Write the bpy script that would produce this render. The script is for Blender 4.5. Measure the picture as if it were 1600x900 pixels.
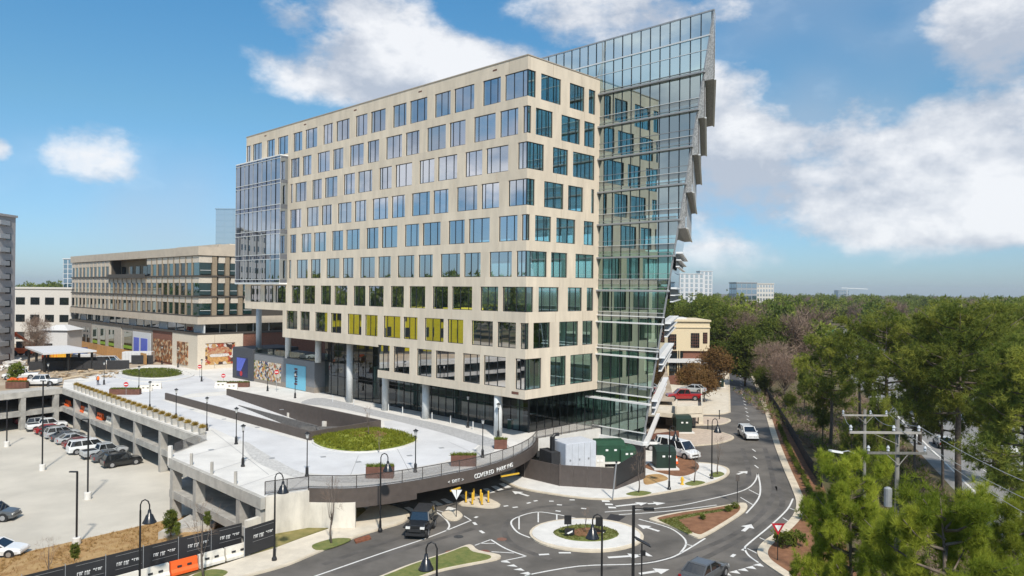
import bpy, bmesh, math, random
import numpy as np
from mathutils import Vector, Matrix
from mathutils.geometry import tessellate_polygon
for o in list(bpy.data.objects): bpy.data.objects.remove(o)
S = bpy.context.scene
COL = S.collection
R = math.radians
random.seed(7)
# ---------------------------------------------------------------- camera
F = 1143.4; H = 20.7
PITCH, ROLL = R(0.107), R(0.539)
_f = Vector((0, math.cos(PITCH), math.sin(PITCH))); _r0 = Vector((1, 0, 0)); _u0 = _r0.cross(_f)
_r = _r0*math.cos(ROLL)+_u0*math.sin(ROLL); _u = -_r0*math.sin(ROLL)+_u0*math.cos(ROLL)
cam = bpy.data.cameras.new('camera'); co = bpy.data.objects.new('camera', cam); COL.objects.link(co)
m3 = Matrix((_r, _u, -_f)).transposed(); M = m3.to_4x4(); M.translation = (0, 0, H)
co.matrix_world = M
cam.sensor_width = 36; cam.lens = 36*F/1600; cam.clip_end = 20000; cam.clip_start = .5
S.camera = co
S.render.resolution_x = 1024; S.render.resolution_y = 576
# ---------------------------------------------------------------- sky and sun
SUN_AZ, SUN_EL = R(16), R(47)           # azimuth measured from straight behind the camera towards its right
sd = Vector((math.sin(SUN_AZ)*math.cos(SUN_EL), -math.cos(SUN_AZ)*math.cos(SUN_EL), math.sin(SUN_EL)))
sl = bpy.data.lights.new('sun', 'SUN'); sl.energy = 3.05; sl.angle = R(3); sl.color = (1, .93, .83)
so = bpy.data.objects.new('sun', sl); COL.objects.link(so); so.rotation_euler = sd.to_track_quat('Z', 'Y').to_euler()
W = bpy.data.worlds.new('World'); S.world = W; W.use_nodes = True
def world():
    n = W.node_tree.nodes; l = W.node_tree.links; n.clear()
    out = n.new('ShaderNodeOutputWorld'); bg = n.new('ShaderNodeBackground'); bg.inputs[1].default_value = .092
    sky = n.new('ShaderNodeTexSky'); sky.sky_type = 'NISHITA'; sky.sun_disc = False
    sky.sun_elevation = SUN_EL; sky.sun_rotation = math.atan2(sd.x, sd.y); sky.altitude = 300
    sky.air_density = 1.0; sky.dust_density = .6; sky.ozone_density = 2.2
    tc = n.new('ShaderNodeTexCoord'); sp = n.new('ShaderNodeSeparateXYZ'); l.new(tc.outputs['Generated'], sp.inputs[0])
    def mth(op, a, b=None, c=None):
        x = n.new('ShaderNodeMath'); x.operation = op
        for i, v in enumerate((a, b, c)):
            if v is None: continue
            if isinstance(v, (int, float)): x.inputs[i].default_value = v
            else: l.new(v, x.inputs[i])
        return x.outputs[0]
    u = mth('ARCTAN2', sp.outputs[0], mth('ABSOLUTE', sp.outputs[1]))      # azimuth and rise of the view direction
    v = mth('DIVIDE', sp.outputs[2], mth('MAXIMUM', mth('SQRT', mth('ADD', mth('MULTIPLY', sp.outputs[0], sp.outputs[0]), mth('MULTIPLY', sp.outputs[1], sp.outputs[1]))), .2))
    cb = n.new('ShaderNodeCombineXYZ'); l.new(u, cb.inputs[0]); l.new(mth('MULTIPLY', v, 1.5), cb.inputs[1]); l.new(mth('MULTIPLY', sp.outputs[1], .3), cb.inputs[2])
    def noise(sc, det, ro, off=0, vo=0.):
        t = n.new('ShaderNodeTexNoise'); t.inputs['Scale'].default_value = sc; t.inputs['Detail'].default_value = det; t.inputs['Roughness'].default_value = ro
        mp = n.new('ShaderNodeMapping'); mp.inputs['Location'].default_value = (off, off*.4+vo, 0); l.new(cb.outputs[0], mp.inputs[0]); l.new(mp.outputs[0], t.inputs['Vector'])
        return t.outputs[0]
    n1 = noise(3.6, 9, .6); n2 = noise(2.2, 3, .5, 3.3); n3 = noise(9, 6, .6, 1.7)
    # cumulus banks: direction (u = x/y, v = z/y) and half sizes
    blobs = [(-.586, .184, .08, .045, .78), (-.2, .375, .1, .04, .7), (-.14, .30, .16, .05, 1.15), (-.31, .365, .06, .035, .7), (-.715, .19, .03, .02, 1.), (.12, .385, .12, .045, .95),
             (.39, .165, .2, .085, 1.5), (.60, .2, .2, .065, 1.45), (.31, .048, .09, .032, 1.2), (.47, .115, .17, .05, 1.4), (.63, .095, .1, .028, 1.1), (.66, .35, .1, .07, 1.2),
             (.29, .385, .07, .03, .7), (.30, .27, .06, .04, .9)]
    blobs = [(math.atan(a), b*math.cos(math.atan(a)), c*math.cos(math.atan(a))**2, d*math.cos(math.atan(a)), k) for a, b, c, d, k in blobs]
    blobs += [(.95, .24, .17, .1, 1.1), (1.3, .16, .2, .08, 1.1), (1.45, .24, .2, .13, 1.2), (-1.0, .3, .14, .07, 1.), (-1.24, .12, .14, .06, 1.2), (-1.47, .2, .16, .08, 1.25), (-1.35, .36, .2, .07, 1.1), (.2, .9, .6, .2, 1.), (-1., .9, .5, .2, 1.), (1., 1.2, .6, .25, 1.), (0, 2., 1.4, .5, .9)]  # unseen clouds outside the view, added for brighter ambient light and paler window reflections
    m = None
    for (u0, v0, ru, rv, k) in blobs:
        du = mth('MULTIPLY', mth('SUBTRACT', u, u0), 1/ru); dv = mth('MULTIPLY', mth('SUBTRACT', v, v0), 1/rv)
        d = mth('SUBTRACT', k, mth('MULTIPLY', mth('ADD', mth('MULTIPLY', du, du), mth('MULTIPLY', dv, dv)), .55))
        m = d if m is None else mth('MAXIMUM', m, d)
    m = mth('MAXIMUM', m, -.9)
    dens = mth('ADD', mth('MULTIPLY', m, .56), mth('ADD', mth('MULTIPLY', mth('SUBTRACT', n1, .5), 2.5), mth('MULTIPLY', mth('SUBTRACT', n3, .5), .55)))
    mr = n.new('ShaderNodeMapRange'); mr.interpolation_type = 'SMOOTHSTEP'; mr.inputs[1].default_value = .08; mr.inputs[2].default_value = .55; l.new(dens, mr.inputs[0])
    wisp = n.new('ShaderNodeMapRange'); wisp.interpolation_type = 'SMOOTHSTEP'; wisp.inputs[1].default_value = .5; wisp.inputs[2].default_value = .8; wisp.inputs[4].default_value = .5; l.new(n2, wisp.inputs[0])
    fac = mth('MULTIPLY', mth('MAXIMUM', mr.outputs[0], wisp.outputs[0]), .92)
    up = n.new('ShaderNodeMapRange'); up.inputs[1].default_value = .0; up.inputs[2].default_value = .06; l.new(sp.outputs[2], up.inputs[0])
    fac = mth('MULTIPLY', fac, up.outputs[0])
    cc = n.new('ShaderNodeMix'); cc.data_type = 'RGBA'; cc.inputs['A'].default_value = (3.6, 3.95, 4.6, 1); cc.inputs['B'].default_value = (6.7, 6.75, 6.9, 1)
    sh = n.new('ShaderNodeMapRange'); sh.inputs[1].default_value = .3; sh.inputs[2].default_value = 1.0; l.new(mth('ADD', mth('MULTIPLY', mth('SUBTRACT', n1, noise(3.6, 9, .6, 0, .11)), 3.6), mth('ADD', mth('MULTIPLY', dens, .35), .35)), sh.inputs[0]); l.new(sh.outputs[0], cc.inputs['Factor'])
    hs = n.new('ShaderNodeHueSaturation'); hs.inputs['Saturation'].default_value = 1.0; hs.inputs['Value'].default_value = 1.0; l.new(sky.outputs[0], hs.inputs['Color'])
    tint = n.new('ShaderNodeMix'); tint.data_type = 'RGBA'; tint.blend_type = 'MULTIPLY'; tint.inputs['Factor'].default_value = 1; l.new(hs.outputs[0], tint.inputs['A'])
    rp = n.new('ShaderNodeValToRGB'); e = rp.color_ramp; l.new(sp.outputs[2], rp.inputs[0])
    e.elements[0].position = 0; e.elements[0].color = (.46, .60, .84, 1); e.elements[1].position = .4; e.elements[1].color = (.43, .90, 1.03, 1)
    for ps, c in ((.1, (.50, .70, .85, 1)), (.22, (.52, .80, .84, 1))): k = e.elements.new(ps); k.color = c
    l.new(rp.outputs[0], tint.inputs['B'])
    mx = n.new('ShaderNodeMix'); mx.data_type = 'RGBA'; l.new(fac, mx.inputs['Factor']); l.new(tint.outputs['Result'], mx.inputs['A']); l.new(cc.outputs['Result'], mx.inputs['B'])
    l.new(mx.outputs['Result'], bg.inputs[0]); l.new(bg.outputs[0], out.inputs[0])
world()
S.render.engine = 'CYCLES'
S.view_settings.view_transform = 'Standard'; S.view_settings.look = 'None'; S.view_settings.exposure = 0.65; S.view_settings.gamma = 1
S.cycles.max_bounces = 8; S.cycles.glossy_bounces = 4; S.cycles.transparent_max_bounces = 12; S.cycles.diffuse_bounces = 3; S.cycles.caustics_reflective = False; S.cycles.caustics_refractive = False
# ---------------------------------------------------------------- pixel -> place helpers
CP = Vector((0, 0, H))
def ray(px, py): return _r*((px-800)/F)+_u*((450-py)/F)+_f
def G(px, py, z=0.0):
    d = ray(px, py); t = (z-H)/d.z; p = CP+d*t; return Vector((p.x, p.y, z))
def AT(px, py, Y):                       # point on a ray at forward distance Y
    d = ray(px, py); return CP+d*(Y/d.y)
def HIT(px, py, P, nrm):
    d = ray(px, py); t = (Vector(P)-CP).dot(nrm)/d.dot(nrm); return CP+d*t
def ZH(py, P):                           # height that shows at picture row py above ground point P
    k = (450-py)/F; a = _u-_f*k          # Q.(u - k f) = 0
    return H-(P[0]*a.x+P[1]*a.y)/a.z
def PX(P):
    q = Vector(P)-CP; w = q.dot(_f); return 800+F*q.dot(_r)/w, 450-F*q.dot(_u)/w
# ---------------------------------------------------------------- materials
MATS = {}
def mat(name, col, rough=.7, var=.12, scale=3., bump=0., metal=0., spec=.5, col2=None, detail=6, bscale=None, emit=None, stretch=None, thr=(.35, .65), objvar=0.):
    if name in MATS: return MATS[name]
    m = bpy.data.materials.new(name); m.use_nodes = True; n = m.node_tree.nodes; l = m.node_tree.links
    b = n['Principled BSDF']; b.inputs['Roughness'].default_value = rough; b.inputs['Metallic'].default_value = metal; b.inputs['Specular IOR Level'].default_value = spec
    tc = n.new('ShaderNodeTexCoord'); vec = tc.outputs['Object']
    if stretch:
        mp = n.new('ShaderNodeMapping'); mp.inputs['Scale'].default_value = stretch; l.new(vec, mp.inputs[0]); vec = mp.outputs[0]
    t = n.new('ShaderNodeTexNoise'); t.inputs['Scale'].default_value = scale; t.inputs['Detail'].default_value = detail; t.inputs['Roughness'].default_value = .6; l.new(vec, t.inputs['Vector'])
    mr = n.new('ShaderNodeMapRange'); mr.inputs[1].default_value = thr[0]; mr.inputs[2].default_value = thr[1]; l.new(t.outputs[0], mr.inputs[0])
    c1 = col; c2 = col2 if col2 else tuple(min(1, c*(1+var)) for c in col); c1 = col if col2 else tuple(c*(1-var) for c in col)
    mx = n.new('ShaderNodeMix'); mx.data_type = 'RGBA'; mx.inputs['A'].default_value = (*c1, 1); mx.inputs['B'].default_value = (*c2, 1); l.new(mr.outputs[0], mx.inputs['Factor'])
    res = mx.outputs['Result']
    if objvar:
        oi = n.new('ShaderNodeObjectInfo'); hs = n.new('ShaderNodeHueSaturation'); v = n.new('ShaderNodeMapRange'); v.inputs[3].default_value = 1-objvar; v.inputs[4].default_value = 1+objvar
        l.new(oi.outputs['Random'], v.inputs[0]); l.new(v.outputs[0], hs.inputs['Value']); l.new(res, hs.inputs['Color']); res = hs.outputs[0]
    l.new(res, b.inputs['Base Color'])
    if bump:
        t2 = n.new('ShaderNodeTexNoise'); t2.inputs['Scale'].default_value = bscale or scale*8; t2.inputs['Detail'].default_value = 4; l.new(tc.outputs['Object'], t2.inputs['Vector'])
        bp = n.new('ShaderNodeBump'); bp.inputs['Strength'].default_value = bump; bp.inputs['Distance'].default_value = .05; l.new(t2.outputs[0], bp.inputs['Height']); l.new(bp.outputs[0], b.inputs['Normal'])
    if emit: b.inputs['Emission Color'].default_value = (*emit[0], 1); b.inputs['Emission Strength'].default_value = emit[1]
    MATS[name] = m; return m
def glass(name, tint, base=.3, edge=.95, gcol=(.92, .96, 1), rough=.0, ripple=.0, see=True, dark=(.01, .014, .016)):
    if name in MATS: return MATS[name]
    m = bpy.data.materials.new(name); m.use_nodes = True; n = m.node_tree.nodes; l = m.node_tree.links; n.clear()
    out = n.new('ShaderNodeOutputMaterial'); mix = n.new('ShaderNodeMixShader')
    if see:
        a = n.new('ShaderNodeBsdfTransparent'); a.inputs[0].default_value = (*tint, 1)
    else:
        a = n.new('ShaderNodeBsdfDiffuse'); a.inputs[0].default_value = (*dark, 1)
    g = n.new('ShaderNodeBsdfGlossy'); g.inputs['Color'].default_value = (*gcol, 1); g.inputs['Roughness'].default_value = rough
    ge = n.new('ShaderNodeNewGeometry'); dt = n.new('ShaderNodeVectorMath'); dt.operation = 'DOT_PRODUCT'; l.new(ge.outputs['Incoming'], dt.inputs[0]); l.new(ge.outputs['Normal'], dt.inputs[1])
    ab = n.new('ShaderNodeMath'); ab.operation = 'ABSOLUTE'; l.new(dt.outputs['Value'], ab.inputs[0]); iv = n.new('ShaderNodeMath'); iv.operation = 'SUBTRACT'; iv.inputs[0].default_value = 1; l.new(ab.outputs[0], iv.inputs[1])
    pw = n.new('ShaderNodeMath'); pw.operation = 'POWER'; pw.inputs[1].default_value = 4; l.new(iv.outputs[0], pw.inputs[0])      # Schlick-like rise towards grazing, same on both faces
    mr = n.new('ShaderNodeMapRange'); mr.inputs[3].default_value = base; mr.inputs[4].default_value = edge; l.new(pw.outputs[0], mr.inputs[0])
    if ripple:
        tc = n.new('ShaderNodeTexCoord'); t = n.new('ShaderNodeTexNoise'); t.inputs['Scale'].default_value = .55; t.inputs['Detail'].default_value = 2; l.new(tc.outputs['Object'], t.inputs['Vector'])
        bp = n.new('ShaderNodeBump'); bp.inputs['Strength'].default_value = ripple; bp.inputs['Distance'].default_value = .04; l.new(t.outputs[0], bp.inputs['Height']); l.new(bp.outputs[0], g.inputs['Normal'])
    l.new(mr.outputs[0], mix.inputs[0]); l.new(a.outputs[0], mix.inputs[1]); l.new(g.outputs[0], mix.inputs[2]); l.new(mix.outputs[0], out.inputs[0])
    MATS[name] = m; return m
def paint(name, col, rough=.28):
    if name in MATS: return MATS[name]
    m = mat(name, col, rough, .04, 1.5, metal=.0, spec=.5); b = m.node_tree.nodes['Principled BSDF']; b.inputs['Coat Weight'].default_value = .6; b.inputs['Coat Roughness'].default_value = .08
    return m
# ---------------------------------------------------------------- mesh helpers
ORG = {}
class MB:
    def __init__(s): s.v = []; s.f = []; s.mi = []; s.cm = 0
    def add(s, vs, fs):
        o = len(s.v); s.v += [(v[0], v[1], v[2]) for v in vs]; s.f += [tuple(i+o for i in f) for f in fs]; s.mi += [s.cm]*len(fs); return s
    def box(s, o, ax, ay, az):
        o, ax, ay, az = Vector(o), Vector(ax), Vector(ay), Vector(az)
        if ax.cross(ay).dot(az) < 0: ax, ay = ay, ax
        vs = [o, o+ax, o+ax+ay, o+ay, o+az, o+ax+az, o+ax+ay+az, o+ay+az]
        return s.add(vs, [(0, 3, 2, 1), (4, 5, 6, 7), (0, 1, 5, 4), (1, 2, 6, 5), (2, 3, 7, 6), (3, 0, 4, 7)])
    def bx(s, cx, cy, z0, sx, sy, sz, rz=0):
        c, n = math.cos(rz), math.sin(rz); ax = Vector((c*sx, n*sx, 0)); ay = Vector((-n*sy, c*sy, 0))
        return s.box(Vector((cx, cy, z0))-ax/2-ay/2, ax, ay, (0, 0, sz))
    def bar(s, p0, p1, w, h):             # rectangular bar between two points
        p0, p1 = Vector(p0), Vector(p1); d = p1-p0; side = d.cross(Vector((0, 0, 1)))
        if side.length < 1e-5: side = Vector((1, 0, 0))
        side = side.normalized()*w; up = side.cross(d).normalized()*h
        return s.box(p0-side/2-up/2, d, side, up)
    def cyl(s, p0, p1, r0, r1=None, n=8, cap=True):
        p0, p1 = Vector(p0), Vector(p1); r1 = r0 if r1 is None else r1; d = (p1-p0).normalized()
        x = d.cross(Vector((0, 0, 1))); x = Vector((1, 0, 0)) if x.length < 1e-4 else x.normalized(); y = d.cross(x)
        vs = []
        for p, r in ((p0, r0), (p1, r1)):
            for i in range(n): a = 2*math.pi*i/n; vs.append(p+x*math.cos(a)*r+y*math.sin(a)*r)
        fs = [(i, (i+1) % n, n+(i+1) % n, n+i) for i in range(n)]
        if cap: fs += [tuple(range(n))[::-1], tuple(range(n, 2*n))]
        return s.add(vs, fs)
    def tube(s, pts, r, n=6):
        pts = [Vector(p) for p in pts]; rs = r if isinstance(r, (list, tuple)) else [r]*len(pts); vs = []
        for i, p in enumerate(pts):
            d = (pts[min(i+1, len(pts)-1)]-pts[max(i-1, 0)]).normalized()
            x = d.cross(Vector((.13, .31, 1))); x = x.normalized() if x.length > 1e-4 else Vector((1, 0, 0)); y = d.cross(x)
            for k in range(n): a = 2*math.pi*k/n; vs.append(p+(x*math.cos(a)+y*math.sin(a))*rs[i])
        fs = [(i*n+k, i*n+(k+1) % n, (i+1)*n+(k+1) % n, (i+1)*n+k) for i in range(len(pts)-1) for k in range(n)]
        fs += [tuple(range(n))[::-1], tuple(range((len(pts)-1)*n, len(pts)*n))]
        return s.add(vs, fs)
    def lathe(s, c, prof, n=12):
        c = Vector(c); vs = []
        for r, z in prof:
            for k in range(n): a = 2*math.pi*k/n; vs.append(c+Vector((r*math.cos(a), r*math.sin(a), z)))
        fs = [(i*n+k, i*n+(k+1) % n, (i+1)*n+(k+1) % n, (i+1)*n+k) for i in range(len(prof)-1) for k in range(n)]
        fs += [tuple(range(n))[::-1], tuple(range((len(prof)-1)*n, len(prof)*n))]
        return s.add(vs, fs)
    def slab(s, outer, z1, z0=None, holes=()):   # flat polygon (with holes), optionally with sides down to z0
        loops = [[Vector((p[0], p[1], 0)) for p in lp] for lp in (outer, *holes)]
        flat = [p for lp in loops for p in lp]; tr = tessellate_polygon(loops)
        up = []
        for a, b, c in tr:
            up.append((a, b, c) if (flat[b]-flat[a]).cross(flat[c]-flat[a]).z > 0 else (a, c, b))
        zt = (lambda p: z1) if not callable(z1) else z1
        s.add([(p.x, p.y, zt(p)) for p in flat], up)
        if z0 is not None:
            s.add([(p.x, p.y, z0) for p in flat], [t[::-1] for t in up])
            for lp in loops:
                n = len(lp); vs = [(p.x, p.y, zt(p)) for p in lp]+[(p.x, p.y, z0) for p in lp]
                s.add(vs, [(i, n+i, n+(i+1) % n, (i+1) % n) for i in range(n)])
        return s
    def ribbon(s, pts, w, z=None, closed=False):
        pts = [Vector(p) for p in pts]; n = len(pts); L = []; Rr = []
        for i in range(n):
            a = pts[(i-1) % n] if (closed or i > 0) else pts[i]; b = pts[(i+1) % n] if (closed or i < n-1) else pts[i]
            d = (b-a); d.z = 0; d = d.normalized(); nn = Vector((-d.y, d.x, 0))*w/2; L.append(pts[i]+nn); Rr.append(pts[i]-nn)
        vs = []
        for a, b in zip(L, Rr): vs += [a, b]
        if z is not None: vs = [(v[0], v[1], z) for v in vs]
        m = n if closed else n-1
        return s.add(vs, [(2*i, 2*i+1, 2*((i+1) % n)+1, 2*((i+1) % n)) for i in range(m)])
    def wall(s, pts, w, z0, z1, closed=False):   # upright strip with thickness w following pts
        pts = [Vector((p[0], p[1], 0)) for p in pts]; n = len(pts); L = []; Rr = []
        for i in range(n):
            a = pts[(i-1) % n] if (closed or i > 0) else pts[i]; b = pts[(i+1) % n] if (closed or i < n-1) else pts[i]
            d = (b-a).normalized(); nn = Vector((-d.y, d.x, 0))*w/2; L.append(pts[i]+nn); Rr.append(pts[i]-nn)
        f0 = z0 if callable(z0) else (lambda i: z0); f1 = z1 if callable(z1) else (lambda i: z1)
        vs = []
        for i in range(n): vs += [(L[i].x, L[i].y, f0(i)), (Rr[i].x, Rr[i].y, f0(i)), (Rr[i].x, Rr[i].y, f1(i)), (L[i].x, L[i].y, f1(i))]
        fs = []; m = n if closed else n-1
        for i in range(m):
            a, b = 4*i, 4*((i+1) % n)
            for k in range(4): fs.append((a+k, a+(k+1) % 4, b+(k+1) % 4, b+k))
        if not closed: fs += [(0, 3, 2, 1), (4*n-4, 4*n-3, 4*n-2, 4*n-1)]
        return s.add(vs, fs)
    def build(s, name, mats, parent=None, smooth=False, bevel=0):
        me = bpy.data.meshes.new(name); o = bpy.data.objects.new(name, me); COL.objects.link(o)
        off = ORG.get(parent.name, Vector()) if parent else Vector()
        me.from_pydata([(v[0]-off.x, v[1]-off.y, v[2]-off.z) for v in s.v], [], s.f)
        mats = mats if isinstance(mats, (list, tuple)) else [mats]
        for m in mats: me.materials.append(m)
        if len(mats) > 1: me.polygons.foreach_set('material_index', s.mi)
        if smooth: me.polygons.foreach_set('use_smooth', [True]*len(me.polygons))
        if bevel:
            bm = bmesh.new(); bm.from_mesh(me); bmesh.ops.remove_doubles(bm, verts=bm.verts, dist=1e-4)
            bmesh.ops.bevel(bm, geom=[e for e in bm.edges if len(e.link_faces) == 2 and e.calc_face_angle(0) > .4], offset=bevel, segments=2, affect='EDGES', clamp_overlap=True)
            bm.to_mesh(me); bm.free()
        if parent: o.parent = parent; ORG[o.name] = off
        return o
def tag(o, label=None, cat=None, group=None, kind=None):
    if label: o['label'] = label
    if cat: o['category'] = cat
    if group: o['group'] = group
    if kind: o['kind'] = kind
    return o
def thing(name, label, cat, loc=(0, 0, 0), group=None):
    o = bpy.data.objects.new(name, None); COL.objects.link(o); o.location = loc; o.empty_display_size = .2
    ORG[o.name] = Vector(loc); return tag(o, label, cat, group)
ORD = 'first second third fourth fifth sixth seventh eighth ninth tenth eleventh twelfth thirteenth fourteenth fifteenth sixteenth seventeenth eighteenth nineteenth twentieth'.split()
ORD += ['twenty-'+o for o in ORD[:9]]+['thirtieth']+['thirty-'+o for o in ORD[:9]]
def struct(o, kind='structure'): o['kind'] = kind; return o
def copy_tree(o, loc=None, rz=None, label=None, sc=None, parent=None, group=None, cat=None):
    c = o.copy(); COL.objects.link(c)
    if parent: c.parent = parent
    if loc is not None: c.location = loc
    if rz is not None: c.rotation_euler = (0, 0, rz)
    if sc is not None: c.scale = (sc, sc, sc) if not isinstance(sc, tuple) else sc
    if label: c['label'] = label
    if group: c['group'] = group
    if cat: c['category'] = cat
    for ch in o.children: copy_tree(ch, parent=c)
    return c
def part_mat(root, name, m):             # repaint one part of a copied thing (own mesh data)
    for ch in root.children:
        if ch.name.split('.')[0] == name:
            ch.data = ch.data.copy(); ch.data.materials[0] = m
def smooth_path(pts, k=6, closed=False):   # Catmull-Rom through the points
    pts = [Vector(p) for p in pts]; n = len(pts); out = []
    for i in range(n if closed else n-1):
        g = (lambda j: pts[j % n]) if closed else (lambda j: pts[max(0, min(n-1, j))])
        p0, p1, p2, p3 = g(i-1), g(i), g(i+1), g(i+2)
        for q in range(k):
            t = q/k; out.append(.5*((2*p1)+(p2-p0)*t+(2*p0-5*p1+4*p2-p3)*t*t+(3*p1-p0-3*p2+p3)*t**3))
    if not closed: out.append(pts[-1])
    return out
def clip_poly(poly, f):                   # keep points where f(p) >= 0 (f linear)
    out = []
    for i in range(len(poly)):
        a, b = poly[i], poly[(i+1) % len(poly)]; fa, fb = f(a), f(b)
        if fa >= 0: out.append(a)
        if (fa >= 0) != (fb >= 0):
            t = fa/(fa-fb); out.append(tuple(a[k]+(b[k]-a[k])*t for k in range(len(a))))
    return out
# palette
M_BEIGE = mat('precast', (.665, .575, .452), .8, .09, .8, .12, bscale=6, objvar=.05, stretch=(1, 1, .22))
M_FRAME = mat('window_frame', (.035, .04, .045), .4, .1, metal=.5)
M_GLASS = glass('vision_glass', (.62, .92, .92), .70, gcol=(.90, .92, .98))
M_GLASSES = [M_GLASS, glass('vision_glass_b', (.62, .92, .92), .62, gcol=(.86, .90, .98)), glass('vision_glass_c', (.58, .90, .90), .76, gcol=(.92, .92, .97)), glass('vision_glass_d', (.5, .8, .82), .68, gcol=(.85, .9, .96))]
M_GLASSR = [glass('side_glass_a', (.62, .96, .90), .44, gcol=(.76, .95, .93)), glass('side_glass_b', (.56, .90, .84), .50, gcol=(.74, .93, .92))]
M_WHITE = mat('white_metal', (.78, .78, .77), .45, .04)
M_GREYM = mat('grey_metal', (.36, .37, .38), .45, .06, metal=.3)
M_CONC = mat('concrete', (.43, .41, .37), .85, .16, .8, .1)
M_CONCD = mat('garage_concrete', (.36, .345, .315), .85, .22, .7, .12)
M_WALK = mat('sidewalk', (.62, .555, .45), .85, .09, .9, .08)
M_KERB = mat('kerb_concrete', (.60, .52, .40), .85, .1, 1.2, .08)
M_PLAZA = mat('plaza_concrete', (.66, .64, .60), .75, .1, .35, .05)
M_DRIVE = mat('drive_concrete', (.60, .60, .605), .7, .09, .25, .05)
M_PAVER = mat('grey_pavers', (.40, .40, .40), .8, .2, 5, .1)
M_ASPH = mat('asphalt', (.124, .112, .098), .85, .3, .22, .3, bscale=20, detail=9)
M_ASPH2 = mat('old_asphalt', (.07, .07, .073), .85, .2, .5, .2, bscale=20)
M_PAINT = mat('road_paint', (.34, .32, .30), .7, .14, 3.5, thr=(.28, .42), col2=(.70, .69, .66))
M_GRASS = mat('grass', (.10, .135, .028), .9, .3, 2.2, .5, col2=(.19, .19, .055), bscale=14)
M_DRY = mat('dry_grass', (.34, .19, .07), .95, .3, .8, .5, col2=(.46, .30, .13), bscale=10)
M_MULCH = mat('mulch', (.17, .075, .036), .95, .3, 1.5, .6, col2=(.26, .125, .062), bscale=12)
M_BROWN = mat('brown_panel', (.088, .070, .060), .6, .1, 2)
M_BLACK = mat('black_metal', (.012, .012, .013), .45, .2)
M_YEL = mat('yellow_paint', (.70, .42, .03), .55, .06)
M_DARK = mat('dark_interior', (.03, .03, .032), .9, .2)
M_SOIL = mat('soil', (.32, .24, .16), .95, .3, .25, .4, col2=(.44, .37, .28))
M_CORTEN = mat('corten', (.14, .06, .04), .75, .2, 2.5, .1)
M_PLANT = mat('plant_green', (.05, .085, .022), .8, .4, 6, .2)
M_BARK = mat('bark', (.14, .11, .088), .95, .35, 4, .5)
# ================================================================ SETTING: ground, streets, lot, plaza, garage
ZP, ZL, ZM = 3.3, -2.9, .1
def gp(lst, z=0.): return [G(x, y, z) for x, y in lst]
def xy(v): return Vector((v[0], v[1], 0))
PSI = R(46.033); UL = Vector((-math.sin(PSI), math.cos(PSI), 0)); UR = Vector((math.cos(PSI), math.sin(PSI), 0)); UZ = Vector((0, 0, 1))
C0 = AT(821.8, 452, 83.0); C0.z = 0
# garage outline on the plaza level
e1a, e1b, n1, n2, e2a, e2b = gp([(98, 606), (313, 683), (322, 688), (273, 707.5), (266, 715), (411, 778)], ZP)
w1 = G(0, 616, ZP); wd = (w1-e1a).normalized(); wext = e1a+wd*90
def inward(a, b, left):
    d = (b-a).normalized(); n = Vector((-d.y, d.x, 0)); return n if left else -n
in1 = inward(e1a, e1b, True); in2 = inward(e2a, e2b, True); inw = inward(e1a, wext, False)
fA, fB, fC = G(39, 899, 2.3), G(378, 817, 2.3), G(430, 811, 2.3); fext = fA+(fA-fB).normalized()*40
D = 15
back = [e2b+in2*D, e2a+in2*D+(e2a-e2b).normalized()*-6, e1b+in1*D, e1a+in1*D+(e1a-e1b).normalized()*0, e1a+inw*D, wext+inw*D]
lotl = [xy(p) for p in (fext, fB, e2b, *back)]
lotl.append(xy(fext+(wext-fext)*.5+wd*25))
# ground to the horizon, with the sunken parking court cut out
g = MB(); big = [Vector((6000*math.cos(a), 6000*math.sin(a), 0)) for a in [i*math.pi/8 for i in range(16)]]
g.slab(big, 0.0, None, [lotl])
M_GROUND = mat('ground_cover', (.115, .075, .042), .95, .3, .06, .4, col2=(.085, .085, .032), bscale=3)
struct(g.build('ground', M_GROUND))
up = MB(); ug = [xy(p) for p in (wext+inw*3, e1a+inw*2.5, *gp([(240, 608), (330, 596)], ZP), C0+UL*40+UR*16, C0+UL*5+UR*40, Vector((60, 300, 0)), Vector((-420, 420, 0)))]
up.slab(ug, ZP-.06); struct(up.build('upper_ground', M_SOIL))
lt = MB(); lt.slab(lotl, ZL); M_LOT = mat('lot_concrete', (.54, .50, .425), .85, .12, .12, .06, bscale=9)
struct(lt.build('parking_lot', M_LOT))
# tan grass slope between the lot and the street fence
l0, l1 = G(-60, 886, ZL), G(332, 796, ZL)
sl_ = MB(); N = 14
for i in range(N):
    a0, a1 = i/N, (i+1)/N
    q = [l0.lerp(l1, a0)+Vector((0, 0, .02)), l0.lerp(l1, a1)+Vector((0, 0, .02)), xy(fext.lerp(fB, .45+a1*.55))+Vector((0, 0, .05)), xy(fext.lerp(fB, .45+a0*.55))+Vector((0, 0, .05))]
    mid = [q[0].lerp(q[3], .5)+Vector((0, 0, -.5+.3*math.sin(i*1.7))), q[1].lerp(q[2], .5)+Vector((0, 0, -.5+.3*math.sin((i+1)*1.7)))]
    sl_.add([q[0], q[1], mid[1], mid[0], q[2], q[3]], [(0, 1, 2, 3), (3, 2, 4, 5)])
struct(sl_.build('grass_slope', M_DRY, smooth=True))
st_ = MB(); st_.slab(gp([(247, 842), (322, 799), (345, 805), (335, 828)], -2.2), -1.6, -2.9); struct(st_.build('slope_drain_apron', M_CONC))
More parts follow.
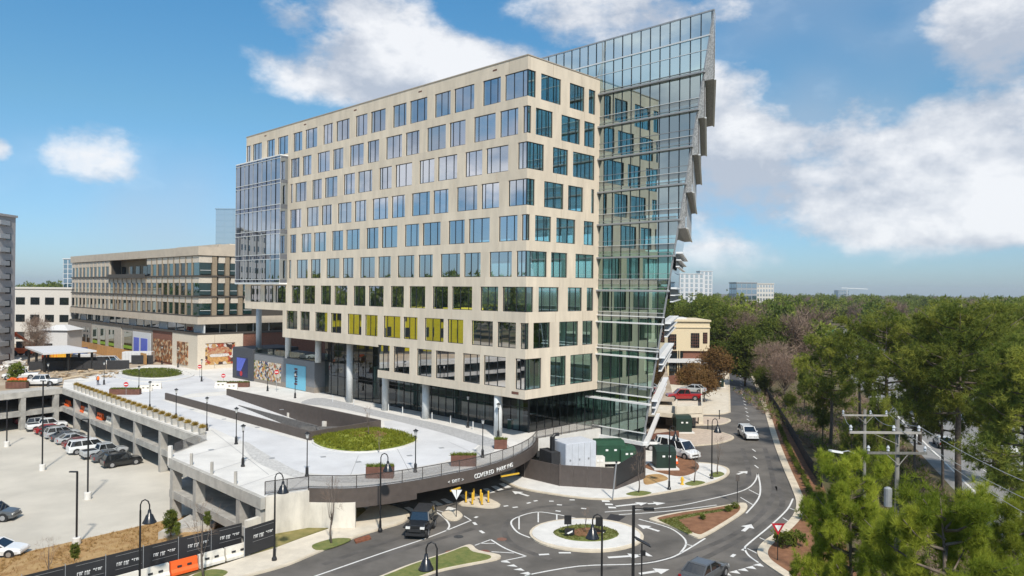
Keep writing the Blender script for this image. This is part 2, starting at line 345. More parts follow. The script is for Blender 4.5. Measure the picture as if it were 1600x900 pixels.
# ---------------------------------------------------------------- street
curbL = [(330, 916), (390, 900), (447, 884), (500, 862), (560, 838), (600, 826), (626, 818), (637, 809), (632, 800), (612, 793), (588, 787)]
curbU = [(783, 750), (811, 763), (858, 772), (920, 780), (967, 780), (1029, 772), (1091, 760), (1122, 751), (1137, 741), (1134, 732), (1112, 726), (1091, 724)]
curbI1 = [(1040, 697), (1068, 698), (1100, 696), (1124, 693), (1143, 687), (1143, 682), (1124, 676), (1100, 672), (1060, 670)]
curbI2 = [(1060, 665), (1084, 665), (1122, 664), (1138, 660), (1139, 656), (1124, 653), (1100, 652)]
curbI3 = [(1090, 648), (1120, 648), (1138, 645), (1140, 638), (1139, 600), (1138, 578)]
curbR = [(1170, 578), (1180, 600), (1195, 640), (1210, 690), (1225, 730), (1240, 765), (1247, 789), (1240, 810), (1215, 835), (1197, 848), (1187, 861), (1191, 875), (1215, 893), (1250, 915)]
cv = {k: [xy(p) for p in smooth_path(gp(v), 5)] for k, v in (('L', curbL), ('U', curbU), ('1', curbI1), ('2', curbI2), ('3', curbI3), ('R', curbR))}
road_out = cv['L']+[xy(p) for p in gp([(560, 765), (700, 735), (800, 725)])]+cv['U']+cv['1']+cv['2']+cv['3']+cv['R']+[Vector((26, 34, 0)), Vector((-25, 34, 0))]
road = MB(); road.slab(road_out, .012); road = struct(road.build('road', M_ASPH))
far = MB(); far.slab([xy(p) for p in gp([(1139.5, 634), (1139, 579), (1169, 579), (1192.5, 634)])], .016); far.build('old_asphalt_patch', M_ASPH2, road)
def kerb(name, pts, parent=None, w=.32, h=.13, m=M_KERB, closed=False):
    k = MB(); k.wall(pts, w, -.05, h, closed); return k.build(name, m, parent)
walkL = MB(); inner = gp([(588, 787), (572, 798), (556, 813), (470, 843), (430, 858), (384, 872), (300, 900), (262, 916)])
walkL.slab(cv['L']+[xy(p) for p in inner], .11, -.05); wl = struct(walkL.build('sidewalk', M_WALK))
kerb('kerb', cv['L'], wl)
walkU = MB(); walkU.slab(cv['U']+[xy(p) for p in gp([(1060, 712), (1035, 702), (1000, 690), (900, 690), (815, 715), (780, 735)])], .11, -.05); wu = struct(walkU.build('sidewalk', M_WALK))
M_WALKW = mat('pale_sidewalk', (.66, .64, .60), .85, .08, .8, .05)
wu.data.materials[0] = M_WALKW
kerb('kerb', cv['U'], wu)
for k in '123':
    s = MB(); pts = cv[k]
    if k == '1': pts = pts+[xy(p) for p in gp([(1025, 672), (1015, 690)])]
    if k == '2': pts = pts+[xy(p) for p in gp([(1040, 655), (1040, 664)])]
    if k == '3': pts = pts+[xy(p) for p in gp([(1085, 578), (1050, 640)])]
    s.slab(pts, .1, -.05); M_PINK = mat('tan_pavers', (.50, .41, .33), .85, .12, 2.2, .1)
    o = struct(s.build('paved_apron', M_PINK if k != '3' else M_WALK)); kerb('kerb', cv[k], o)
bank = MB(); kr = [p for p in cv['R']]; bank.slab(kr+[xy(p) for p in gp([(1345, 915), (1320, 850), (1287, 762), (1244, 690), (1207, 627), (1178, 578)])], .09, -.05); bk = struct(bank.build('mulch_bank', M_MULCH))
gut = MB(); gut.wall([p+Vector((.25, 0, 0)) for p in kr], .8, -.05, .1); gut.build('kerb', M_KERB, bk)
# mulch beds and tree pits
def bed(name, pts, z, m, h=.03, parent=None, k=4, closed=True):
    b = MB(); b.slab([xy(p) for p in smooth_path(gp(pts, z), k, True)], z+h, z-.03); o = b.build(name, m, parent)
    return o
for nm, pts, m in (('mulch_bed', [(1007, 728), (1040, 716), (1075, 716), (1092, 727), (1085, 738), (1062, 744), (1030, 738)], M_MULCH), ('plant_bed', [(1008, 744), (1030, 741), (1044, 748), (1030, 753), (1008, 757)], M_DRY),
                   ('tree_pit', [(978, 772), (998, 767), (1018, 770), (1000, 775)], M_GRASS), ('tree_pit', [(1070, 756), (1085, 751), (1102, 754), (1085, 759)], M_GRASS), ('tree_pit', [(1108, 742), (1122, 737), (1132, 741), (1118, 746)], M_GRASS)):
    bed(nm, pts, .12, m, .03, wu)
for pts in ([(488, 852), (520, 842), (548, 842), (535, 850), (500, 860)], [(300, 900), (330, 890), (356, 894), (330, 908), (305, 912)]):
    bed('tree_pit', pts, .12, M_GRASS, .03, wl)
gL = MB(); gz = lambda p: .12 if p.y < 59 else .5
gL.slab([xy(p) for p in gp([(572, 799), (556, 812), (470, 842), (432, 857), (384, 871), (386, 850), (430, 825), (480, 800), (560, 786)])], .12, -.05); struct(gL.build('grass_verge', mat('verge_grass', (.16, .15, .04), .95, .3, 1.2, .5, col2=(.27, .22, .08), bscale=10)))
# traffic islands
def island(name, pts, fill, kw=.4, inset=None, h=.13, k=3, lab=None, smooth=True):
    P = [xy(p) for p in (smooth_path(gp(pts), k, True) if smooth else gp(pts))]
    b = MB(); b.slab(P, h, -.05); o = struct(b.build(name, M_KERB))
    c = sum(P, Vector())/len(P); r = sum((p-c).length for p in P)/len(P)
    if inset:
        Q = [c+(p-c)*(1-inset) for p in P]; t = MB(); t.slab(Q, h+.05, h-.02); t.build('planted_bed', fill, o)
    return o, c
isl1, c1 = island('traffic_island', [(575, 912), (600, 900), (640, 884), (700, 864.5), (728, 854), (738, 854), (748, 862), (780, 869), (776, 876), (730, 885), (680, 896), (620, 916)], M_GRASS, inset=.18)
isl2, c2 = island('roundabout_island', [(827, 836), (838, 823), (868, 814.5), (910, 811.5), (955, 815), (990, 825), (1006, 839), (996, 852), (965, 861), (925, 864), (880, 860), (843, 850)], M_GRASS)
t = MB(); P2 = [xy(p) for p in smooth_path(gp([(864.5, 832), (885, 823), (916, 820), (950, 825), (967, 834.5), (950, 843), (920, 845.5), (885, 842)], .2), 3, True)]; t.slab(P2, .26, .1); pb = t.build('grass_disc', M_GRASS, isl2)
t = MB(); t.slab([xy(p) for p in smooth_path(gp([(893, 832), (905, 826), (930, 825), (940, 830), (932, 836), (905, 838)], .26), 3, True)], .3, .2); t.build('mulch_disc', M_MULCH, isl2)
t = MB(); apr = [xy(p) for p in smooth_path(gp([(831, 836), (842, 824), (870, 816.5), (910, 814), (953, 817.5), (986, 827), (1001, 839), (991, 850), (962, 858), (925, 860.5), (882, 857), (846, 848)]), 3, True)]; t.slab(apr, .17, .05); t.build('concrete_apron', M_WALKW, isl2)
isl3, c3 = island('traffic_island', [(1017, 811), (1060, 802), (1110, 795), (1155, 787.5), (1167, 790), (1163, 801), (1130, 823), (1102, 839), (1090, 842), (1070, 834), (1040, 821), (1020, 815)], M_MULCH, inset=.16)
t = MB(); P3 = [xy(p) for p in gp([(1030, 812), (1090, 801), (1150, 792), (1152, 794.5), (1100, 803), (1060, 812), (1082, 832), (1075, 833)], .2)]; t.slab(P3, .19, .1); t.build('grass_edge', M_GRASS, isl3)
island('traffic_island', [(716, 789), (742, 778), (760, 779), (782, 790), (768, 795), (742, 793)], M_WALK)
island('traffic_island', [(690, 803), (712, 799), (723, 807), (714, 814), (699, 813)], M_WALK)
# ---------------------------------------------------------------- painted markings (children of the road)
ZMK = .017
def line(pts, w=.13, sm=4, name='lane_line'):
    b = MB(); P = gp(pts, ZMK); b.ribbon(smooth_path(P, sm) if sm and len(pts) > 2 else P, w, ZMK); return b.build(name, M_PAINT, road)
for pts in ([(490, 901), (600, 863), (660, 843), (697, 829), (736, 813)], [(677, 797), (693, 808), (702, 820), (698, 829)], [(742, 852), (767, 843)], [(767, 843), (790, 857), (822, 869)], [(822, 869), (783, 877)],
            [(750, 849), (773, 849)], [(768, 862), (803, 864)], [(820, 899), (905, 884.5), (998, 881), (1041, 873.5), (1066, 863), (1102, 841)], [(998, 811), (1044, 824), (1066, 838), (1072, 850), (1063, 864)],
            [(1071, 850), (1083, 853)], [(945, 800), (1047, 792), (1113, 779), (1162, 766), (1179, 753), (1184, 739.5)], [(1184, 739.5), (1188, 760), (1185, 779), (1166, 802)], [(967, 804), (1040, 799), (1120, 789)],
            [(1157, 777), (1176, 788.5)], [(1170, 765), (1186, 773)], [(1239, 779), (1230, 796), (1204, 821), (1170, 849), (1164, 857), (1170, 868), (1185, 879)], [(1168, 857), (1186, 866)], [(1187, 840), (1207, 849)],
            [(1223, 809), (1233, 815)], [(1234, 794), (1242, 797)], [(905, 811), (870, 803.5), (839, 800), (811, 807), (798.5, 816), (808, 831), (828, 840)], [(811, 807), (811, 827)], [(841, 800), (841, 816)], [(870, 804), (870, 812)],
            [(682, 797), (720, 808)], [(725, 806), (736, 813)]):
    line(pts, .16 if len(pts) > 2 else .12)
for a, b in (((842, 866.7), (858, 865.8)), ((873, 863.6), (892, 863.6)), ((823, 786.5), (829, 785)), ((834, 783), (840, 782)), ((858, 783), (865, 783)), ((870, 788.5), (878, 789)), ((890, 781), (898, 781)), ((801, 793), (809, 792)), ((787, 791), (794, 790)), ((868, 798), (876, 799)), ((908, 794), (916, 795)),
             ((742, 809), (746, 807)), ((740, 816), (744, 820)), ((750, 829), (756, 833)), ((1143, 870), (1148, 866)), ((1160, 860), (1164, 857.5)), ((1068, 762), (1072, 761))):
    line([a, b], .28, 0, 'dash')
for (x, y) in ((1182, 729), (1180, 715), (1178, 703.5), (1173, 672), (1171, 664), (1169, 656), (1168, 650), (1167, 644), (1165.5, 638), (1164, 632), (1163, 627), (1162, 622), (1161, 617), (1160, 612), (1159, 607), (1158.3, 602), (1157.5, 597), (1156.8, 592), (1156, 587)):
    P = G(x, y, ZMK+.004); b = MB(); d = Vector((.03, 1, 0)).normalized(); b.ribbon([P-d*.75, P+d*.75], .16, ZMK+.004); b.build('dash', M_PAINT, road)
def tri(pts, name='yield_tooth', z=ZMK):
    b = MB(); P = gp(pts, z); b.add(P, [tuple(range(len(P)))]); b.build(name, M_PAINT, road)
for (x, y, dx, dy) in ((790, 878, 8, 2), (800, 884, 9, 2.2), (811, 890, 9, 2.4), (822, 896, 10, 2.6), (1185, 883, 9, 3), (1173, 887, 9, 3), (1161, 890.5, 9, 3), (1148, 894, 9, 3.2), (1134, 897, 9, 3.2)):
    tri([(x-dx, y), (x+dx*.3, y-dy), (x+dx, y+dy*.8)])
for (x, y) in ((945, 783), (950, 788), (955, 793)): tri([(x-5, y-1.5), (x+7, y-1), (x+8, y+1.2), (x-4, y+1)], 'crosswalk_bar')
for (x, y) in ((622, 800), (640, 796), (668, 790), (682, 786.5), (697, 783), (725, 776.5), (740, 773), (763, 767), (776, 763), (788, 759)): tri([(x-9, y-3.2), (x-1, y-4.2), (x+11, y+2), (x+2, y+3.6)], 'crosswalk_bar')
def arrow(a, b, w=.17, hw=.45, hl=1.1):
    A, B = G(*a, ZMK), G(*b, ZMK); d = (B-A).normalized(); n = Vector((-d.y, d.x, 0)); C = B-d*hl
    m = MB(); m.add([A+n*w, A-n*w, C-n*w, C-n*hw*1.3, B, C+n*hw*1.3, C+n*w], [(0, 1, 2, 6), (3, 4, 5), (2, 3, 5, 6)]); m.build('lane_arrow', M_PAINT, road)
for a, b in (((1030, 830), (996, 819.5)), ((962, 791), (1012, 785.5)), ((1012, 787), (1040, 786)), ((826, 775), (800, 767)), ((950, 871), (1005, 867.5)), ((1008, 868), (1006, 861)), ((999, 896.5), (1046, 889.5)), ((1161, 830), (1174, 819)), ((1152, 741), (1168, 736)), ((706, 797), (700, 791))): arrow(a, b)
for (x, y, c) in ((716.5, 838.5, (.05, .05, .05)), (784, 842.5, (.2, .1, .07)), (704, 863, (.26, .1, .05)), (757, 862, (.2, .075, .05))):
    b = MB(); P = G(x, y, .02); b.lathe((P.x, P.y, 0), [(.42, .016), (.42, .024), (.3, .026)], 14); b.build('manhole_cover', mat('cast_iron%d' % x, c, .7, .2, 6), road)
M_TRK = mat('tyre_track', (.098, .089, .08), .8, .3, .5, .2, bscale=20)
for pts in ([(505, 882), (600, 848), (680, 822), (720, 800)], [(520, 896), (620, 862), (700, 838), (760, 820)], [(1215, 760), (1222, 790), (1190, 822), (1140, 852), (1060, 892)], [(1160, 700), (1170, 740), (1160, 762), (1110, 776), (1000, 790)], [(1195, 700), (1207, 745), (1208, 775), (1180, 812), (1120, 848), (1020, 878), (900, 893)], [(860, 874), (800, 850), (790, 820), (830, 795), (900, 788)]):
    q = MB(); q.ribbon(smooth_path(gp(pts, .014), 6), .55, .0145); q.build('tyre_track', M_TRK, road)
b = MB(); b.slab([xy(p) for p in gp([(944, 815), (954, 803), (978, 807), (965, 816)])], .018); b.build('dark_patch', mat('patch_black', (.028, .026, .028), .85, .15), road)  # flat near-black four-sided sheet at the far rim of the roundabout
b = MB(); b.slab([xy(p) for p in gp([(553, 845), (577, 838), (580, 843), (556, 850)])], .15, .0); b.build('storm_drain', mat('rust', (.2, .07, .035), .8, .3, 4), wl)
# ---------------------------------------------------------------- plaza slab over the covered parking
rampA = gp([(259, 624), (485, 688)], ZP); rampC = G(594, 669, ZP); rampB = G(355, 617, ZP)
curve = [(500, 765.5), (550, 765.5), (600, 760.5), (650, 753), (700, 743.5), (750, 733), (800, 717), (827, 703), (838, 691), (839, 686)]
edgeC = [xy(p) for p in smooth_path(gp(curve, ZP), 4)]
rail_end = G(947, 667, ZP)
farb = [xy(p) for p in (rail_end, C0+UR*16.2-UL*2.2, C0+UR*16.2+UL*10, C0+UL*44+UR*18, C0+UL*75+UR*18)]+[xy(p) for p in gp([(330, 570), (230, 570), (201, 577), (100, 594)], ZP)]
deck_out = [xy(p) for p in (e1a, e1b, n1, n2, e2a, e2b)]+[xy(p) for p in gp([(420, 772.5), (482, 765)], ZP)]+edgeC+farb
hole = [xy(p) for p in (rampA[0], rampA[1], rampC, rampB)]
pl = MB(); pl.slab(deck_out, ZP, ZP-.55, [hole]); plaza = struct(pl.build('plaza', M_PLAZA))
def sheet(name, pts, m, dz, k=4, parent=plaza):
    b = MB(); b.slab([xy(p) for p in smooth_path(gp(pts, ZP), k, True)], ZP+dz); return b.build(name, m, parent)
dr = MB(); dpts = [xy(p) for p in gp([(120, 601), (200, 582), (320, 588), (352, 604), (355, 611), (300, 615), (252, 625), (330, 652), (485, 692.5), (602, 673), (600, 658), (640, 656), (700, 668), (740, 681), (752, 691), (735, 706), (690, 723), (600, 738), (520, 743), (470, 738), (430, 722), (380, 690), (330, 668), (240, 635), (160, 614)], ZP)]
dr.slab(dpts, ZP+.006); dr.build('drive_surface', M_DRIVE, plaza)
sheet('paver_band', [(470, 630), (505, 622), (600, 644), (700, 666), (792, 694), (765, 700), (690, 676), (594, 652), (520, 636)], M_PAVER, .012)
M_PAV2 = mat('pale_pavers', (.50, .49, .47), .8, .22, 5, .1)
sheet('paver_band', [(384, 690), (420, 712), (470, 738), (520, 746), (600, 743), (690, 727), (735, 708), (752, 696), (772, 704), (720, 730), (640, 747), (560, 754), (480, 750), (410, 727), (385, 705)], M_PAV2, .014)
# expansion joints drawn as narrow recess strips
M_JOINT = mat('joint', (.33, .33, .33), .9, .1)
for a, b in (((330, 672), (420, 742)), ((372, 693), (300, 712)), ((402, 714), (335, 736)), ((440, 738), (375, 760)), ((480, 745), (452, 767)), ((700, 690), (735, 706)), ((620, 700), (640, 738)), ((560, 712), (548, 742))):
    jb = MB(); jb.ribbon(gp([a, b], ZP), .05, ZP+.018); jb.build('joint_strip', M_JOINT, plaza)
for x, y in ((350, 655), (440, 640), (402, 668), (505, 714), (560, 722), (640, 712), (690, 700), (300, 640), (425, 716), (330, 703)):
    p = G(x, y, ZP); q = MB(); q.bx(p.x, p.y, ZP+.007, .55, .55, .012, .4); q.build('drain_cover', M_GREYM, plaza)
# ramp walls and ramp
rw = thing('ramp', 'brown walled ramp sinking from the white plaza to the parking below', 'ramp', xy(rampA[0])+Vector((0, 0, ZP)))
for nm, a, b, z0 in (('parapet', rampA[0], rampA[1], ZP-3.4), ('parapet', rampA[1], rampC, ZP-3.4), ('parapet', rampC, rampB, ZP-3.4)):
    q = MB(); n = max(2, int((b-a).length/7)); 
    for i in range(n):
        p, r2 = a.lerp(b, i/n), a.lerp(b, (i+1)/n); d = (r2-p).normalized()*.01; q = MB(); q.wall([p+d, r2-d], .28, z0, ZP+1.0); q.build('parapet_panel', M_BROWN, rw)
q = MB(); q.add([rampA[0]-UZ*.01, rampA[1]-UZ*2.0, rampC-UZ*2.6, rampB-UZ*.01], [(0, 1, 2, 3)]); q.build('ramp_floor', M_DRIVE, rw)
for px_, py_ in ((452, 651), (507, 665)):
    q = MB(); p = G(px_, py_, ZP-1.2); q.cyl((p.x, p.y, ZP-3), (p.x, p.y, ZP-.6), .35, n=12); q.build('column', M_CONC, rw, True)
# grass islands on the plaza
def oval(name, label, pts, z, kerbh=.14, m=M_GRASS):
    P = [xy(p) for p in smooth_path(gp(pts, z), 4, True)]; c = sum(P, Vector())/len(P)
    t = thing(name, label, 'planting bed', (c.x, c.y, z)); b = MB(); b.wall(P, .3, z-.05, z+kerbh, True); b.build('kerb', M_WALKW, t)
    b = MB(); rings = 5; vs = []; n = len(P)
    for k in range(rings+1):
        f = 1-k/rings
        for p in P: q = c+(p-c)*f*.985; vs.append((q.x, q.y, z+kerbh+.55*(1-f*f)+(.09*math.sin(q.x*2.1)*math.cos(q.y*1.7) if 0 < k else 0)))
    b.add(vs, [(k*n+i, k*n+(i+1) % n, (k+1)*n+(i+1) % n, (k+1)*n+i) for k in range(rings) for i in range(n)]); b.build('turf', m, t, True)
    return t, c, P
M_TURF = mat('ground_cover_plants', (.15, .20, .022), .9, .3, 1.4, .9, col2=(.30, .31, .04), bscale=9)
ov1, co1, PO1 = oval('planted_oval', 'large oval bed of bright green ground cover beside the ramp', [(489, 690), (505, 681), (530, 674), (570, 671), (610, 674), (650, 687), (635, 697), (600, 704.5), (560, 707.5), (525, 705), (500, 699)], ZP, m=M_TURF)
for pts in ([(542, 679), (560, 674.5), (590, 674), (604, 679), (585, 683), (555, 684)],):
    q = MB(); q.slab([xy(p) for p in smooth_path(gp(pts, ZP+.6), 4, True)], ZP+.66 if pts[0][0] == 542 else ZP+.5, ZP+.1); q.build('mulch_patch', M_MULCH, ov1)
ov2, co2, PO2 = oval('planted_oval', 'far round bed of dull green plants in the plaza turnaround', [(189, 584), (205, 580), (236, 577.5), (268, 580), (286, 585), (265, 590), (236, 591.5), (205, 589)], ZP, m=mat('dull_turf', (.08, .085, .025), .9, .3, 1.4, .8, bscale=9))
q = MB(); q.wall([xy(p) for p in smooth_path(gp([(176, 585), (200, 577), (236, 574), (280, 578), (302, 586), (275, 594), (236, 597), (195, 593)], ZP), 4, True)], .5, ZP-.02, ZP+.12, True); q.build('outer_kerb', M_WALKW, ov2)
# curved fascia, sign board and railing
fas = thing('deck_fascia', 'dark brown curved metal fascia along the plaza edge over the garage entrance', 'fascia', edgeC[0]+Vector((0, 0, ZP)))
fpts = [xy(G(482, 765, ZP))]+edgeC
q = MB(); q.wall(fpts, .3, ZP-1.0, ZP+.12); q.build('fascia_band', M_BROWN, fas)
q = MB(); q.wall([p for p in fpts[:14]], .34, ZP-1.5, ZP-.98); q.build('lower_band', M_BROWN, fas)
def railing(name, label, pts, z, h=1.05, step=1.5, m=M_GREYM, mesh=True, group=None):
    pts = [xy(p) for p in pts]; t = thing(name, label, 'railing', pts[0]+Vector((0, 0, z)), group)
    L = [0]
    for a, b in zip(pts, pts[1:]): L.append(L[-1]+(b-a).length)
    def P(s):
        for i in range(len(pts)-1):
            if s <= L[i+1] or i == len(pts)-2: return pts[i].lerp(pts[i+1], (s-L[i])/max(1e-6, L[i+1]-L[i]))
    n = max(1, round(L[-1]/step))
    for i in range(n+1):
        p = P(L[-1]*i/n); b = MB(); b.bx(p.x, p.y, z, .06, .06, h); b.build('post', m, t)
    b = MB(); b.wall(pts, .06, z+h, z+h+.05); b.build('top_rail', m, t); b = MB(); b.wall(pts, .04, z+.1, z+.14); b.build('bottom_rail', m, t)
    if mesh:
        for i in range(n):
            b = MB(); a, c = P(L[-1]*i/n), P(L[-1]*(i+1)/n); b.wall([a, c], .012, z+.14, z+h); b.build('infill_panel', M_MESHP, t)
    return t
M_RAIL = mat('rail_brown', (.07, .06, .055), .5, .1, metal=.3)
def meshmat():
    m = bpy.data.materials.new('rail_mesh'); m.use_nodes = True; n = m.node_tree.nodes; l = m.node_tree.links
    tr = n.new('ShaderNodeBsdfTransparent'); mx = n.new('ShaderNodeMixShader'); mx.inputs[0].default_value = .28; b = n['Principled BSDF']; b.inputs['Base Color'].default_value = (.14, .13, .125, 1)
    l.new(tr.outputs[0], mx.inputs[1]); l.new(b.outputs[0], mx.inputs[2]); l.new(mx.outputs[0], n['Material Output'].inputs[0]); return m
M_MESHP = meshmat()
railing('guard_railing', 'long curved mesh guard railing on the plaza edge above the parking sign', fpts, ZP+.12, 1.1, 2.1, M_RAIL)
railing('guard_railing', 'short guard railing on the white retaining wall beside the garage corner', gp([(414, 774), (482, 765)], ZP), ZP+.02, 1.1, 1.6, M_RAIL)
railing('guard_railing', 'straight guard railing outside the lobby glass above the generator', [G(839, 686, ZP), rail_end], ZP+.02, 1.1, 1.3, M_RAIL)
q = MB(); q.wall([xy(G(839.5, 686.5, ZP)), xy(rail_end)], .35, ZP-1.3, ZP+.02); tag(q.build('edge_beam', M_WALKW), 'pale concrete edge beam below the railing behind the generator', 'beam')
# retaining wall below
rt = thing('retaining_wall', 'stained white concrete retaining wall between garage corner and brown fascia', 'wall', xy(G(415, 775, ZP)))
rp = [xy(p) for p in (G(414, 776, ZP), G(482, 765.5, ZP), G(505, 765.8, ZP), G(556, 765.8, ZP))]
M_RET = mat('stained_concrete', (.56, .52, .45), .9, .25, .5, .15, stretch=(1, 1, .35), thr=(.3, .55))
for i in range(3):
    q = MB(); q.wall([rp[i], rp[i+1]], .4, -.1, ZP-.02 if i == 0 else ZP-1.02); q.build('wall_panel', M_RET, rt)
q = MB(); q.wall([xy(G(384, 846, 0)), xy(G(424, 832, 0))], .4, 0, 1.7); q.build('low_wall', M_RET, rt)
# garage under the plaza
gar = thing('parking_garage', 'open two level concrete parking garage under the white plaza deck', 'garage', xy(e2a)+Vector((0, 0, ZL)))
def edge_set(a, b, cols, inn, post=True, bands=True):
    d = (b-a).normalized()
    n = max(1, round((b-a).length/9)); 
    for i in range(n):
        p, r2 = a.lerp(b, i/n)+d*.01, a.lerp(b, (i+1)/n)-d*.01
        q = MB(); q.wall([p, r2], .4, ZP-.95, ZP+.02); q.build('spandrel_beam', M_CONC, gar)
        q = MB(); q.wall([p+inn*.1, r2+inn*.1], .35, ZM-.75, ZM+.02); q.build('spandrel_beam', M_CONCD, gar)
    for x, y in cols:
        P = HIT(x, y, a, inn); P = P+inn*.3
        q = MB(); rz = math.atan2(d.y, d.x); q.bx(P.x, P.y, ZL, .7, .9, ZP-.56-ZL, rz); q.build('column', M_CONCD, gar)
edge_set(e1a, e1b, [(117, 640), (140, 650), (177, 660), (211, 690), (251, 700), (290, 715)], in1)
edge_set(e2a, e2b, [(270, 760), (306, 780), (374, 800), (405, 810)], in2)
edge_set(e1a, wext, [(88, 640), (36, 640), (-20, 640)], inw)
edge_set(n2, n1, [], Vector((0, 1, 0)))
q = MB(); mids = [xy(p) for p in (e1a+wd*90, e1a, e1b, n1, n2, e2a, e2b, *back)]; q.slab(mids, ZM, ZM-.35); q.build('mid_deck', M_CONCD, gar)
for i in range(len(back)-1):
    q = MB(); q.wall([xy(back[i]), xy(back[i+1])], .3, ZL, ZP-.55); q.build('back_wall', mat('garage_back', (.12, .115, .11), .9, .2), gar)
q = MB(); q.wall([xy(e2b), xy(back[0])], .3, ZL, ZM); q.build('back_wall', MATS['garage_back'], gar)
q = MB(); q.slab([xy(p) for p in (wext, e1a, e1a+inw*4, wext+inw*4)], ZP, ZP-.5); q.build('upper_deck', M_CONC, gar)
for x, y in ((299, 727), (331, 741), (368, 757)):      # stub posts on the deck edge
    p = G(x, y, ZP); q = MB(); q.bx(p.x, p.y, ZP, .22, .22, 1.15); q.build('stub_post', M_CONC, gar)
q = MB(); p = xy(n2); q.wall([p+Vector((0, 0, 0)), xy(n1)], .1, ZP, ZP+1.0); q.build('chain_guard', M_MESHP, gar)
q = MB(); q.bx(xy(e2a).x, xy(e2a).y, ZP-.8, .35, .35, 2.0); q.build('stub_post', M_WALKW, gar)
# interior behind the entrance arch: columns, wall
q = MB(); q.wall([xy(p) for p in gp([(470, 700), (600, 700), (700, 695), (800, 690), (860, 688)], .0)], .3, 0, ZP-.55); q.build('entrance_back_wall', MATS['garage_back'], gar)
for x, y in ((570, 793), (545, 792), (700, 748), (640, 757)):
    p = G(x, y, 0); q = MB(); q.bx(p.x, p.y, 0, .8, .8, ZP-.56); q.build('column', M_CONC, gar)
# ================================================================ MAIN OFFICE BUILDING
def BP(a, b, z): return Vector((C0.x+UL.x*a+UR.x*b, C0.y+UL.y*a+UR.y*b, z))
def bb(m, a0, a1, b0, b1, z0, z1): return m.box(BP(a0, b0, z0), UL*(a1-a0), UR*(b1-b0), UZ*(z1-z0))
NL, NR = -UR, -UL
def fa(px, py): return (HIT(px, py, C0, NL)-C0).dot(UL)
def fb(px, py): return (HIT(px, py, C0, NR)-C0).dot(UR)
main = thing('office_building', 'beige precast office tower with staggered windows and a leaning glass prow', 'building', BP(0, 0, ZP))
ROWPX = [(107.5, 149.2), (164.2, 206.8), (220.4, 262.6), (278.2, 319.8), (334.4, 375.2), (391.4, 432.2), (448.2, 488), (505, 546), (561.4, 610.2)]
RZ = [(ZH(t, C0), ZH(b, C0)) for t, b in ROWPX]
ZTOP = ZH(86, C0); ZBOT = ZH(624.6, C0)
LA = fa(384, 330); LB = fb(936, 330); A9 = fa(590, 575); A8 = fa(441.5, 505); ABAY = fa(449, 350)
Z8 = ZH(542, BP(A9, 0, 0)); Z7 = ZH(485, BP(A8, 0, 0))
def cA(lst, x0=360, s=3.216): return [(x0+a/s, x0+b/s) for a, b in lst]
def cB(lst): return cA(lst, 640, 3.216)
def cD(lst): return cA(lst, 640, 2.8125)
CR = None
WL = [cA([(82, 100), (113, 157), (184, 222), (239, 289), (317, 360), (377, 435), (467, 513), (533, 597), (631, 687), (707, 778), (818, 883)])+cB([(3, 87), (128, 204), (226, 323), (370, 456), (481, 600)]),
      cA([(304, 346), (363, 406), (438, 498), (516, 566), (601, 668), (689, 746), (783, 861), (882, 948)])+cB([(89, 180), (202, 279), (325, 430), (456, 544), (572, 590)]),
      cA([(302, 312), (326, 381), (411, 458), (475, 536), (570, 624), (642, 711), (749, 809), (830, 911)])+cB([(50, 123), (143, 237), (281, 363), (387, 494), (546, 590)]),
      cA([(300, 355), (384, 442), (459, 508), (540, 607), (625, 681), (715, 791), (811, 875)])+cB([(12, 100), (120, 193), (239, 338), (362, 448), (498, 590)]),
      cA([(300, 329), (357, 405), (420, 479), (511, 565), (582, 648), (684, 742), (761, 837), (877, 946)])+cD([(58, 134), (172, 240), (261, 350), (393, 472), (494, 520)]),
      cA([(294, 304), (332, 387), (404, 452), (482, 546), (564, 617), (652, 724), (743, 804), (841, 922)])+cD([(40, 100), (137, 220), (240, 310), (352, 447), (471, 513)]),
      cA([(66, 88), (102, 150), (172, 214), (227, 277), (307, 350), (365, 424), (454, 504), (522, 586), (619, 677), (695, 768), (806, 870)])+cD([(0, 67), (102, 167), (187, 273), (312, 387), (409, 510)]),
      cA([(281, 335), (351, 397), (426, 486), (505, 556), (589, 657), (677, 738), (770, 852), (870, 938)])+cD([(67, 148), (167, 234), (273, 364), (387, 465), (488, 507)]),
      cA([(738, 798), (820, 898)])+cD([(33, 95), (115, 197), (235, 307), (327, 420), (466, 505)])]
# add windows hidden between two zooms
WL[1].insert(8, (640+990/3.216-280, 654.6)); WL[2].insert(8, (655.4, 678.4-0)); WL[2].pop(8)
WL[1][8] = (667.8, 654.6); WL[1].pop(8)
def zr(lst, s): return [(800+a/s, 800+b/s) for a, b in lst]
WR = [zr([(130, 187), (228, 383), (452, 566), (600, 651)], 5), zr([(115, 150), (187, 318), (387, 532), (565, 648)], 5), zr([(120, 250), (320, 438), (477, 645)], 5),
      zr([(105, 160), (227, 362), (395, 500), (558, 578)], 4.5), zr([(100, 125), (163, 275), (312, 445), (505, 575)], 4.5), zr([(100, 245), (275, 388), (447, 575)], 4.5),
      zr([(85, 135), (170, 298), (357, 447), (478, 520)], 4.09), zr([(80, 107), (137, 243), (302, 423), (450, 515)], 4.09), zr([(78, 187), (245, 345), (373, 515)], 4.09)]
TH = .42; REC = .13
rnd = random.Random(3)
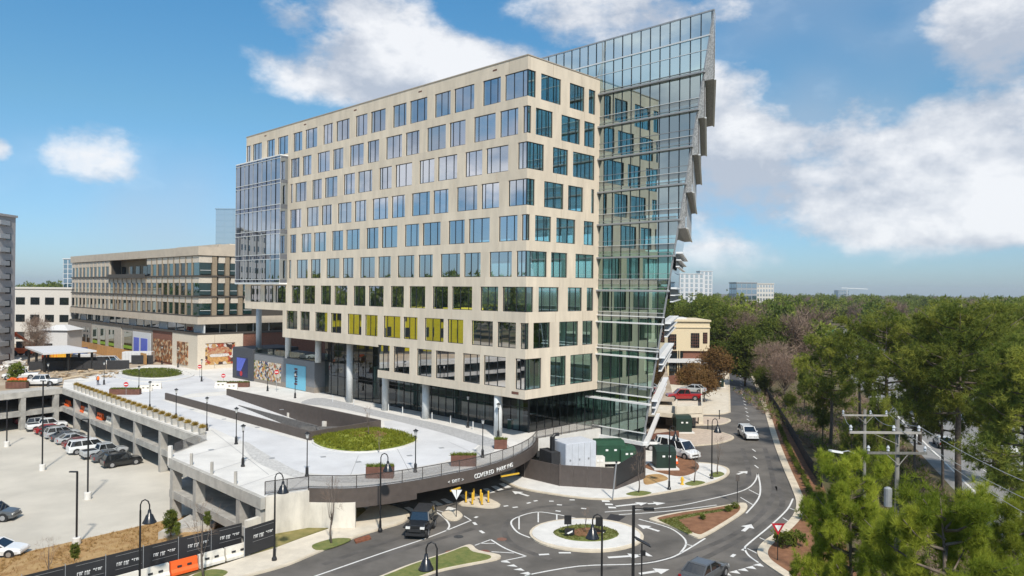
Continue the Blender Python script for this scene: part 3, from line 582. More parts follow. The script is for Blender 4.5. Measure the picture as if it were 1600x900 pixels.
def pane_quad(m, P0, du, dn, w, z0, z1):
    # one glass lite with a tiny random tilt so that reflections break from lite to lite
    t = rnd.uniform(-.006, .006)*w; t2 = rnd.uniform(-.004, .004)
    p = [P0, P0+du*w, P0+du*w+UZ*(z1-z0), P0+UZ*(z1-z0)]; p[1] = p[1]+dn*t; p[2] = p[2]+dn*(t+t2); p[3] = p[3]+dn*t2
    m.add(p, [(0, 1, 2, 3)])
def window(a0, a1, z0, z1, side, corner=False):
    """side 'L': along UL at b=REC ; side 'R': along UR at a=REC"""
    du, inn = (UL, UR) if side == 'L' else (UR, UL)
    base = BP(0, 0, 0)
    def Pt(s, dep, z): return Vector((base.x, base.y, 0))+du*s+inn*dep+UZ*z
    w = a1-a0; fw = .07
    f = MB()
    for zz in (z0, z1-fw): f.box(Pt(a0, REC-.03, zz), du*w, inn*.12, UZ*fw)
    f.box(Pt(a0, REC-.028, z0+fw), du*fw, inn*.12, UZ*(z1-z0-2*fw)); f.box(Pt(a1-fw, REC-.028, z0+fw), du*fw, inn*.12, UZ*(z1-z0-2*fw))
    n = 3 if w > 2.6 else (2 if w > 1.2 else 1)
    cuts = [0, .2, .6, 1] if n == 3 and rnd.random() < .5 else ([0, .4, .8, 1] if n == 3 else [i/n for i in range(n+1)])
    for c in cuts[1:-1]: f.box(Pt(a0+w*c-.035, REC-.026, z0+fw), du*.07, inn*.11, UZ*(z1-z0-2*fw))
    wo = f.build('window', M_FRAME, main)
    g = MB()
    for c0, c1 in zip(cuts, cuts[1:]): pane_quad(g, Pt(a0+w*c0, REC+.02, z0), du, inn, w*(c1-c0), z0, z1)
    g.build('pane', rnd.choice(M_GLASSES if side == 'L' else M_GLASSR), wo)
for i, (zt, zb) in enumerate(RZ):
    mid = (ROWPX[i][0]+ROWPX[i][1])/2
    aend = LA if i < 7 else (A8 if i == 7 else A9)
    # left facade
    edges = []
    for k, (x0, x1) in enumerate(WL[i]):
        cor = k == len(WL[i])-1
        hi = fa(x0, ROWPX[i][0]*.5+mid*.5-(x0-823)*.0+0) if False else None
        # picture row of the window centre at that column follows the facade's perspective
        zc = (zt+zb)/2
        def solve(x):
            a = 10.
            for _ in range(6):
                y = PX(BP(a, 0, zc))[1]; a = fa(x, y)
            return a
        a1 = solve(x0)+.06; a0 = .06 if cor else solve(x1)-.06
        edges.append((a0, a1))
    edges = sorted(e for e in edges if e[1]-e[0] > .35 and e[1] < aend+.2)
    for a0, a1 in edges:
        a1 = min(a1, aend-.1); window(a0 if a0 > .1 else REC, a1, zb, zt, 'L')
    cur = 0. if edges[0][0] > .5 else edges[0][1]
    prs = []; bayskip = ABAY if i in (1, 2, 3, 4, 5) else aend
    ed2 = edges if edges[0][0] > .5 else edges[1:]
    for a0, a1 in ed2: prs.append((cur, a0)); cur = a1
    prs.append((cur, aend))
    for p0, p1 in prs:
        if p1-p0 > .05: bb(m_ := MB(), p0, p1, 0, TH, zb, zt); m_.build('pier', M_BEIGE, main)
    # right facade
    eb = []
    for k, (x0, x1) in enumerate(WR[i]):
        zc = (zt+zb)/2
        def solveb(x):
            b = 5.
            for _ in range(6):
                y = PX(BP(0, b, zc))[1]; b = fb(x, y)
            return b
        b0 = .06 if k == 0 else solveb(x0); eb.append((b0, solveb(x1)))
    for b0, b1 in eb: window(b0 if b0 > .1 else REC, b1, zb, zt, 'R')
    cur = eb[0][1]
    for b0, b1 in eb[1:]:
        bb(m_ := MB(), 0, TH, cur, b0, zb, zt); m_.build('pier', M_BEIGE, main); cur = b1
    if LB-cur > .05: bb(m_ := MB(), 0, TH, cur, LB, zb, zt); m_.build('pier', M_BEIGE, main)
    q = MB(); q.box(BP(REC-.05, REC-.05, zb), UL*.12, UR*.12, UZ*(zt-zb)); q.build('corner_post', M_FRAME, main)
# spandrel bands cut into panels with open joints
bands = [(RZ[0][0], ZTOP)]+[(RZ[i+1][0], RZ[i][1]) for i in range(8)]+[(ZBOT, RZ[8][1])]
def band_panels(z0, z1, a_end, off, b_end=None, a_start=0.):
    cuts = [a_start]; a = a_start+off
    while a < a_end-2: cuts.append(a); a += 7.6
    cuts.append(a_end)
    for c0, c1 in zip(cuts, cuts[1:]):
        bb(q := MB(), c0+(.022 if c0 > 0 else 0), c1-.022, 0, TH, z0, z1); q.build('spandrel_panel', M_BEIGE, main)
    if b_end:
        cuts = [TH, 3.2+off*.4, 9.0+off*.25, b_end]
        for c0, c1 in zip(cuts, cuts[1:]): bb(q := MB(), 0, TH, c0+.022, c1-.022, z0, z1); q.build('spandrel_panel', M_BEIGE, main)
for i, (z0, z1) in enumerate(bands):
    ae = LA if i <= 6 else (LA if i == 7 else (A8 if i == 8 else A9))
    if i == 7: band_panels(z0, z1, A8, 4+(i*2.3) % 5, LB); band_panels(Z7, z1, LA, 9, None, A8)
    elif i == 8: band_panels(z0, z1, A9, 4+(i*2.3) % 5, LB); band_panels(Z8, z1, A8, 9, None, A9)
    else: band_panels(z0, z1, ae, 3+(i*2.3) % 5, LB)
# roof coping, joint caps, soffits
bb(q := MB(), -.06, LA+.05, -.06, .5, ZTOP, ZTOP+.12); bb(q, -.06, .5, .5, LB, ZTOP, ZTOP+.12); q.build('coping', mat('coping', (.40, .34, .27), .6, .05), main)
bb(q := MB(), .5, LA-.2, .5, LB+14, ZTOP-1.0, ZTOP-.7); q.build('roof', mat('roof_membrane', (.5, .5, .48), .9, .1), main)
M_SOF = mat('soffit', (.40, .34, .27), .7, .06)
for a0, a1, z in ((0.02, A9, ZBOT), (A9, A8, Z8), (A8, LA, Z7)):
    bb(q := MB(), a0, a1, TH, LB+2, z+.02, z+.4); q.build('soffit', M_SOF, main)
bb(q := MB(), LA-TH, LA, TH, LB+14, Z7, ZTOP); q.build('end_wall', M_BEIGE, main)
bb(q := MB(), A8-TH, A8, TH, LB, Z8, Z7); bb(q, A9-TH, A9, TH, LB, ZBOT, Z8); q.build('end_wall', M_BEIGE, main)
for i_, (z0_, z1_) in enumerate(bands):
    bb(q := MB(), 2, LA, LB+14, LB+14.4, z0_, z1_); q.build('rear_band', M_BEIGE, main)
bb(q := MB(), 2, LA, LB+14, LB+14.4, ZP, ZBOT); q.build('rear_wall', M_BEIGE, main)
# floors, core and columns inside (seen through the glass)
M_CEIL = mat('ceiling_slab', (.72, .72, .70), .8, .08); M_CORE = mat('core_wall', (.48, .46, .42), .8, .1)
for i in range(9):
    z = (RZ[i][1]+(RZ[i+1][0] if i < 8 else ZBOT))/2
    ae = LA-.5 if i < 7 else (A8-.5 if i == 7 else A9-.5)
    bb(q := MB(), TH+.02, ae, TH+.02, LB-.1, z-.25, z+.15); bb(q, -1.0, ae, LB+.35, LB+13, z-.25, z+.15); q.build('floor_slab', M_CEIL, main)
    for a in np.arange(4, ae, 9.1):
        for b in (4.6, 11.5):
            q = MB(); p = BP(a, b, z); q.cyl(p, p+UZ*3.8, .38, n=10); q.build('interior_column', M_CEIL, main)
bb(q := MB(), 24, LA-14, 8.5, LB+2, Z7, ZTOP-1.2); bb(q, 14, A9+6, 8.5, LB+4, ZP, Z7); q.build('core', M_CORE, main)
# ---------------------------------------------------------------- glass wing with slanted prow
I0 = BP(0, LB, 0)
def fw_(px, py): return -(HIT(px, py, I0, NL)-I0).dot(UL)       # distance along the wing from the inner corner (towards the prow)
def zw(px, py): return HIT(px, py, I0, NL).z
WTOP, ZWT = fw_(1116, 15), zw(1116, 15); WBOT, ZWB = fw_(1004, 693), zw(1004, 693)
def LW(z): return WBOT+(WTOP-WBOT)*(z-ZWB)/(ZWT-ZWB)
def WP(w, z, out=0.): return I0-UL*w-UR*out+UZ*z
PITCHW = (fw_(1095.5, 40)-fw_(945.4, 80))/10.
W0 = fw_(945.4, 80)
M_WGL = glass('wing_glass', (.34, .58, .56), .5, gcol=(.78, .92, .93)); M_WSP = glass('wing_spandrel', (0, 0, 0), .30, see=False, dark=(.12, .14, .13), gcol=(.84, .93, .93)); M_WLOW = glass('wing_low_glass', (.36, .60, .50), .36, gcol=(.72, .95, .86))
M_PARA = glass('parapet_glass', (.50, .62, .62), .40, gcol=(.82, .92, .93))
wing = MB(); wing.box(WP(-.05, ZWB, -.35), -UL*.1, UR*.1, UZ*(ZWT-ZWB)); wing = wing.build('glass_wing', M_FRAME, main)
zt1, ztr = zw(1116, 15), zw(1109.7, 54.3)
FZ = [RZ[i][0]-.45 for i in range(9)]                    # thick fin of each storey
SILL = [RZ[i][1]-.1 for i in range(9)]
levels = [(ZWT, ztr, M_PARA), (ztr, FZ[0]+.9, M_WGL)]
for i in range(9):
    nxt = FZ[i+1] if i < 8 else ZBOT-1.2
    top = FZ[0]+.9 if i == 0 else FZ[i]+.9
    levels.append((top, SILL[i], M_WGL if i < 5 else M_WLOW)); levels.append((SILL[i], nxt+.9, M_WSP))
levels.append((ZBOT-.3, ZP+.25, M_WLOW)); levels.append((ZP+.25, ZWB, M_WSP))
def wleft(z): 
    if z > ZTOP+.2: return -11.5
    return -3.7 if z < ZBOT-.05 else 0.
wk = [W0+PITCHW*k for k in range(-14, 16)]
for z1, z0, m in levels:
    zc = (z0+z1)/2; wl_ = wleft(zc) if zc < ZBOT or zc > ZTOP else 0.
    if m is levels[0][2] or zc > ZTOP-.6: wl_ = -11.5
    cuts = [wl_]+[w for w in wk if w > wl_+.3]
    for a, b in zip(cuts, cuts[1:]):
        if a > LW(z1)+.01: break
        poly = clip_poly([(a, z0), (b, z0), (b, z1), (a, z1)], lambda p: LW(p[1])-p[0])
        if len(poly) < 3: continue
        q = MB(); t1, t2 = rnd.uniform(-.003, .003), rnd.uniform(-.003, .003)
        q.add([WP(p[0], p[1], (p[0]-a)*t1+(p[1]-z0)*t2) for p in poly], [tuple(range(len(poly)))])
        q.build('glass_panel', m, wing)
for w in wk:
    zlo = ZWB
    if w < -11.5: continue
    if w < 0: zlo = ZTOP-.5
    # where the slanted prow cuts the mullion
    if w > WBOT: zlo = max(zlo, ZWB+(w-WBOT)/(WTOP-WBOT)*(ZWT-ZWB))
    if zlo >= ZWT-.3: continue
    q = MB(); q.box(WP(w-.035, zlo, .07), -UL*.07, UR*.14, UZ*(ZWT-zlo)); q.build('mullion', M_FRAME, wing)
    if -3.7 < w < 0:
        q = MB(); q.box(WP(w-.035, ZP, .07), -UL*.07, UR*.14, UZ*(ZBOT-ZP)); q.build('mullion', M_FRAME, wing)
def fin(z, dep, h, m, left=None, name='horizontal_fin'):
    wl_ = left if left is not None else -.25
    q = MB(); q.box(WP(wl_, z, dep), -UL*(LW(z)-wl_+dep*.6), UR*(dep-.03), UZ*h); return q.build(name, m, wing)
M_FINW = mat('fin_metal', (.70, .71, .70), .4, .05, metal=.2)
fin(ZWT-.1, .12, .16, M_GREYM, -11.5, 'top_cap'); fin(ztr-.1, .16, .16, M_FINW, -11.5)
fin(zw(1106.5, 77.6), .1, .06, M_FINW, -2.)
for i in range(9):
    if i < 7:
        fin(FZ[i], .5, .2, M_GREYM); fin(FZ[i]+.5, .12, .05, M_GREYM); fin(FZ[i]-2.0, .1, .045, M_GREYM) if i else None
        fin(SILL[i], .12, .06, M_FINW)
    else:
        fin(FZ[i]+.25, .5, .16, M_WHITE); fin(FZ[i]+1.1, .3, .1, M_WHITE); fin(SILL[i], .16, .1, M_FINW)
fin(FZ[6]+.1, .45, .14, M_WHITE)
fin(ZBOT-1.15, .55, .2, M_WHITE, -1.5); fin(ZBOT-.3, .3, .1, M_WHITE, 0); fin(ZP+.25, .2, .1, M_WHITE, -.6); 
q = MB(); q.box(WP(-1.2, ZWB-.2, .35), -UL*(WBOT+1.5), UR*.8, UZ*.42); q.build('base_beam', M_WHITE, wing)
q = MB(); q.cyl(WP(-1.2, ZTOP-.4, -1.5), WP(.5, ZWT, -.4), .16, n=8); q.cyl(WP(-2.4, ZTOP-.4, -1.8), WP(-.2, ztr, -.5), .1, n=8); q.build('roof_brace', M_WHITE, wing)
# prow end face: leaning dark glass with stepped vertical screens
E1 = HIT(1007, 693, WP(WBOT, ZWB), UZ); 
ed = Vector((math.sin(R(15)), math.cos(R(15)), 0)); eo = Vector((ed.y, -ed.x, 0)); EL = 24.0
prow = MB(); prow.bar(WP(WBOT, ZWB), WP(WTOP, ZWT), .16, .16); prow = prow.build('prow', M_GREYM, main)
M_EGL = glass('prow_glass', (0, 0, 0), .25, see=False, dark=(.022, .024, .026))
zz = [ZWB]+[z for z in reversed(FZ)]+[ztr, ZWT]; zz = sorted(zz)
M_SCR = mat('perforated_screen', (.30, .30, .29), .6, .45, 6., .4, thr=(.42, .58), col2=(.52, .51, .49))
for z0, z1 in zip(zz, zz[1:]):
    q = MB(); q.add([WP(LW(z0), z0, .02), WP(LW(z0), z0)+ed*EL, WP(LW(z1), z1)+ed*EL, WP(LW(z1), z1, .02)], [(0, 1, 2, 3)]); q.build('end_glass', M_EGL, prow)
for i in range(10):
    zt_ = FZ[i]+.2 if i < 9 else ZBOT-.9
    upper = i < 5
    base = WP(LW(zt_), zt_)+eo*.35
    if upper:
        zlo = FZ[i]-.9; zhi = FZ[i-1]+.2 if i else ZWT-.3; bs = WP(LW(zhi), zlo)+eo*.12; nq = 6
        for k in range(nq): q = MB(); q.box(bs+ed*(.15+EL*k/nq), ed*(EL/nq-.06), eo*.06, UZ*(zhi-zlo)); q.build('screen_panel', M_SCR, prow)
        q = MB(); q.box(bs-UZ*.06, ed*(EL+.2), eo*.22, UZ*.1); q.build('louver', M_FINW, prow)
        g0 = WP(LW(zlo), zlo)-eo*.05; g1 = bs+UZ*.02; q = MB(); q.add([g0, g1, g1+ed*EL, g0+ed*EL, g0+UZ*.08, g1+UZ*.08, g1+ed*EL+UZ*.08, g0+ed*EL+UZ*.08], [(0, 1, 2, 3), (4, 5, 6, 7), (0, 1, 5, 4), (1, 2, 6, 5)]); q.build('screen_soffit', M_SCR, prow)
        w0_, w1_ = LW(zlo)+.1, LW(zhi)+.1; q = MB()
        for dd in (.06, .12): q.add([WP(w0_, zlo, dd), WP(w1_, zlo, dd), WP(w1_, zhi, dd)], [(0, 1, 2)])
        q.add([WP(w0_, zlo, .06), WP(w1_, zlo, .06), WP(w1_, zlo, .12), WP(w0_, zlo, .12)], [(0, 1, 2, 3)]); q.add([WP(w1_, zlo, .06), WP(w1_, zhi, .06), WP(w1_, zhi, .12), WP(w1_, zlo, .12)], [(0, 1, 2, 3)]); q.build('screen_return', M_SCR, prow)
    else:
        q = MB(); q.box(WP(LW(zt_-1.6), zt_-4.0)+ed*.12-eo*.1, ed*EL, eo*.05, UZ*4.1); q.build('end_panel', M_EGL, prow)
        for k, dz in enumerate((.25, -.55, -1.3)):
            q = MB(); q.box(base+UZ*dz-UZ*.08-eo*.1, ed*EL, eo*(.75-.18*k), UZ*(.2 if k == 0 else .12)); q.build('louver', M_WHITE, prow)
        q = MB(); q.box(base-UZ*1.3-eo*.1, ed*EL, eo*.05, UZ*1.4); q.build('louver_screen', mat('dark_screen', (.06, .058, .055), .5, .1), prow)
q = MB(); q.box(WP(WBOT, ZWB-.2, .2), ed*EL, eo*.8, UZ*.35); q.build('base_beam', M_WHITE, prow)
q = MB(); q.add([WP(-14, ZWT-.4), WP(WTOP-.3, ZWT-.4), WP(WTOP-.3, ZWT-.4)+ed*EL, WP(-14, ZWT-.4)+ed*EL], [(0, 1, 2, 3)]); 
# floors of the wing
for i in range(9):
    z = FZ[i]+.15; q = MB(); w1_ = LW(z)-.6; q.add([WP(-1, z, -.15), WP(w1_, z, -.15), WP(w1_, z)+ed*(EL-1), WP(-1, z)+ed*EL, WP(-1, z+.5, -.15), WP(w1_, z+.5, -.15), WP(w1_, z+.5)+ed*(EL-1), WP(-1, z+.5)+ed*EL], [(0, 1, 2, 3), (4, 5, 6, 7), (0, 1, 5, 4), (1, 2, 6, 5)]); q.build('floor_slab', M_CEIL, main)
q = MB(); q.box(WP(1., ZP, -4), UL*5, UR*5, UZ*(ZTOP-ZP)); q.build('core', M_CORE, main)
# plinth under the wing
q = MB(); q.box(WP(-.3, 0, -.2), -UL*(WBOT-.1), UR*1, UZ*(ZWB-.05)); q.add([WP(WBOT-.6, 0, -.2), WP(WBOT-.6, 0)+ed*20, WP(WBOT-.6, ZWB)+ed*20, WP(WBOT-.6, ZWB, -.2)], [(0, 1, 2, 3)]); q.build('plinth', mat('plinth_grey', (.15, .15, .16), .7, .1), main)
# ---------------------------------------------------------------- lobby, columns, podium
RL, RRr = 4.7, 3.7
M_LOB = glass('lobby_glass', (.36, .46, .43), .085, .6)
pdP = G(491, 614.5, ZP)-C0; AP, BPd = pdP.dot(UL), pdP.dot(UR)
lob = MB(); bb(lob, RRr-.1, RRr+.1, RL-.1, RL+.1, ZP, ZBOT); lob = lob.build('lobby', M_FRAME, main)
def glaze(a_or_b, lo, hi, z0, z1, side, step=1.55, m=M_LOB, parent=lob, trans=None):
    du = UL if side == 'L' else UR; inn = UR if side == 'L' else UL
    n = max(1, round((hi-lo)/step)); st = (hi-lo)/n
    for k in range(n):
        P = BP(0, a_or_b, z0)+UL*(lo+k*st) if side == 'L' else BP(a_or_b, lo+k*st, z0)
        q = MB(); pane_quad(q, P, du, inn, st, z0, z1); q.build('glass_panel', m, parent)
        q = MB(); q.box(P-du*.035-inn*.06, du*.07, inn*.12, UZ*(z1-z0)); q.build('mullion', M_FRAME, parent)
    for zz_ in (trans or [z0+.02, z1-.1]):
        P = BP(0, a_or_b, zz_)+UL*lo if side == 'L' else BP(a_or_b, lo, zz_)
        q = MB(); q.box(P-inn*.062, du*(hi-lo), inn*.124, UZ*.09); q.build('transom', M_FRAME, parent)
glaze(RL, RRr, A9, ZP, ZBOT, 'L', trans=[ZP+.02, ZP+2.9]); glaze(RL, A9, AP-1.0, ZP, Z8, 'L', 1.9, trans=[ZP+.02, ZP+3.1, Z8-2])
glaze(RRr, RL, LB, ZP, ZBOT, 'R', trans=[ZP+.02])
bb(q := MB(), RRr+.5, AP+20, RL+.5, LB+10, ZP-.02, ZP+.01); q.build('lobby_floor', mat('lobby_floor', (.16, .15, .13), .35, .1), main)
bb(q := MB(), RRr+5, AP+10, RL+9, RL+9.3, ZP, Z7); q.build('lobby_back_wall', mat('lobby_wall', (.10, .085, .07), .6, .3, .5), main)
for a in np.arange(8, AP, 6.3):
    bb(q := MB(), a, a+.5, RL+3, RL+3.6, ZP, ZBOT); q.build('interior_column', M_CEIL, main)
M_COL = mat('column_paint', (.60, .62, .62), .6, .05)
zt_of = lambda a: ZBOT if a < A9 else (Z8 if a < A8 else Z7)
PZ = ZH(565.5, BP(AP, BPd, 0))
for x, y, z in ((778, 681, ZP), (665, 654, ZP), (602, 641, ZP), (546, 628.5, ZP), (497, 566, PZ), (450, 559, PZ), (404, 549, PZ)):
    p = G(x, y, z); a = (p-C0).dot(UL); q = MB(); q.cyl(p-UZ*.05, Vector((p.x, p.y, zt_of(a)+.05)), .5, n=18); q.build('column', M_COL, main, True)
def fp(px, py):                                     # a on the podium front plane
    return (HIT(px, py, BP(0, BPd, 0), NL)-C0).dot(UL)
AE = fp(397, 590); AE2 = fp(365.5, 575)
M_GBR = mat('grey_brick', (.20, .205, .215), .8, .12, 6, .15); M_GBR2 = mat('dark_grey_brick', (.062, .066, .076), .8, .12, 6, .15); M_TANB = mat('tan_base', (.27, .235, .20), .85, .1, 3)
pod = MB(); bb(pod, AP, AE, BPd, BPd+9, ZP+.9, PZ); pod = pod.build('podium', M_GBR, main)
bb(q := MB(), AP-.02, AE, BPd-.02, BPd+9, ZP, ZP+.9); q.build('base_course', M_TANB, pod)
bb(q := MB(), AE+.01, AE2, BPd-.25, BPd+9, ZP, PZ+.75); q.build('dark_pier_block', M_GBR2, pod)
bb(q := MB(), AP-.04, AE, BPd-.04, BPd+9, PZ, PZ+.12); q.build('terrace_edge', M_GBR2, pod)
for k in range(9):
    a0 = AP+(AE-AP)*k/9; bb(q := MB(), a0+.03, a0+(AE-AP)/9-.03, BPd+.2, BPd+.22, PZ+.12, PZ+1.15); q.build('glass_guard', glass('guard_glass', (.75, .86, .82), .12), pod)
def poster(lo, hi, zlo, zhi, m, dep, name='mural'):
    bb(q := MB(), lo, hi, BPd-dep-.05, BPd-dep, zlo, zhi); return q.build(name, m, pod)
def mural(name, cols, scale=1.2, kind='noise'):
    m = bpy.data.materials.new(name); m.use_nodes = True; n = m.node_tree.nodes; l = m.node_tree.links; tc = n.new('ShaderNodeTexCoord')
    t = n.new('ShaderNodeTexVoronoi'); t.inputs['Scale'].default_value = scale; t.inputs['Randomness'].default_value = 1
    nz = n.new('ShaderNodeTexNoise'); nz.inputs['Scale'].default_value = scale*1.6; nz.inputs['Detail'].default_value = 3; l.new(tc.outputs['Object'], nz.inputs[0])
    ad = n.new('ShaderNodeMix'); ad.data_type = 'RGBA'; ad.blend_type = 'ADD'; ad.inputs['Factor'].default_value = .6; l.new(tc.outputs['Object'], ad.inputs['A']); l.new(nz.outputs['Color'], ad.inputs['B']); l.new(ad.outputs['Result'], t.inputs['Vector'])
    cr = n.new('ShaderNodeValToRGB'); e = cr.color_ramp; e.interpolation = 'CONSTANT'
    while len(e.elements) < len(cols): e.elements.new(.5)
    for i, c in enumerate(cols): e.elements[i].position = i/len(cols); e.elements[i].color = (*c, 1)
    sp = n.new('ShaderNodeSeparateColor'); l.new(t.outputs['Color'], sp.inputs[0]); l.new(sp.outputs[0], cr.inputs[0]); l.new(cr.outputs[0], n['Principled BSDF'].inputs['Base Color']); n['Principled BSDF'].inputs['Roughness'].default_value = .5
    return m
M_MUR1 = mural('food_mural', [(.55, .5, .42), (.35, .12, .05), (.6, .52, .4), (.5, .25, .04), (.12, .16, .05), (.62, .6, .55), (.45, .3, .18), (.03, .04, .12)], 2.4)
M_BLUE = mat('poster_blue', (.10, .14, .55), .5, .1); M_NAVY = mat('poster_navy', (.015, .02, .08), .5, .1); M_CYAN = mat('poster_cyan', (.17, .50, .66), .5, .05, 3)
z_a, z_b = ZH(552, BP(AE, BPd, 0)), 0
poster(fp(439, 580), AE-.1, ZP+.6, PZ-1.2, M_MUR1, .0); poster(fp(478, 595), fp(447.5, 590), ZP+.1, PZ-1.0, M_CYAN, .03, 'blue_poster')
pa, pb_ = fp(389, 580), fp(372, 575)
poster(pa, pb_, ZP+.5, PZ-1.1, M_NAVY, .25, 'navy_poster')
q = MB(); zlo, zhi = ZP+1.5, PZ-1.15; q.add([BP(pb_-.1, BPd-.32, zlo), BP(pb_-.1, BPd-.32, zhi), BP(pa+.6, BPd-.32, zhi), BP((pa+pb_)/2+.4, BPd-.32, zlo)], [(0, 1, 2, 3)]); q.build('poster_graphic', M_BLUE, pod)
q = MB(); q.cyl(BP((pa+pb_)/2+.3, BPd-.33, ZP+1.1), BP((pa+pb_)/2+.3, BPd-.31, ZP+1.1), .5, n=14); q.build('poster_graphic', mat('poster_red', (.5, .02, .03), .5, .05), pod)
ca = fp(463, 590)
for k in range(7):
    q = MB(); zc = PZ-1.5-k*.42; bb(q, ca-.5, ca+.5-.12*(k % 3), BPd-.1, BPd-.09, zc-.3, zc); q.build('poster_letter', M_NAVY if k % 3 else mat('poster_dkred', (.14, .03, .04), .5), pod)
# ---------------------------------------------------------------- projecting glass bay at the far left end
zb0 = ZH(442, BP(ABAY, 0, 0)); zb1 = ZH(243, BP(ABAY, -1, 0)); BD = 1.3; aE = LA+1.0
bay = MB(); bb(bay, ABAY-.05, aE+.1, -BD-.1, .1, zb1, zb1+.18); bb(bay, ABAY-.05, aE+.1, -BD-.1, .1, zb0-.25, zb0); bay = bay.build('glass_bay', M_WHITE, main)
M_BGL = glass('bay_glass', (.26, .36, .44), .58, gcol=(.82, .90, 1.0)); M_BSP = glass('bay_spandrel', (0, 0, 0), .34, see=False, dark=(.035, .045, .065), gcol=(.80, .86, 1.0))
lv = [zb0]
for i in (5, 4, 3, 2, 1):
    for z in (RZ[i][1]-.2, RZ[i][0]+.2):
        if zb0+.3 < z < zb1-.3: lv.append(z)
lv.append(zb1); lv = sorted(lv)
nb = 10
for j, (z0, z1) in enumerate(zip(lv, lv[1:])):
    thin = (z1-z0) < 2.0
    for k in range(nb):
        a0 = ABAY+(aE-ABAY)*k/nb; a1 = ABAY+(aE-ABAY)*(k+1)/nb; q = MB(); pane_quad(q, BP(a0, -BD, z0), UL, UR, a1-a0, z0, z1); q.build('glass_panel', M_BSP if thin else M_BGL, bay)
    q = MB(); pane_quad(q, BP(ABAY, -BD, z0), UR, UL, BD, z0, z1); q.build('glass_panel', M_BSP if thin else M_BGL, bay)
    q = MB(); pane_quad(q, BP(aE, -BD, z0), UR, UL, BD+6, z0, z1); q.build('glass_panel', M_BSP, bay)
    q = MB(); bb(q, ABAY-.04, aE, -BD-.14, -BD+.02, z0-.04, z0+.05); q.build('transom', M_FINW, bay)
for k in range(nb+1):
    a0 = ABAY+(aE-ABAY)*k/nb; bb(q := MB(), a0-.035, a0+.035, -BD-.08, -BD+.05, zb0, zb1); q.build('mullion', M_FRAME if k % 2 else M_GREYM, bay)
# small roof drain slots and address mark on the fascia
for a in (5, 19, 34, 48, 61):
    bb(q := MB(), a, a+.7, -.012, .02, ZTOP-.75, ZTOP-.55); q.build('scupper', M_CORTEN, main)
bb(q := MB(), 1.0, 2.1, -.02, .02, ZBOT+.45, ZBOT+.75); q.build('address_plate', M_CORTEN, main)
# reflected surroundings off to the left: a yellow-sheathed building under construction (its mirror image shows in the lower windows)
# ================================================================ OTHER BUILDINGS
def axes_box(m, O, a0, a1, b0, b1, z0, z1, ua=UL, ub=UR): return m.box(Vector((O.x, O.y, 0))+ua*a0+ub*b0+UZ*z0, ua*(a1-a0), ub*(b1-b0), UZ*(z1-z0))
M_DGL = glass('dark_glass', (0, 0, 0), .10, see=False, dark=(.015, .02, .022)); M_DGL2 = glass('teal_glass', (0, 0, 0), .3, see=False, dark=(.01, .035, .04), gcol=(.8, .95, 1))
# ---- low office block with shops, left of the tower
M0 = AT(310.7, 452, 153.); M0.z = 0
blk = thing('shop_block', 'long low office block over shops with tan pilasters and flat beige roof', 'building', (M0.x, M0.y, ZP))
def mz(py): return ZH(py, M0)
def ma(px, py=450): return (HIT(px, py, M0, NL)-M0).dot(UL)
def mb(px, py=450): return (HIT(px, py, M0, NR)-M0).dot(UR)
def mbx(name, mt, a0, a1, b0, b1, z0, z1, par=None): q = MB(); axes_box(q, M0, a0, a1, b0, b1, z0, z1); return q.build(name, mt, par or blk)
LM = ma(112); BM = 34.; M_BEI2 = mat('block_beige', (.50, .43, .345), .8, .08, .6); M_BAND = mat('block_white_panel', (.56, .50, .42), .75, .08, 1.5, objvar=.05); M_TAN = mat('tan_pilaster', (.27, .215, .15), .75, .12); M_DLINE = mat('dark_line', (.07, .06, .05), .6)
lg0, lg1 = ma(228), ma(172)
mbx('upper_wall', M_DLINE, .4, LM, .4, BM, mz(507), mz(432)); mbx('upper_wall', M_DLINE, .4, lg0, .4, BM, mz(432)+.01, mz(399)); mbx('upper_wall', M_DLINE, lg1, LM, .4, BM, mz(432)+.01, mz(399)); mbx('upper_wall', M_DLINE, lg0+.01, lg1-.01, 3.01, BM, mz(432)+.01, mz(399))
mbx('roof', M_BEI2, -.3, LM+.3, -.3, BM, mz(398.7), mz(385)); mbx('roof_monitor', M_BEI2, -.3, ma(247), 4, 12, mz(385), mz(380)); mbx('rooftop_plant', M_BAND, 1, 10, 7, 16, mz(385), mz(378))
mbx('soffit_band', M_BEI2, -.35, LM+.4, -.35, BM, mz(507), mz(495.5))
frows = [(399.2, 410, 430, 432), (432, 442, 462, 464.3), (464.3, 474, 493, 495.5)]
NB = 26; lo0 = ma(300); st = (LM-lo0)/NB; lg0, lg1 = ma(228), ma(172)
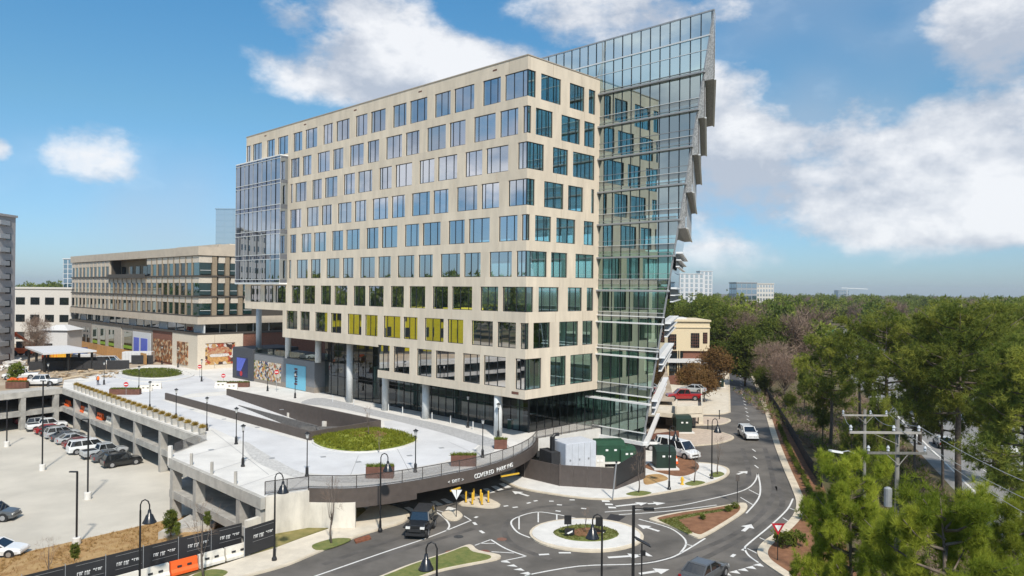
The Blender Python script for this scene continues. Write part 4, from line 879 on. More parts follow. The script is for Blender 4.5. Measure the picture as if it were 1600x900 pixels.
for fi, (p0, w0, w1, p1) in enumerate(frows):
    mbx('floor_line', M_DLINE, -.25, LM, -.25, BM, mz(p1)-.02, mz(p1)+.28)
    for k in range(NB):
        a0, a1 = lo0+k*st, lo0+(k+1)*st; ac = (a0+a1)/2
        if fi == 0 and lg0 < ac < lg1: continue
        mbx('wall_panel', M_BAND, a0+.18, a1-.18, 0, .4, mz(w0), mz(p0)-.05)
        w = mbx('window', M_DGL if k % 3 else M_DGL2, a0+.3, a1-.3, .12, .4, mz(w1), mz(w0))
        mbx('sill_panel', M_BEI2 if k % 2 else M_DLINE, a0+.18, a1-.18, .05, .4, mz(p1)+.28, mz(w1))
        mbx('pilaster', M_TAN if ac < lg1 else M_BEI2, a0-.16, a0+.16, -.12, .4, mz(p1)+.28, mz(p0)-.02)
    # corner and right face
    mbx('wall_panel', M_BAND, 0, lo0-.2, 0, .4, mz(w0), mz(p0)-.05); mbx('window', M_DGL2, .15, lo0-.2, .1, .4, mz(p1)+.3, mz(w0))
    bs = [(0, mb(331)), (mb(338.5), mb(351.5)), (mb(358), mb(372)), (mb(379), mb(395))]
    for b0, b1 in bs:
        mbx('wall_panel', M_BAND, 0, .4, b0+.42, b1, mz(w0), mz(p0)-.05); w = mbx('window', M_DGL2, .12, .4, b0+.3, b1-.2, mz(p1)+.5, mz(w0))
        mbx('transom', M_FINW, .06, .12, b0+.3, b1-.2, mz(p1)+1.3, mz(p1)+1.4, w)
    for b0, b1 in ((mb(331), mb(338.5)), (mb(351.5), mb(358)), (mb(372), mb(379))): mbx('pilaster', M_TAN, -.1, .4, b0+.05, b1, mz(p1)+.28, mz(p0)-.02)
mbx('loggia_back', M_TAN, lg0, lg1, 2.6, 3, mz(432), mz(399.5)); mbx('loggia_floor', M_DLINE, lg0-.3, lg1+.3, -.6, 3, mz(434), mz(431.7)); mbx('loggia_parapet', M_DLINE, lg0-.3, lg1+.3, -.6, -.4, mz(431.5), mz(426))
for k in range(5): a = lg0+(lg1-lg0)*(k+.5)/5; mbx('window', M_DGL, a-1.3, a+1.3, 2.45, 2.62, mz(428), mz(411))
# recessed glazed storey and shopfronts
zl1, zl0 = mz(507), mz(521)
mbx('ledge', M_DLINE, -.5, LM, -.5, BM, zl0-.35, zl0)
n = 18
for k in range(n):
    a0 = LM*k/n; mbx('storefront_glass', M_DGL if k % 4 else mat('pale_blind', (.4, .45, .5), .4), a0+.1, LM*(k+1)/n-.1, 1.2, 1.4, zl0, zl1); mbx('storefront_mullion', M_FINW, a0-.07, a0+.07, 1.1, 1.4, zl0, zl1)
for k in range(9):
    b0 = BM*k/9; mbx('storefront_glass', M_DGL, 1.2, 1.4, b0+1.3, BM*(k+1)/9+1.2, zl0, zl1); mbx('storefront_mullion', M_FINW, 1.1, 1.4, b0+1.2, b0+1.35, zl0, zl1)
mbx('storefront_core', M_DARK, 3, LM, 3, BM, zl0-.2, zl1)
M_CREAM = mat('cream_wall', (.64, .56, .45), .8, .05); M_BRK = mat('red_brick', (.20, .085, .055), .85, .2, 4); M_GST = mat('grey_stone', (.24, .215, .19), .85, .15, 2); M_LST = mat('light_stone', (.42, .39, .34), .85, .12, 2)
segs = [(273, 311, M_CREAM, 0), (241, 273, M_BRK, .2), (210, 241, M_GST, .1), (192, 210, M_LST, .3), (146, 192, M_LST, .1), (104, 146, M_GST, .0)]
for x0, x1, m, d in segs:
    mbx('shopfront', m, ma(x1)+(-.5 if x1 == 311 else .02), ma(x0), -.4+d, 3.2, ZP-.1, zl0-.36)
mbx('shopfront', M_CREAM, -.5, 3, 3.3, mb(379), ZP-.1, zl0-.36); mbx('shopfront', M_BRK, -.3, 3, mb(379)+.02, BM, ZP-.1, zl0-.36)
M_MUR2 = mural('roast_mural', [(.30, .13, .05), (.12, .05, .02), (.45, .2, .08), (.55, .45, .3), (.2, .08, .03)], 2.0); M_MUR3 = mural('steak_mural', [(.05, .025, .02), (.5, .3, .1), (.35, .06, .03), (.6, .55, .5), (.45, .25, .1), (.08, .04, .03)], 1.6)
mbx('mural', M_MUR2, ma(272), ma(242), -.3, -.19, ZP+.4, ZP+5.3); mbx('mural', M_MUR2, ma(298), ma(281), -.52, -.41, ZP+.6, mz(537)); mbx('mural', M_MUR3, -.62, -.51, mb(320), mb(366), ZP+.9, mz(538))
m3 = mbx('mural_frame', M_CORTEN, -.66, -.6, mb(320), mb(366), mz(538), mz(538)+.12)
b0_, b1_ = mb(320), mb(366); zc0, zc1 = ZP+.9, mz(538)
for nm_, f0, f1, h0, h1, mt_ in (('mural_bread', .12, .78, .12, .36, mat('mural_bread', (.50, .27, .09), .6, .3, 2.5)), ('mural_cream_layer', .14, .80, .36, .52, mat('mural_cream', (.62, .58, .54), .6, .2, 2.5)), ('mural_filling', .08, .82, .5, .84, mat('mural_filling', (.34, .05, .025), .6, .5, 1.6, col2=(.50, .36, .2)))):
    q = MB(); bm_, zm_ = b0_+(b1_-b0_)*(f0+f1)/2, zc0+(zc1-zc0)*(h0+h1)/2; rb_, rz2 = (b1_-b0_)*(f1-f0)/2, (zc1-zc0)*(h1-h0)/2
    P_ = [Vector((M0.x, M0.y, 0))-UL*.64+UR*(bm_+rb_*math.copysign(abs(math.cos(t_))**.6, math.cos(t_)))+UZ*(zm_+rz2*math.copysign(abs(math.sin(t_))**.6, math.sin(t_))) for t_ in [k_*math.pi/10 for k_ in range(20)]]; q.add(P_+[p_+UL*.02 for p_ in P_], [tuple(range(20)), tuple(range(20, 40))]); q.build(nm_, mt_, blk)
wp_ = mbx('white_panel', mat('white_panel', (.62, .63, .64), .7, .05), ma(239), ma(211), -.4, -.31, ZP+.2, zl0-1.2)
for x0, x1 in ((213, 221), (224, 234)): mbx('blue_window', M_BLUE, ma(x1), ma(x0), -.5, -.41, ZP+.4, zl0-2.6, wp_)
M_GRNG = glass('green_glass', (0, 0, 0), .25, see=False, dark=(.01, .04, .02))
for x0, x1 in ((148, 155), (160, 167.5), (173, 181), (196, 208)):
    w = mbx('shop_window', M_GRNG, ma(x1), ma(x0), -.36 if x1 < 192 else -.16, -.2, ZP+1.2, zl0-1.6); mbx('green_band', mat('lime', (.25, .4, .04), .6), ma(x1), ma(x0), -.42 if x1 < 192 else -.22, -.37, ZP+1.9, ZP+2.6, w)
for k in range(6):
    x0 = 106+k*6.6
    for zb_, zt_ in ((ZP+1, ZP+3.8), (ZP+4.6, ZP+5.8)): mbx('shop_window', M_DGL, ma(x0+4.5), ma(x0), -.46, -.3, zb_, zt_)
# ---- generic boxes with window grids
def tower(name, label, O, wa, wb, z0, z1, wall, gl, ra, rb, rows, ua=UL, ub=UR, top=.0, cat='building', win=(.6, .62), par=None):
    t = thing(name, label, cat, (O.x, O.y, z0)); q = MB(); axes_box(q, O, 0, wa, 0, wb, z0, z1, ua, ub); q.build('wall', wall, t)
    q = MB(); axes_box(q, O, -.3, wa+.3, -.3, wb+.3, z1, z1+.5, ua, ub); q.build('roof', wall, t)
    hh = (z1-z0-top)/rows; 
    for r in range(rows):
        zb_ = z0+r*hh+hh*(1-win[1])/2
        for side, nn, ln in ((0, ra, wa), (1, rb, wb)):
            for k in range(nn):
                c0 = ln*(k+.5-win[0]/2)/nn; c1 = ln*(k+.5+win[0]/2)/nn; q = MB()
                if side == 0: axes_box(q, O, c0, c1, -.08, .1, zb_, zb_+hh*win[1], ua, ub)
                else: axes_box(q, O, -.08, .1, c0, c1, zb_, zb_+hh*win[1], ua, ub)
                q.build('window', gl, t)
    return t
XA, YA = Vector((1, 0, 0)), Vector((0, 1, 0))
M_GREYB = mat('grey_render', (.36, .34, .33), .8, .1); M_PALE = mat('pale_render', (.58, .55, .5), .8, .06); M_WHT = mat('white_render', (.60, .60, .6), .7, .05)
ap = AT(23.5, 450, 164)-Vector((0, 14, 0)); t = tower('apartment_tower', 'grey apartment tower cut by the left edge of the picture', ap, 24, 14, ZP-.1, ZH(330, ap), M_GREYB, M_DGL, 9, 3, 11, -XA, YA, win=(.35, .5))
for r in range(11):
    q = MB(); zr_ = ZP+r*(ZH(330, ap)-ZP)/11+1.0; q.box(ap+Vector((0., 8.5, zr_-ap.z)), XA*.5, YA*3, UZ*1.0); q.build('balcony_rail', M_GREYM, t)
q = MB(); q.box(Vector((ap.x-20, ap.y-.4, ZP)), XA*18, YA*.3, UZ*5.5); q.build('plywood_cover', mat('plywood', (.50, .26, .09), .8, .12, 2), t)
q = MB(); q.box(Vector((ap.x-20, ap.y-.42, ZP+5.5)), XA*18.5, YA*.3, UZ*.5); q.build('blue_flashing', M_BLUE, t)
o = AT(112, 450, 215); t = tower('cream_building', 'cream three storey building behind the bare tree at far left', o, 60, 20, ZP, ZH(452, o), M_PALE, M_DGL, 14, 2, 3, -XA, YA, 1., win=(.62, .42))
o = AT(106, 450, 178); q = thing('white_pavilion', 'small white pavilion house beside the dark shop at far left', 'building', (o.x, o.y, ZP)); m_ = MB(); m_.box(Vector((o.x-6, o.y, ZP)), XA*6, YA*6, UZ*6.4); m_.build('wall', M_WHT, q); m_ = MB(); z_ = ZP+6.4
m_.add([(o.x-6.5, o.y-.5, z_), (o.x+.5, o.y-.5, z_), (o.x+.5, o.y+6.5, z_), (o.x-6.5, o.y+6.5, z_), (o.x-4, o.y+2, z_+1.2), (o.x-2, o.y+2, z_+1.2), (o.x-2, o.y+4, z_+1.2), (o.x-4, o.y+4, z_+1.2)], [(0, 1, 5, 4), (1, 2, 6, 5), (2, 3, 7, 6), (3, 0, 4, 7), (4, 5, 6, 7)]); m_.build('roof', M_WHT, q)
m_ = MB(); m_.box(Vector((o.x-5.6, o.y-.06, ZP)), XA*2, YA*.1, UZ*3.2); m_.build('window', M_DGL, q)
M_BLGL = glass('blue_glass', (0, 0, 0), .45, see=False, dark=(.03, .07, .12), gcol=(.75, .9, 1)); M_PALEG = glass('pale_glass', (0, 0, 0), .42, see=False, dark=(.24, .28, .31), gcol=(.85, .9, .95))
o = AT(98.5, 450, 400); tower('glass_tower', 'narrow blue glass tower peeking out left of the shop block', o, 5, 14, ZP, ZH(405, o), M_WHT, M_BLGL, 2, 4, 12, XA, YA, win=(.8, .86))
o = AT(336, 450, 330); tower('glass_tower', 'pale grey glass high-rise behind the roof of the shop block', o, 24, 20, ZP, ZH(327, o), M_PALEG, M_PALEG, 6, 3, 20, XA, YA, win=(.94, .86))
# right hand side
o = AT(1062, 450, 640); tower('white_highrise', 'distant white apartment high-rise rising behind the green trees', o, 21, 16, 0, ZH(428, o), M_WHT, M_PALEG, 5, 3, 9, XA, YA, win=(.55, .75))
o = AT(1094, 450, 660); tower('white_highrise', 'taller flat-roofed end tower of the distant white high-rise', o, 11, 14, 0, ZH(424, o), M_WHT, M_PALEG, 3, 3, 10, XA, YA, win=(.6, .8))
o = AT(1151, 450, 470); tower('dark_office', 'dark blue glass half of the distant twin office block', o, 13, 16, 0, ZH(442, o), M_GREYM, M_BLGL, 4, 3, 7, XA, YA, win=(.88, .7))
o = AT(1182.5, 450, 474); tower('grey_office', 'pale grey gridded half of the distant twin office block', o, 11, 16, 0, ZH(443.5, o), M_PALE, M_PALEG, 6, 4, 9, XA, YA, win=(.6, .55))
o = AT(1310, 450, 1500); t = tower('distant_block', 'tiny blue-grey office block on the far horizon with a crane', o, 22, 20, -1, ZH(454, o), M_GREYM, M_BLGL, 4, 3, 8, XA, YA, win=(.85, .7))
q = MB(); q.cyl((o.x+18, o.y, 10), (o.x+18, o.y, 30), .6, n=6); q.cyl((o.x+6, o.y, 30), (o.x+60, o.y, 28), .5, n=6); q.build('crane', M_FINW, t)
# cream building at the end of the street
cr = AT(1043, 450, 172); crz = lambda py: ZH(py, cr)
cb_ = thing('cream_building', 'cream building with dark gridded windows above a brick base at the street end', 'building', (cr.x, cr.y, 0)); wcb = (1109.5-1043)/F*172
M_CRM = mat('cream_render', (.66, .55, .37), .8, .04)
def cbx(name, m, x0, x1, p1, p0, d0=0., d1=14., par=None):
    q = MB(); q.box(Vector((cr.x+(x0-1043)/F*172, cr.y+d0, crz(p0))), XA*((x1-x0)/F*172), YA*(d1-d0), UZ*(crz(p1)-crz(p0))); return q.build(name, m, par or cb_)
cbx('upper_wall', M_CRM, 1043, 1109.5, 502, 548); cbx('cornice', M_CRM, 1042, 1111, 499.5, 502.2, -.4, 14.4); cbx('cornice_step', M_CRM, 1042.4, 1110.4, 510, 512, -.2, 14); cbx('rooftop_unit', M_WHT, 1063, 1080, 497, 499.5, 4, 9)
for x0, x1, p1, p0 in ((1046, 1057.5, 522, 546), (1080, 1093.5, 520, 543), (1099, 1106, 519, 536)):
    w = cbx('window', M_DGL, x0, x1, p1, p0, -.06, .2)
    for k in range(1, 4): cbx('glazing_bar', M_CORTEN, x0+(x1-x0)*k/4-.25, x0+(x1-x0)*k/4+.25, p1, p0, -.16, -.07, w)
    for k in range(1, 5): cbx('glazing_bar', M_CORTEN, x0, x1, p1+(p0-p1)*k/5-.3, p1+(p0-p1)*k/5+.3, -.18, -.09, w)
cbx('brick_base', M_BRK, 1068, 1108, 548, 560, .5, 13); cbx('white_band', M_WHT, 1043, 1095, 560, 566, -1, 13); cbx('ground_storey', M_GST, 1043, 1108, 566, 592, .8, 13)
for x0, x1, p1, p0 in ((1047, 1058, 551, 559), (1061, 1068, 550, 558), (1047, 1057, 569, 580), (1062, 1068, 568, 582)): cbx('window', M_DGL, x0, x1, p1, p0, -1.1 if 0 else -.2, .9)
for x in (1043, 1059, 1060): cbx('pier', M_CRM, x, x+3, 548, 592, -.3, .7)
# parking deck with the red pickup
ZD = 2.6; pdk = thing('parking_deck', 'small tan raised parking deck carrying the red pickup beside the glass prow', 'parking deck', xy(G(1056, 648, ZD)))
dp = [xy(p) for p in gp([(985, 640), (1056, 647), (1097, 645.5), (1095, 604), (1040, 600), (985, 603)], ZD)]
q = MB(); q.slab(dp, ZD, ZD-.6); q.build('deck_slab', M_WALK, pdk)
def seg(name, m, p, r, w, z0, z1, par=pdk): q = MB(); q.wall([xy(p), xy(r)], w, z0, z1); return q.build(name, m, par)
seg('parapet', M_WALK, G(1056, 647, ZD), G(1097, 645.5, ZD), .2, ZD, ZD+1.1); seg('parapet', M_WALK, G(1097, 645.5, ZD), G(1095, 606, ZD), .2, ZD, ZD+1.0); seg('parapet', M_WALK, G(1056, 647, ZD), G(1057, 636, ZD), .25, ZD, ZD+1.2)
for x, y in ((1056, 671), (1096, 664)): p = G(x, y, 0); q = MB(); q.bx(p.x, p.y+.6, 0, .7, .7, ZD-.6); q.build('column', M_WALK, pdk)
seg('back_wall', MATS['garage_back'], G(985, 655, 0), G(1090, 640, 0), .3, 0, ZD-.6)
seg('low_wall', M_CORTEN, G(1015, 690, 0), G(1060, 684, 0), .25, 0, 1.0); seg('low_wall', M_BRK, G(1040, 606, 0), G(1062, 602, 0), .3, 0, 2.4); seg('low_wall', M_WALK, G(1085, 606, 0), G(1132, 604, 0), .2, 0, .9)
# ---- yellow sheathed building under construction, out of frame at left; its reflection shows in the lower windows
yb = thing('construction_building', 'yellow sheathed building under construction seen only mirrored in the lower tower windows', 'building', (-118, 110, ZL)); M_YS = mat('yellow_sheathing', (.80, .66, .02), .8, .08, 1.5)
q = MB(); q.box((-135, 90, 4.), XA*24, YA*40, UZ*11); q.build('wall', M_YS, yb); q = MB(); q.box((-134.8, 90.2, ZL), XA*23.6, YA*39.6, UZ*(4-ZL)); q.build('lower_storey', M_CONCD, yb)
for r in range(4):
    for k in range(7):
        q = MB(); q.box((-111.05, 91.5+k*5.5+(r % 2)*1.2, -.6+r*4.2), XA*.1, YA*(1.6+.7*((k*3+r) % 3)), UZ*2.5); q.build('window', M_DARK, yb)
# ---- site pavilion with flat roof
pv = thing('site_pavilion', 'flat white roofed open pavilion on posts amid the building site', 'pavilion', xy(G(67, 575, ZP))+UZ*ZP)
rc = [xy(p) for p in gp([(39, 542.5), (67, 553), (151, 548.5), (107, 540.5)], 7.2)]; q = MB(); q.slab(rc, 7.35, 7.0); q.build('roof', M_WHT, pv)
cc_ = sum(rc, Vector())/4
for i in range(4):
    for f in (0, .5):
        p = rc[i].lerp(rc[(i+1) % 4], f); p = cc_+(p-cc_)*.88; q = MB(); q.bx(p.x, p.y, ZP, .35, .35, 3.7); q.build('post', M_BLACK, pv)
q = MB(); p = cc_+(rc[1]-cc_)*.3; q.bx(p.x+3, p.y+2, ZP, 12, .2, 2.4, .2); q.build('screen', M_DARK, pv)
# plywood hoarding
hb = thing('plywood_hoarding', 'long orange plywood hoarding in front of the shop block', 'hoarding', xy(G(53, 518, 5.7))); p0, p1 = xy(G(53, 518.5, 5.7)), xy(G(229, 553, 5.7)); nn = 26
for i in range(nn):
    q = MB(); d = (p1-p0)/nn; q.wall([p0+d*(i+.02), p0+d*(i+.98)], .08, ZP, 5.7+.04*(i % 2)); q.build('board', mat('plywood2', (.46, .25, .09), .85, .12, 2, objvar=.12), hb)
for lab, pts, h in (('black screened site fence under the pavilion edge', [(45, 580), (130, 578), (203, 577)], 1.9), ('short black screened fence left of the roast mural', [(205, 569), (240, 569)], 2.0)):
    P = [xy(p) for p in gp(pts, ZP)]; t = thing('site_fence', lab, 'fence', P[0]+UZ*ZP)
    for a, b in zip(P, P[1:]):
        n = max(1, int((b-a).length/3))
        for i in range(n): q = MB(); q.wall([a.lerp(b, i/n), a.lerp(b, (i+.97)/n)], .06, ZP+.1, ZP+h); q.build('fence_panel', M_DARK, t)
# ================================================================ VEGETATION
def foliage_mat(name, c0, c1, trans=.3, rough=.75):
    m = bpy.data.materials.new(name); m.use_nodes = True; n = m.node_tree.nodes; l = m.node_tree.links; n.clear()
    out = n.new('ShaderNodeOutputMaterial'); at = n.new('ShaderNodeAttribute'); at.attribute_name = 'tint'; oi = n.new('ShaderNodeObjectInfo')
    mx = n.new('ShaderNodeMix'); mx.data_type = 'RGBA'; mx.inputs['A'].default_value = (*c0, 1); mx.inputs['B'].default_value = (*c1, 1); l.new(at.outputs['Fac'], mx.inputs['Factor'])
    hs = n.new('ShaderNodeHueSaturation'); v = n.new('ShaderNodeMapRange'); v.inputs[3].default_value = .8; v.inputs[4].default_value = 1.25; l.new(oi.outputs['Random'], v.inputs[0]); l.new(v.outputs[0], hs.inputs['Value']); l.new(mx.outputs['Result'], hs.inputs['Color'])
    d = n.new('ShaderNodeBsdfDiffuse'); t = n.new('ShaderNodeBsdfTranslucent'); l.new(hs.outputs[0], d.inputs[0]); l.new(hs.outputs[0], t.inputs[0]); ms = n.new('ShaderNodeMixShader'); ms.inputs[0].default_value = trans
    l.new(d.outputs[0], ms.inputs[1]); l.new(t.outputs[0], ms.inputs[2]); l.new(ms.outputs[0], out.inputs[0]); return m
M_PINE = foliage_mat('pine_needles', (.13, .175, .036), (.42, .43, .085), .45); M_PINEB = foliage_mat('bright_pine_needles', (.18, .235, .03), (.46, .49, .07), .45)
M_LEAF = foliage_mat('green_leaves', (.095, .135, .028), (.25, .28, .055), .4); M_TWIG = foliage_mat('bare_twigs', (.19, .135, .105), (.34, .25, .19), .1); M_RUST = foliage_mat('rust_leaves', (.16, .085, .035), (.30, .19, .075), .3); M_YEL2 = foliage_mat('spring_leaves', (.2, .2, .02), (.4, .36, .04), .3)
M_DRYP = foliage_mat('dry_grass_tuft', (.25, .16, .03), (.42, .30, .07), .2)
def tri_mesh(name, V, tint, m):
    n = len(V)//3; me = bpy.data.meshes.new(name); me.vertices.add(n*3); me.loops.add(n*3); me.polygons.add(n)
    me.vertices.foreach_set('co', V.astype(np.float32).ravel()); me.loops.foreach_set('vertex_index', np.arange(n*3, dtype=np.int32)); me.polygons.foreach_set('loop_start', np.arange(0, n*3, 3, dtype=np.int32)); me.polygons.foreach_set('loop_total', np.full(n, 3, dtype=np.int32))
    a = me.attributes.new('tint', 'FLOAT', 'POINT'); a.data.foreach_set('value', tint.astype(np.float32)); me.materials.append(m); me.update(); return me
def blades(rg, C, K, ln, w, out=None, up=.35, spread=1., tv=None):
    """K thin triangles round every centre in C"""
    n = len(C); D = rg.normal(size=(n, K, 3))*spread; D[:, :, 2] += up
    if out is not None: D += out[:, None, :]*1.1
    D /= np.linalg.norm(D, axis=2, keepdims=True)+1e-9
    L = ln*rg.uniform(.6, 1.15, (n, K, 1)); S = np.cross(D, rg.normal(size=(n, K, 3))); S /= np.linalg.norm(S, axis=2, keepdims=True)+1e-9
    B = C[:, None, :]+D*L*.05; V = np.stack([B-S*w/2, B+S*w/2, C[:, None, :]+D*L], axis=2).reshape(-1, 3)
    t = np.clip(rg.uniform(0, 1, (n, 1))*.7+rg.uniform(0, .3, (n, K)), 0, 1) if tv is None else np.clip(tv[:, None]+rg.uniform(-.15, .15, (n, K)), 0, 1)
    return V, np.repeat(t.reshape(-1), 3)
def trunk_mesh(name, H_, r, lean=(0, 0), limbs=(), m=None):
    b = MB(); b.tube([(lean[0]*t*H_+.1*math.sin(t*7), lean[1]*t*H_+.1*math.cos(t*5), H_*t) for t in (0, .2, .4, .6, .8, .97)], [r, r*.86, r*.72, r*.55, r*.33, r*.08], 7)
    for pts, r0 in limbs: b.tube(pts, [r0*(1-.8*i/(len(pts)-1)) for i in range(len(pts))], 4)
    o = b.build(name, m or M_BARK, None, True); me = o.data; bpy.data.objects.remove(o); return me
def make_pine(seed, Ht=20., Rc=5.5, base=.38, nl=34, tpl=26, K=12, ln=.55, w=.07, m=None, flat=.28, clump=.75):
    rg = np.random.default_rng(seed); C = []; O = []; limbs = []
    for i in range(nl):
        f = base+(1-base)*((i+rg.uniform(0, 1))/nl)**.9; f = min(f, .985); g_ = (f-base)/(1-base); rad = Rc*(.35+1.1*math.sin(math.pi*min(1, .18+g_*.82))**.9)*.78*rg.uniform(.55, 1.12)
        if g_ > .9: rad = Rc*.32
        az = i*2.4+rg.uniform(-.5, .5); rise = rg.uniform(.05, .45)+g_*.35; z0 = f*Ht*.93
        P = [np.array([math.cos(az)*rad*t, math.sin(az)*rad*t, z0+rad*rise*t*(.6+.4*t)-.25*rad*t*(1-t)]) for t in (0, .35, .7, 1)]
        limbs.append(([tuple(p) for p in P], .13 if g_ < .6 else .08))
        nc = max(2, int(3.4*rad/Rc*1.7))
        for c in range(nc):
            t = rg.uniform(.35, 1.05); cen = np.array([math.cos(az)*rad*t, math.sin(az)*rad*t, z0+rad*rise*t*(.6+.4*t)-.25*rad*t*(1-t)])+rg.normal(size=3)*np.array([clump, clump, .3])*.8
            k = max(6, int(tpl*2.0/nc*rad/Rc*2)); sz_ = rg.uniform(.6, 1.1); pts = cen+rg.normal(size=(k, 3))*np.array([clump, clump, clump*flat*1.5])*.8*sz_
            C.append(pts); o = pts-np.array([0, 0, z0*.9]); O.append(o)
    CN = [len(c_) for c_ in C]; C = np.concatenate(C); O = C-np.array([0, 0, Ht*(base+.25)]); O /= np.linalg.norm(O, axis=1, keepdims=True)+1e-6
    tv = np.clip(np.repeat(rg.uniform(-.1, .75, len(CN)), CN)+rg.uniform(-.15, .15, len(C)), 0, 1); V, t = blades(rg, C, K, ln, w, O*.5, .5, 1., tv)
    me = tri_mesh('crown', V, t, m or M_PINE); tr = trunk_mesh('trunk', Ht, Ht*.016, (rg.uniform(-.02, .02), rg.uniform(-.02, .02)), limbs); return tr, me
def make_round(seed, Ht=14., Rc=4.5, base=.2, ncl=70, per=55, K=3, ln=.5, w=.32, m=None, twig=False, vs=1.):
    rg = np.random.default_rng(seed); d = rg.normal(size=(ncl, 3)); d /= np.linalg.norm(d, axis=1, keepdims=True); rr = rg.uniform(.35, 1., (ncl, 1))**.6
    ch = Ht*(1-base)/2; cen = d*rr*np.array([Rc*.85, Rc*.85, ch*.85])+np.array([0, 0, Ht*base+ch]); sz = rg.uniform(.5, 1.15, ncl)*Rc*.22
    C = np.concatenate([c+rg.normal(size=(per, 3))*s*np.array([1, 1, .7]) for c, s in zip(cen, sz)]); O = C-np.array([0, 0, Ht*base+ch*.5]); O /= np.linalg.norm(O, axis=1, keepdims=True)
    tv = np.repeat(rg.uniform(.05, .8, ncl), per)
    V, t = blades(rg, C, K, ln, w, O*(1.2 if twig else .3), .6 if twig else .2, 1., tv)
    limbs = []
    for c in cen[::2]: z0 = rg.uniform(base, .6)*Ht*.7; s = np.array([0, 0, z0]); mid = (s+c)/2+np.array([0, 0, -.4]); limbs.append(([tuple(s), tuple(mid), tuple(c)], Ht*.007))
    return trunk_mesh('trunk', Ht*.75, Ht*.018, (0, 0), limbs, mat('grey_bark', (.15, .12, .1), .9, .3, 4) if twig else None), tri_mesh('crown', V, t, m or M_LEAF)
T_P = [make_pine(11, 20, 5.6, .40, 32, 34, 18, .55, .06, None, .5, .72), make_pine(12, 20, 6.0, .48, 32, 34, 18, .55, .06, None, .5, .72), make_pine(13, 20, 5.0, .24, 38, 34, 18, .55, .06, None, .5, .7)]
T_N = [make_pine(21, 12, 3.2, .12, 36, 40, 46, .42, .022, M_PINEB, .7, .34), make_pine(22, 12, 3.6, .3, 26, 40, 46, .44, .022, M_PINEB, .7, .34)]
T_G = [make_round(31, 18, 6, .12, 90, 60, 5, .55, .26), make_round(32, 17, 5.5, .08, 80, 60, 5, .55, .26, vs=1)]
T_B = [make_round(41, 16, 5.2, .12, 80, 34, 4, 1.3, .055, M_TWIG, True), make_round(42, 15, 4.6, .15, 70, 34, 4, 1.3, .055, M_TWIG, True)]
T_R = [make_round(51, 10, 4.6, .2, 70, 60, 3, .42, .26, M_RUST), make_round(52, 10, 4.2, .22, 60, 60, 3, .42, .26, M_RUST)]
def plant(name, label, T, loc, h, Ht, rz=0., wide=1., group=None, cat='tree'):
    t = thing(name, label, cat, loc, group); s = h/Ht; t.rotation_euler = (0, 0, rz); t.scale = (s*wide, s*wide, s)
    for nm, me in (('trunk', T[0]), ('crown', T[1])):
        o = bpy.data.objects.new(nm, me); COL.objects.link(o); o.parent = t
    return t
def ptree(name, label, T, Ht, px, Y, top, rz=0., wide=1., gz=0., group=None):
    p = AT(px, 460, Y); h = ZH(top, p)-gz; return plant(name, label, T, (p.x, p.y, gz), h, Ht, rz, wide, group)
PT = [(1300, 97, 514, 0, .95, 'round-topped pine right of the silt fence, left end of the pine row'), (1288, 100, 585, 2, .7, 'low bushy pine leaning over the black silt fence'), (1345, 112, 505, 1, .9, 'pine just behind the round-topped one near the street'), (1388, 86, 490, 1, .95, 'broad pine behind the two utility poles'),
      (1440, 100, 486, 0, .95, 'pine between the utility poles and the tallest pine'), (1500, 71, 468, 1, 1.05, 'tallest thick-trunked pine in front of the highway'), (1555, 79, 482, 2, .95, 'pine right of the tallest pine by the highway'), (1607, 60, 520, 2, 1.05, 'dark pine cut by the right edge of the picture'),
      (1432, 79, 560, 0, .7, 'slim pine trunk left of the highway opening'), (1475, 75, 545, 0, .65, 'slender pine against the highway surface'), (1535, 120, 474, 0, 1., 'pine behind the tallest pine across the highway'), (1604, 110, 470, 1, 1., 'background pine at the right edge above the dark pine'), (1332, 78, 650, 2, .6, 'small pine at the end of the mulch bank near the poles'), (1258, 128, 565, 2, .7, 'small pine at the far end of the silt fence'), (1375, 66, 610, 2, .6, 'young pine standing behind the front utility pole')]
for i, (x, Y, tp, k, w, lab) in enumerate(PT): ptree('pine_tree', lab, T_P[k], 20, x, Y, tp, i*1.9, w, group='pines beside the highway')
for i, (x, Y, tp, k, w, lab) in enumerate([(1333, 40, 706, 0, .72, 'bright green pine top in the lower right, left of the pole'), (1480, 31, 764, 1, .85, 'yellow-green pine top in the bottom right foreground'), (1290, 42, 830, 0, .62, 'pine top rising from the bottom edge beside the yield sign'), (1592, 38, 770, 0, .8, 'pine branches at the bottom right corner'), (1415, 33, 868, 0, .6, 'lowest pine top at the bottom between the two bright pines')]):
    p = AT(x, 460, Y); h = max(9.5, ZH(tp, p)); t = plant('pine_tree', lab, T_N[k], (p.x, p.y, ZH(tp, p)-h), h, 12, i*2.1, w, 'bright foreground pines')
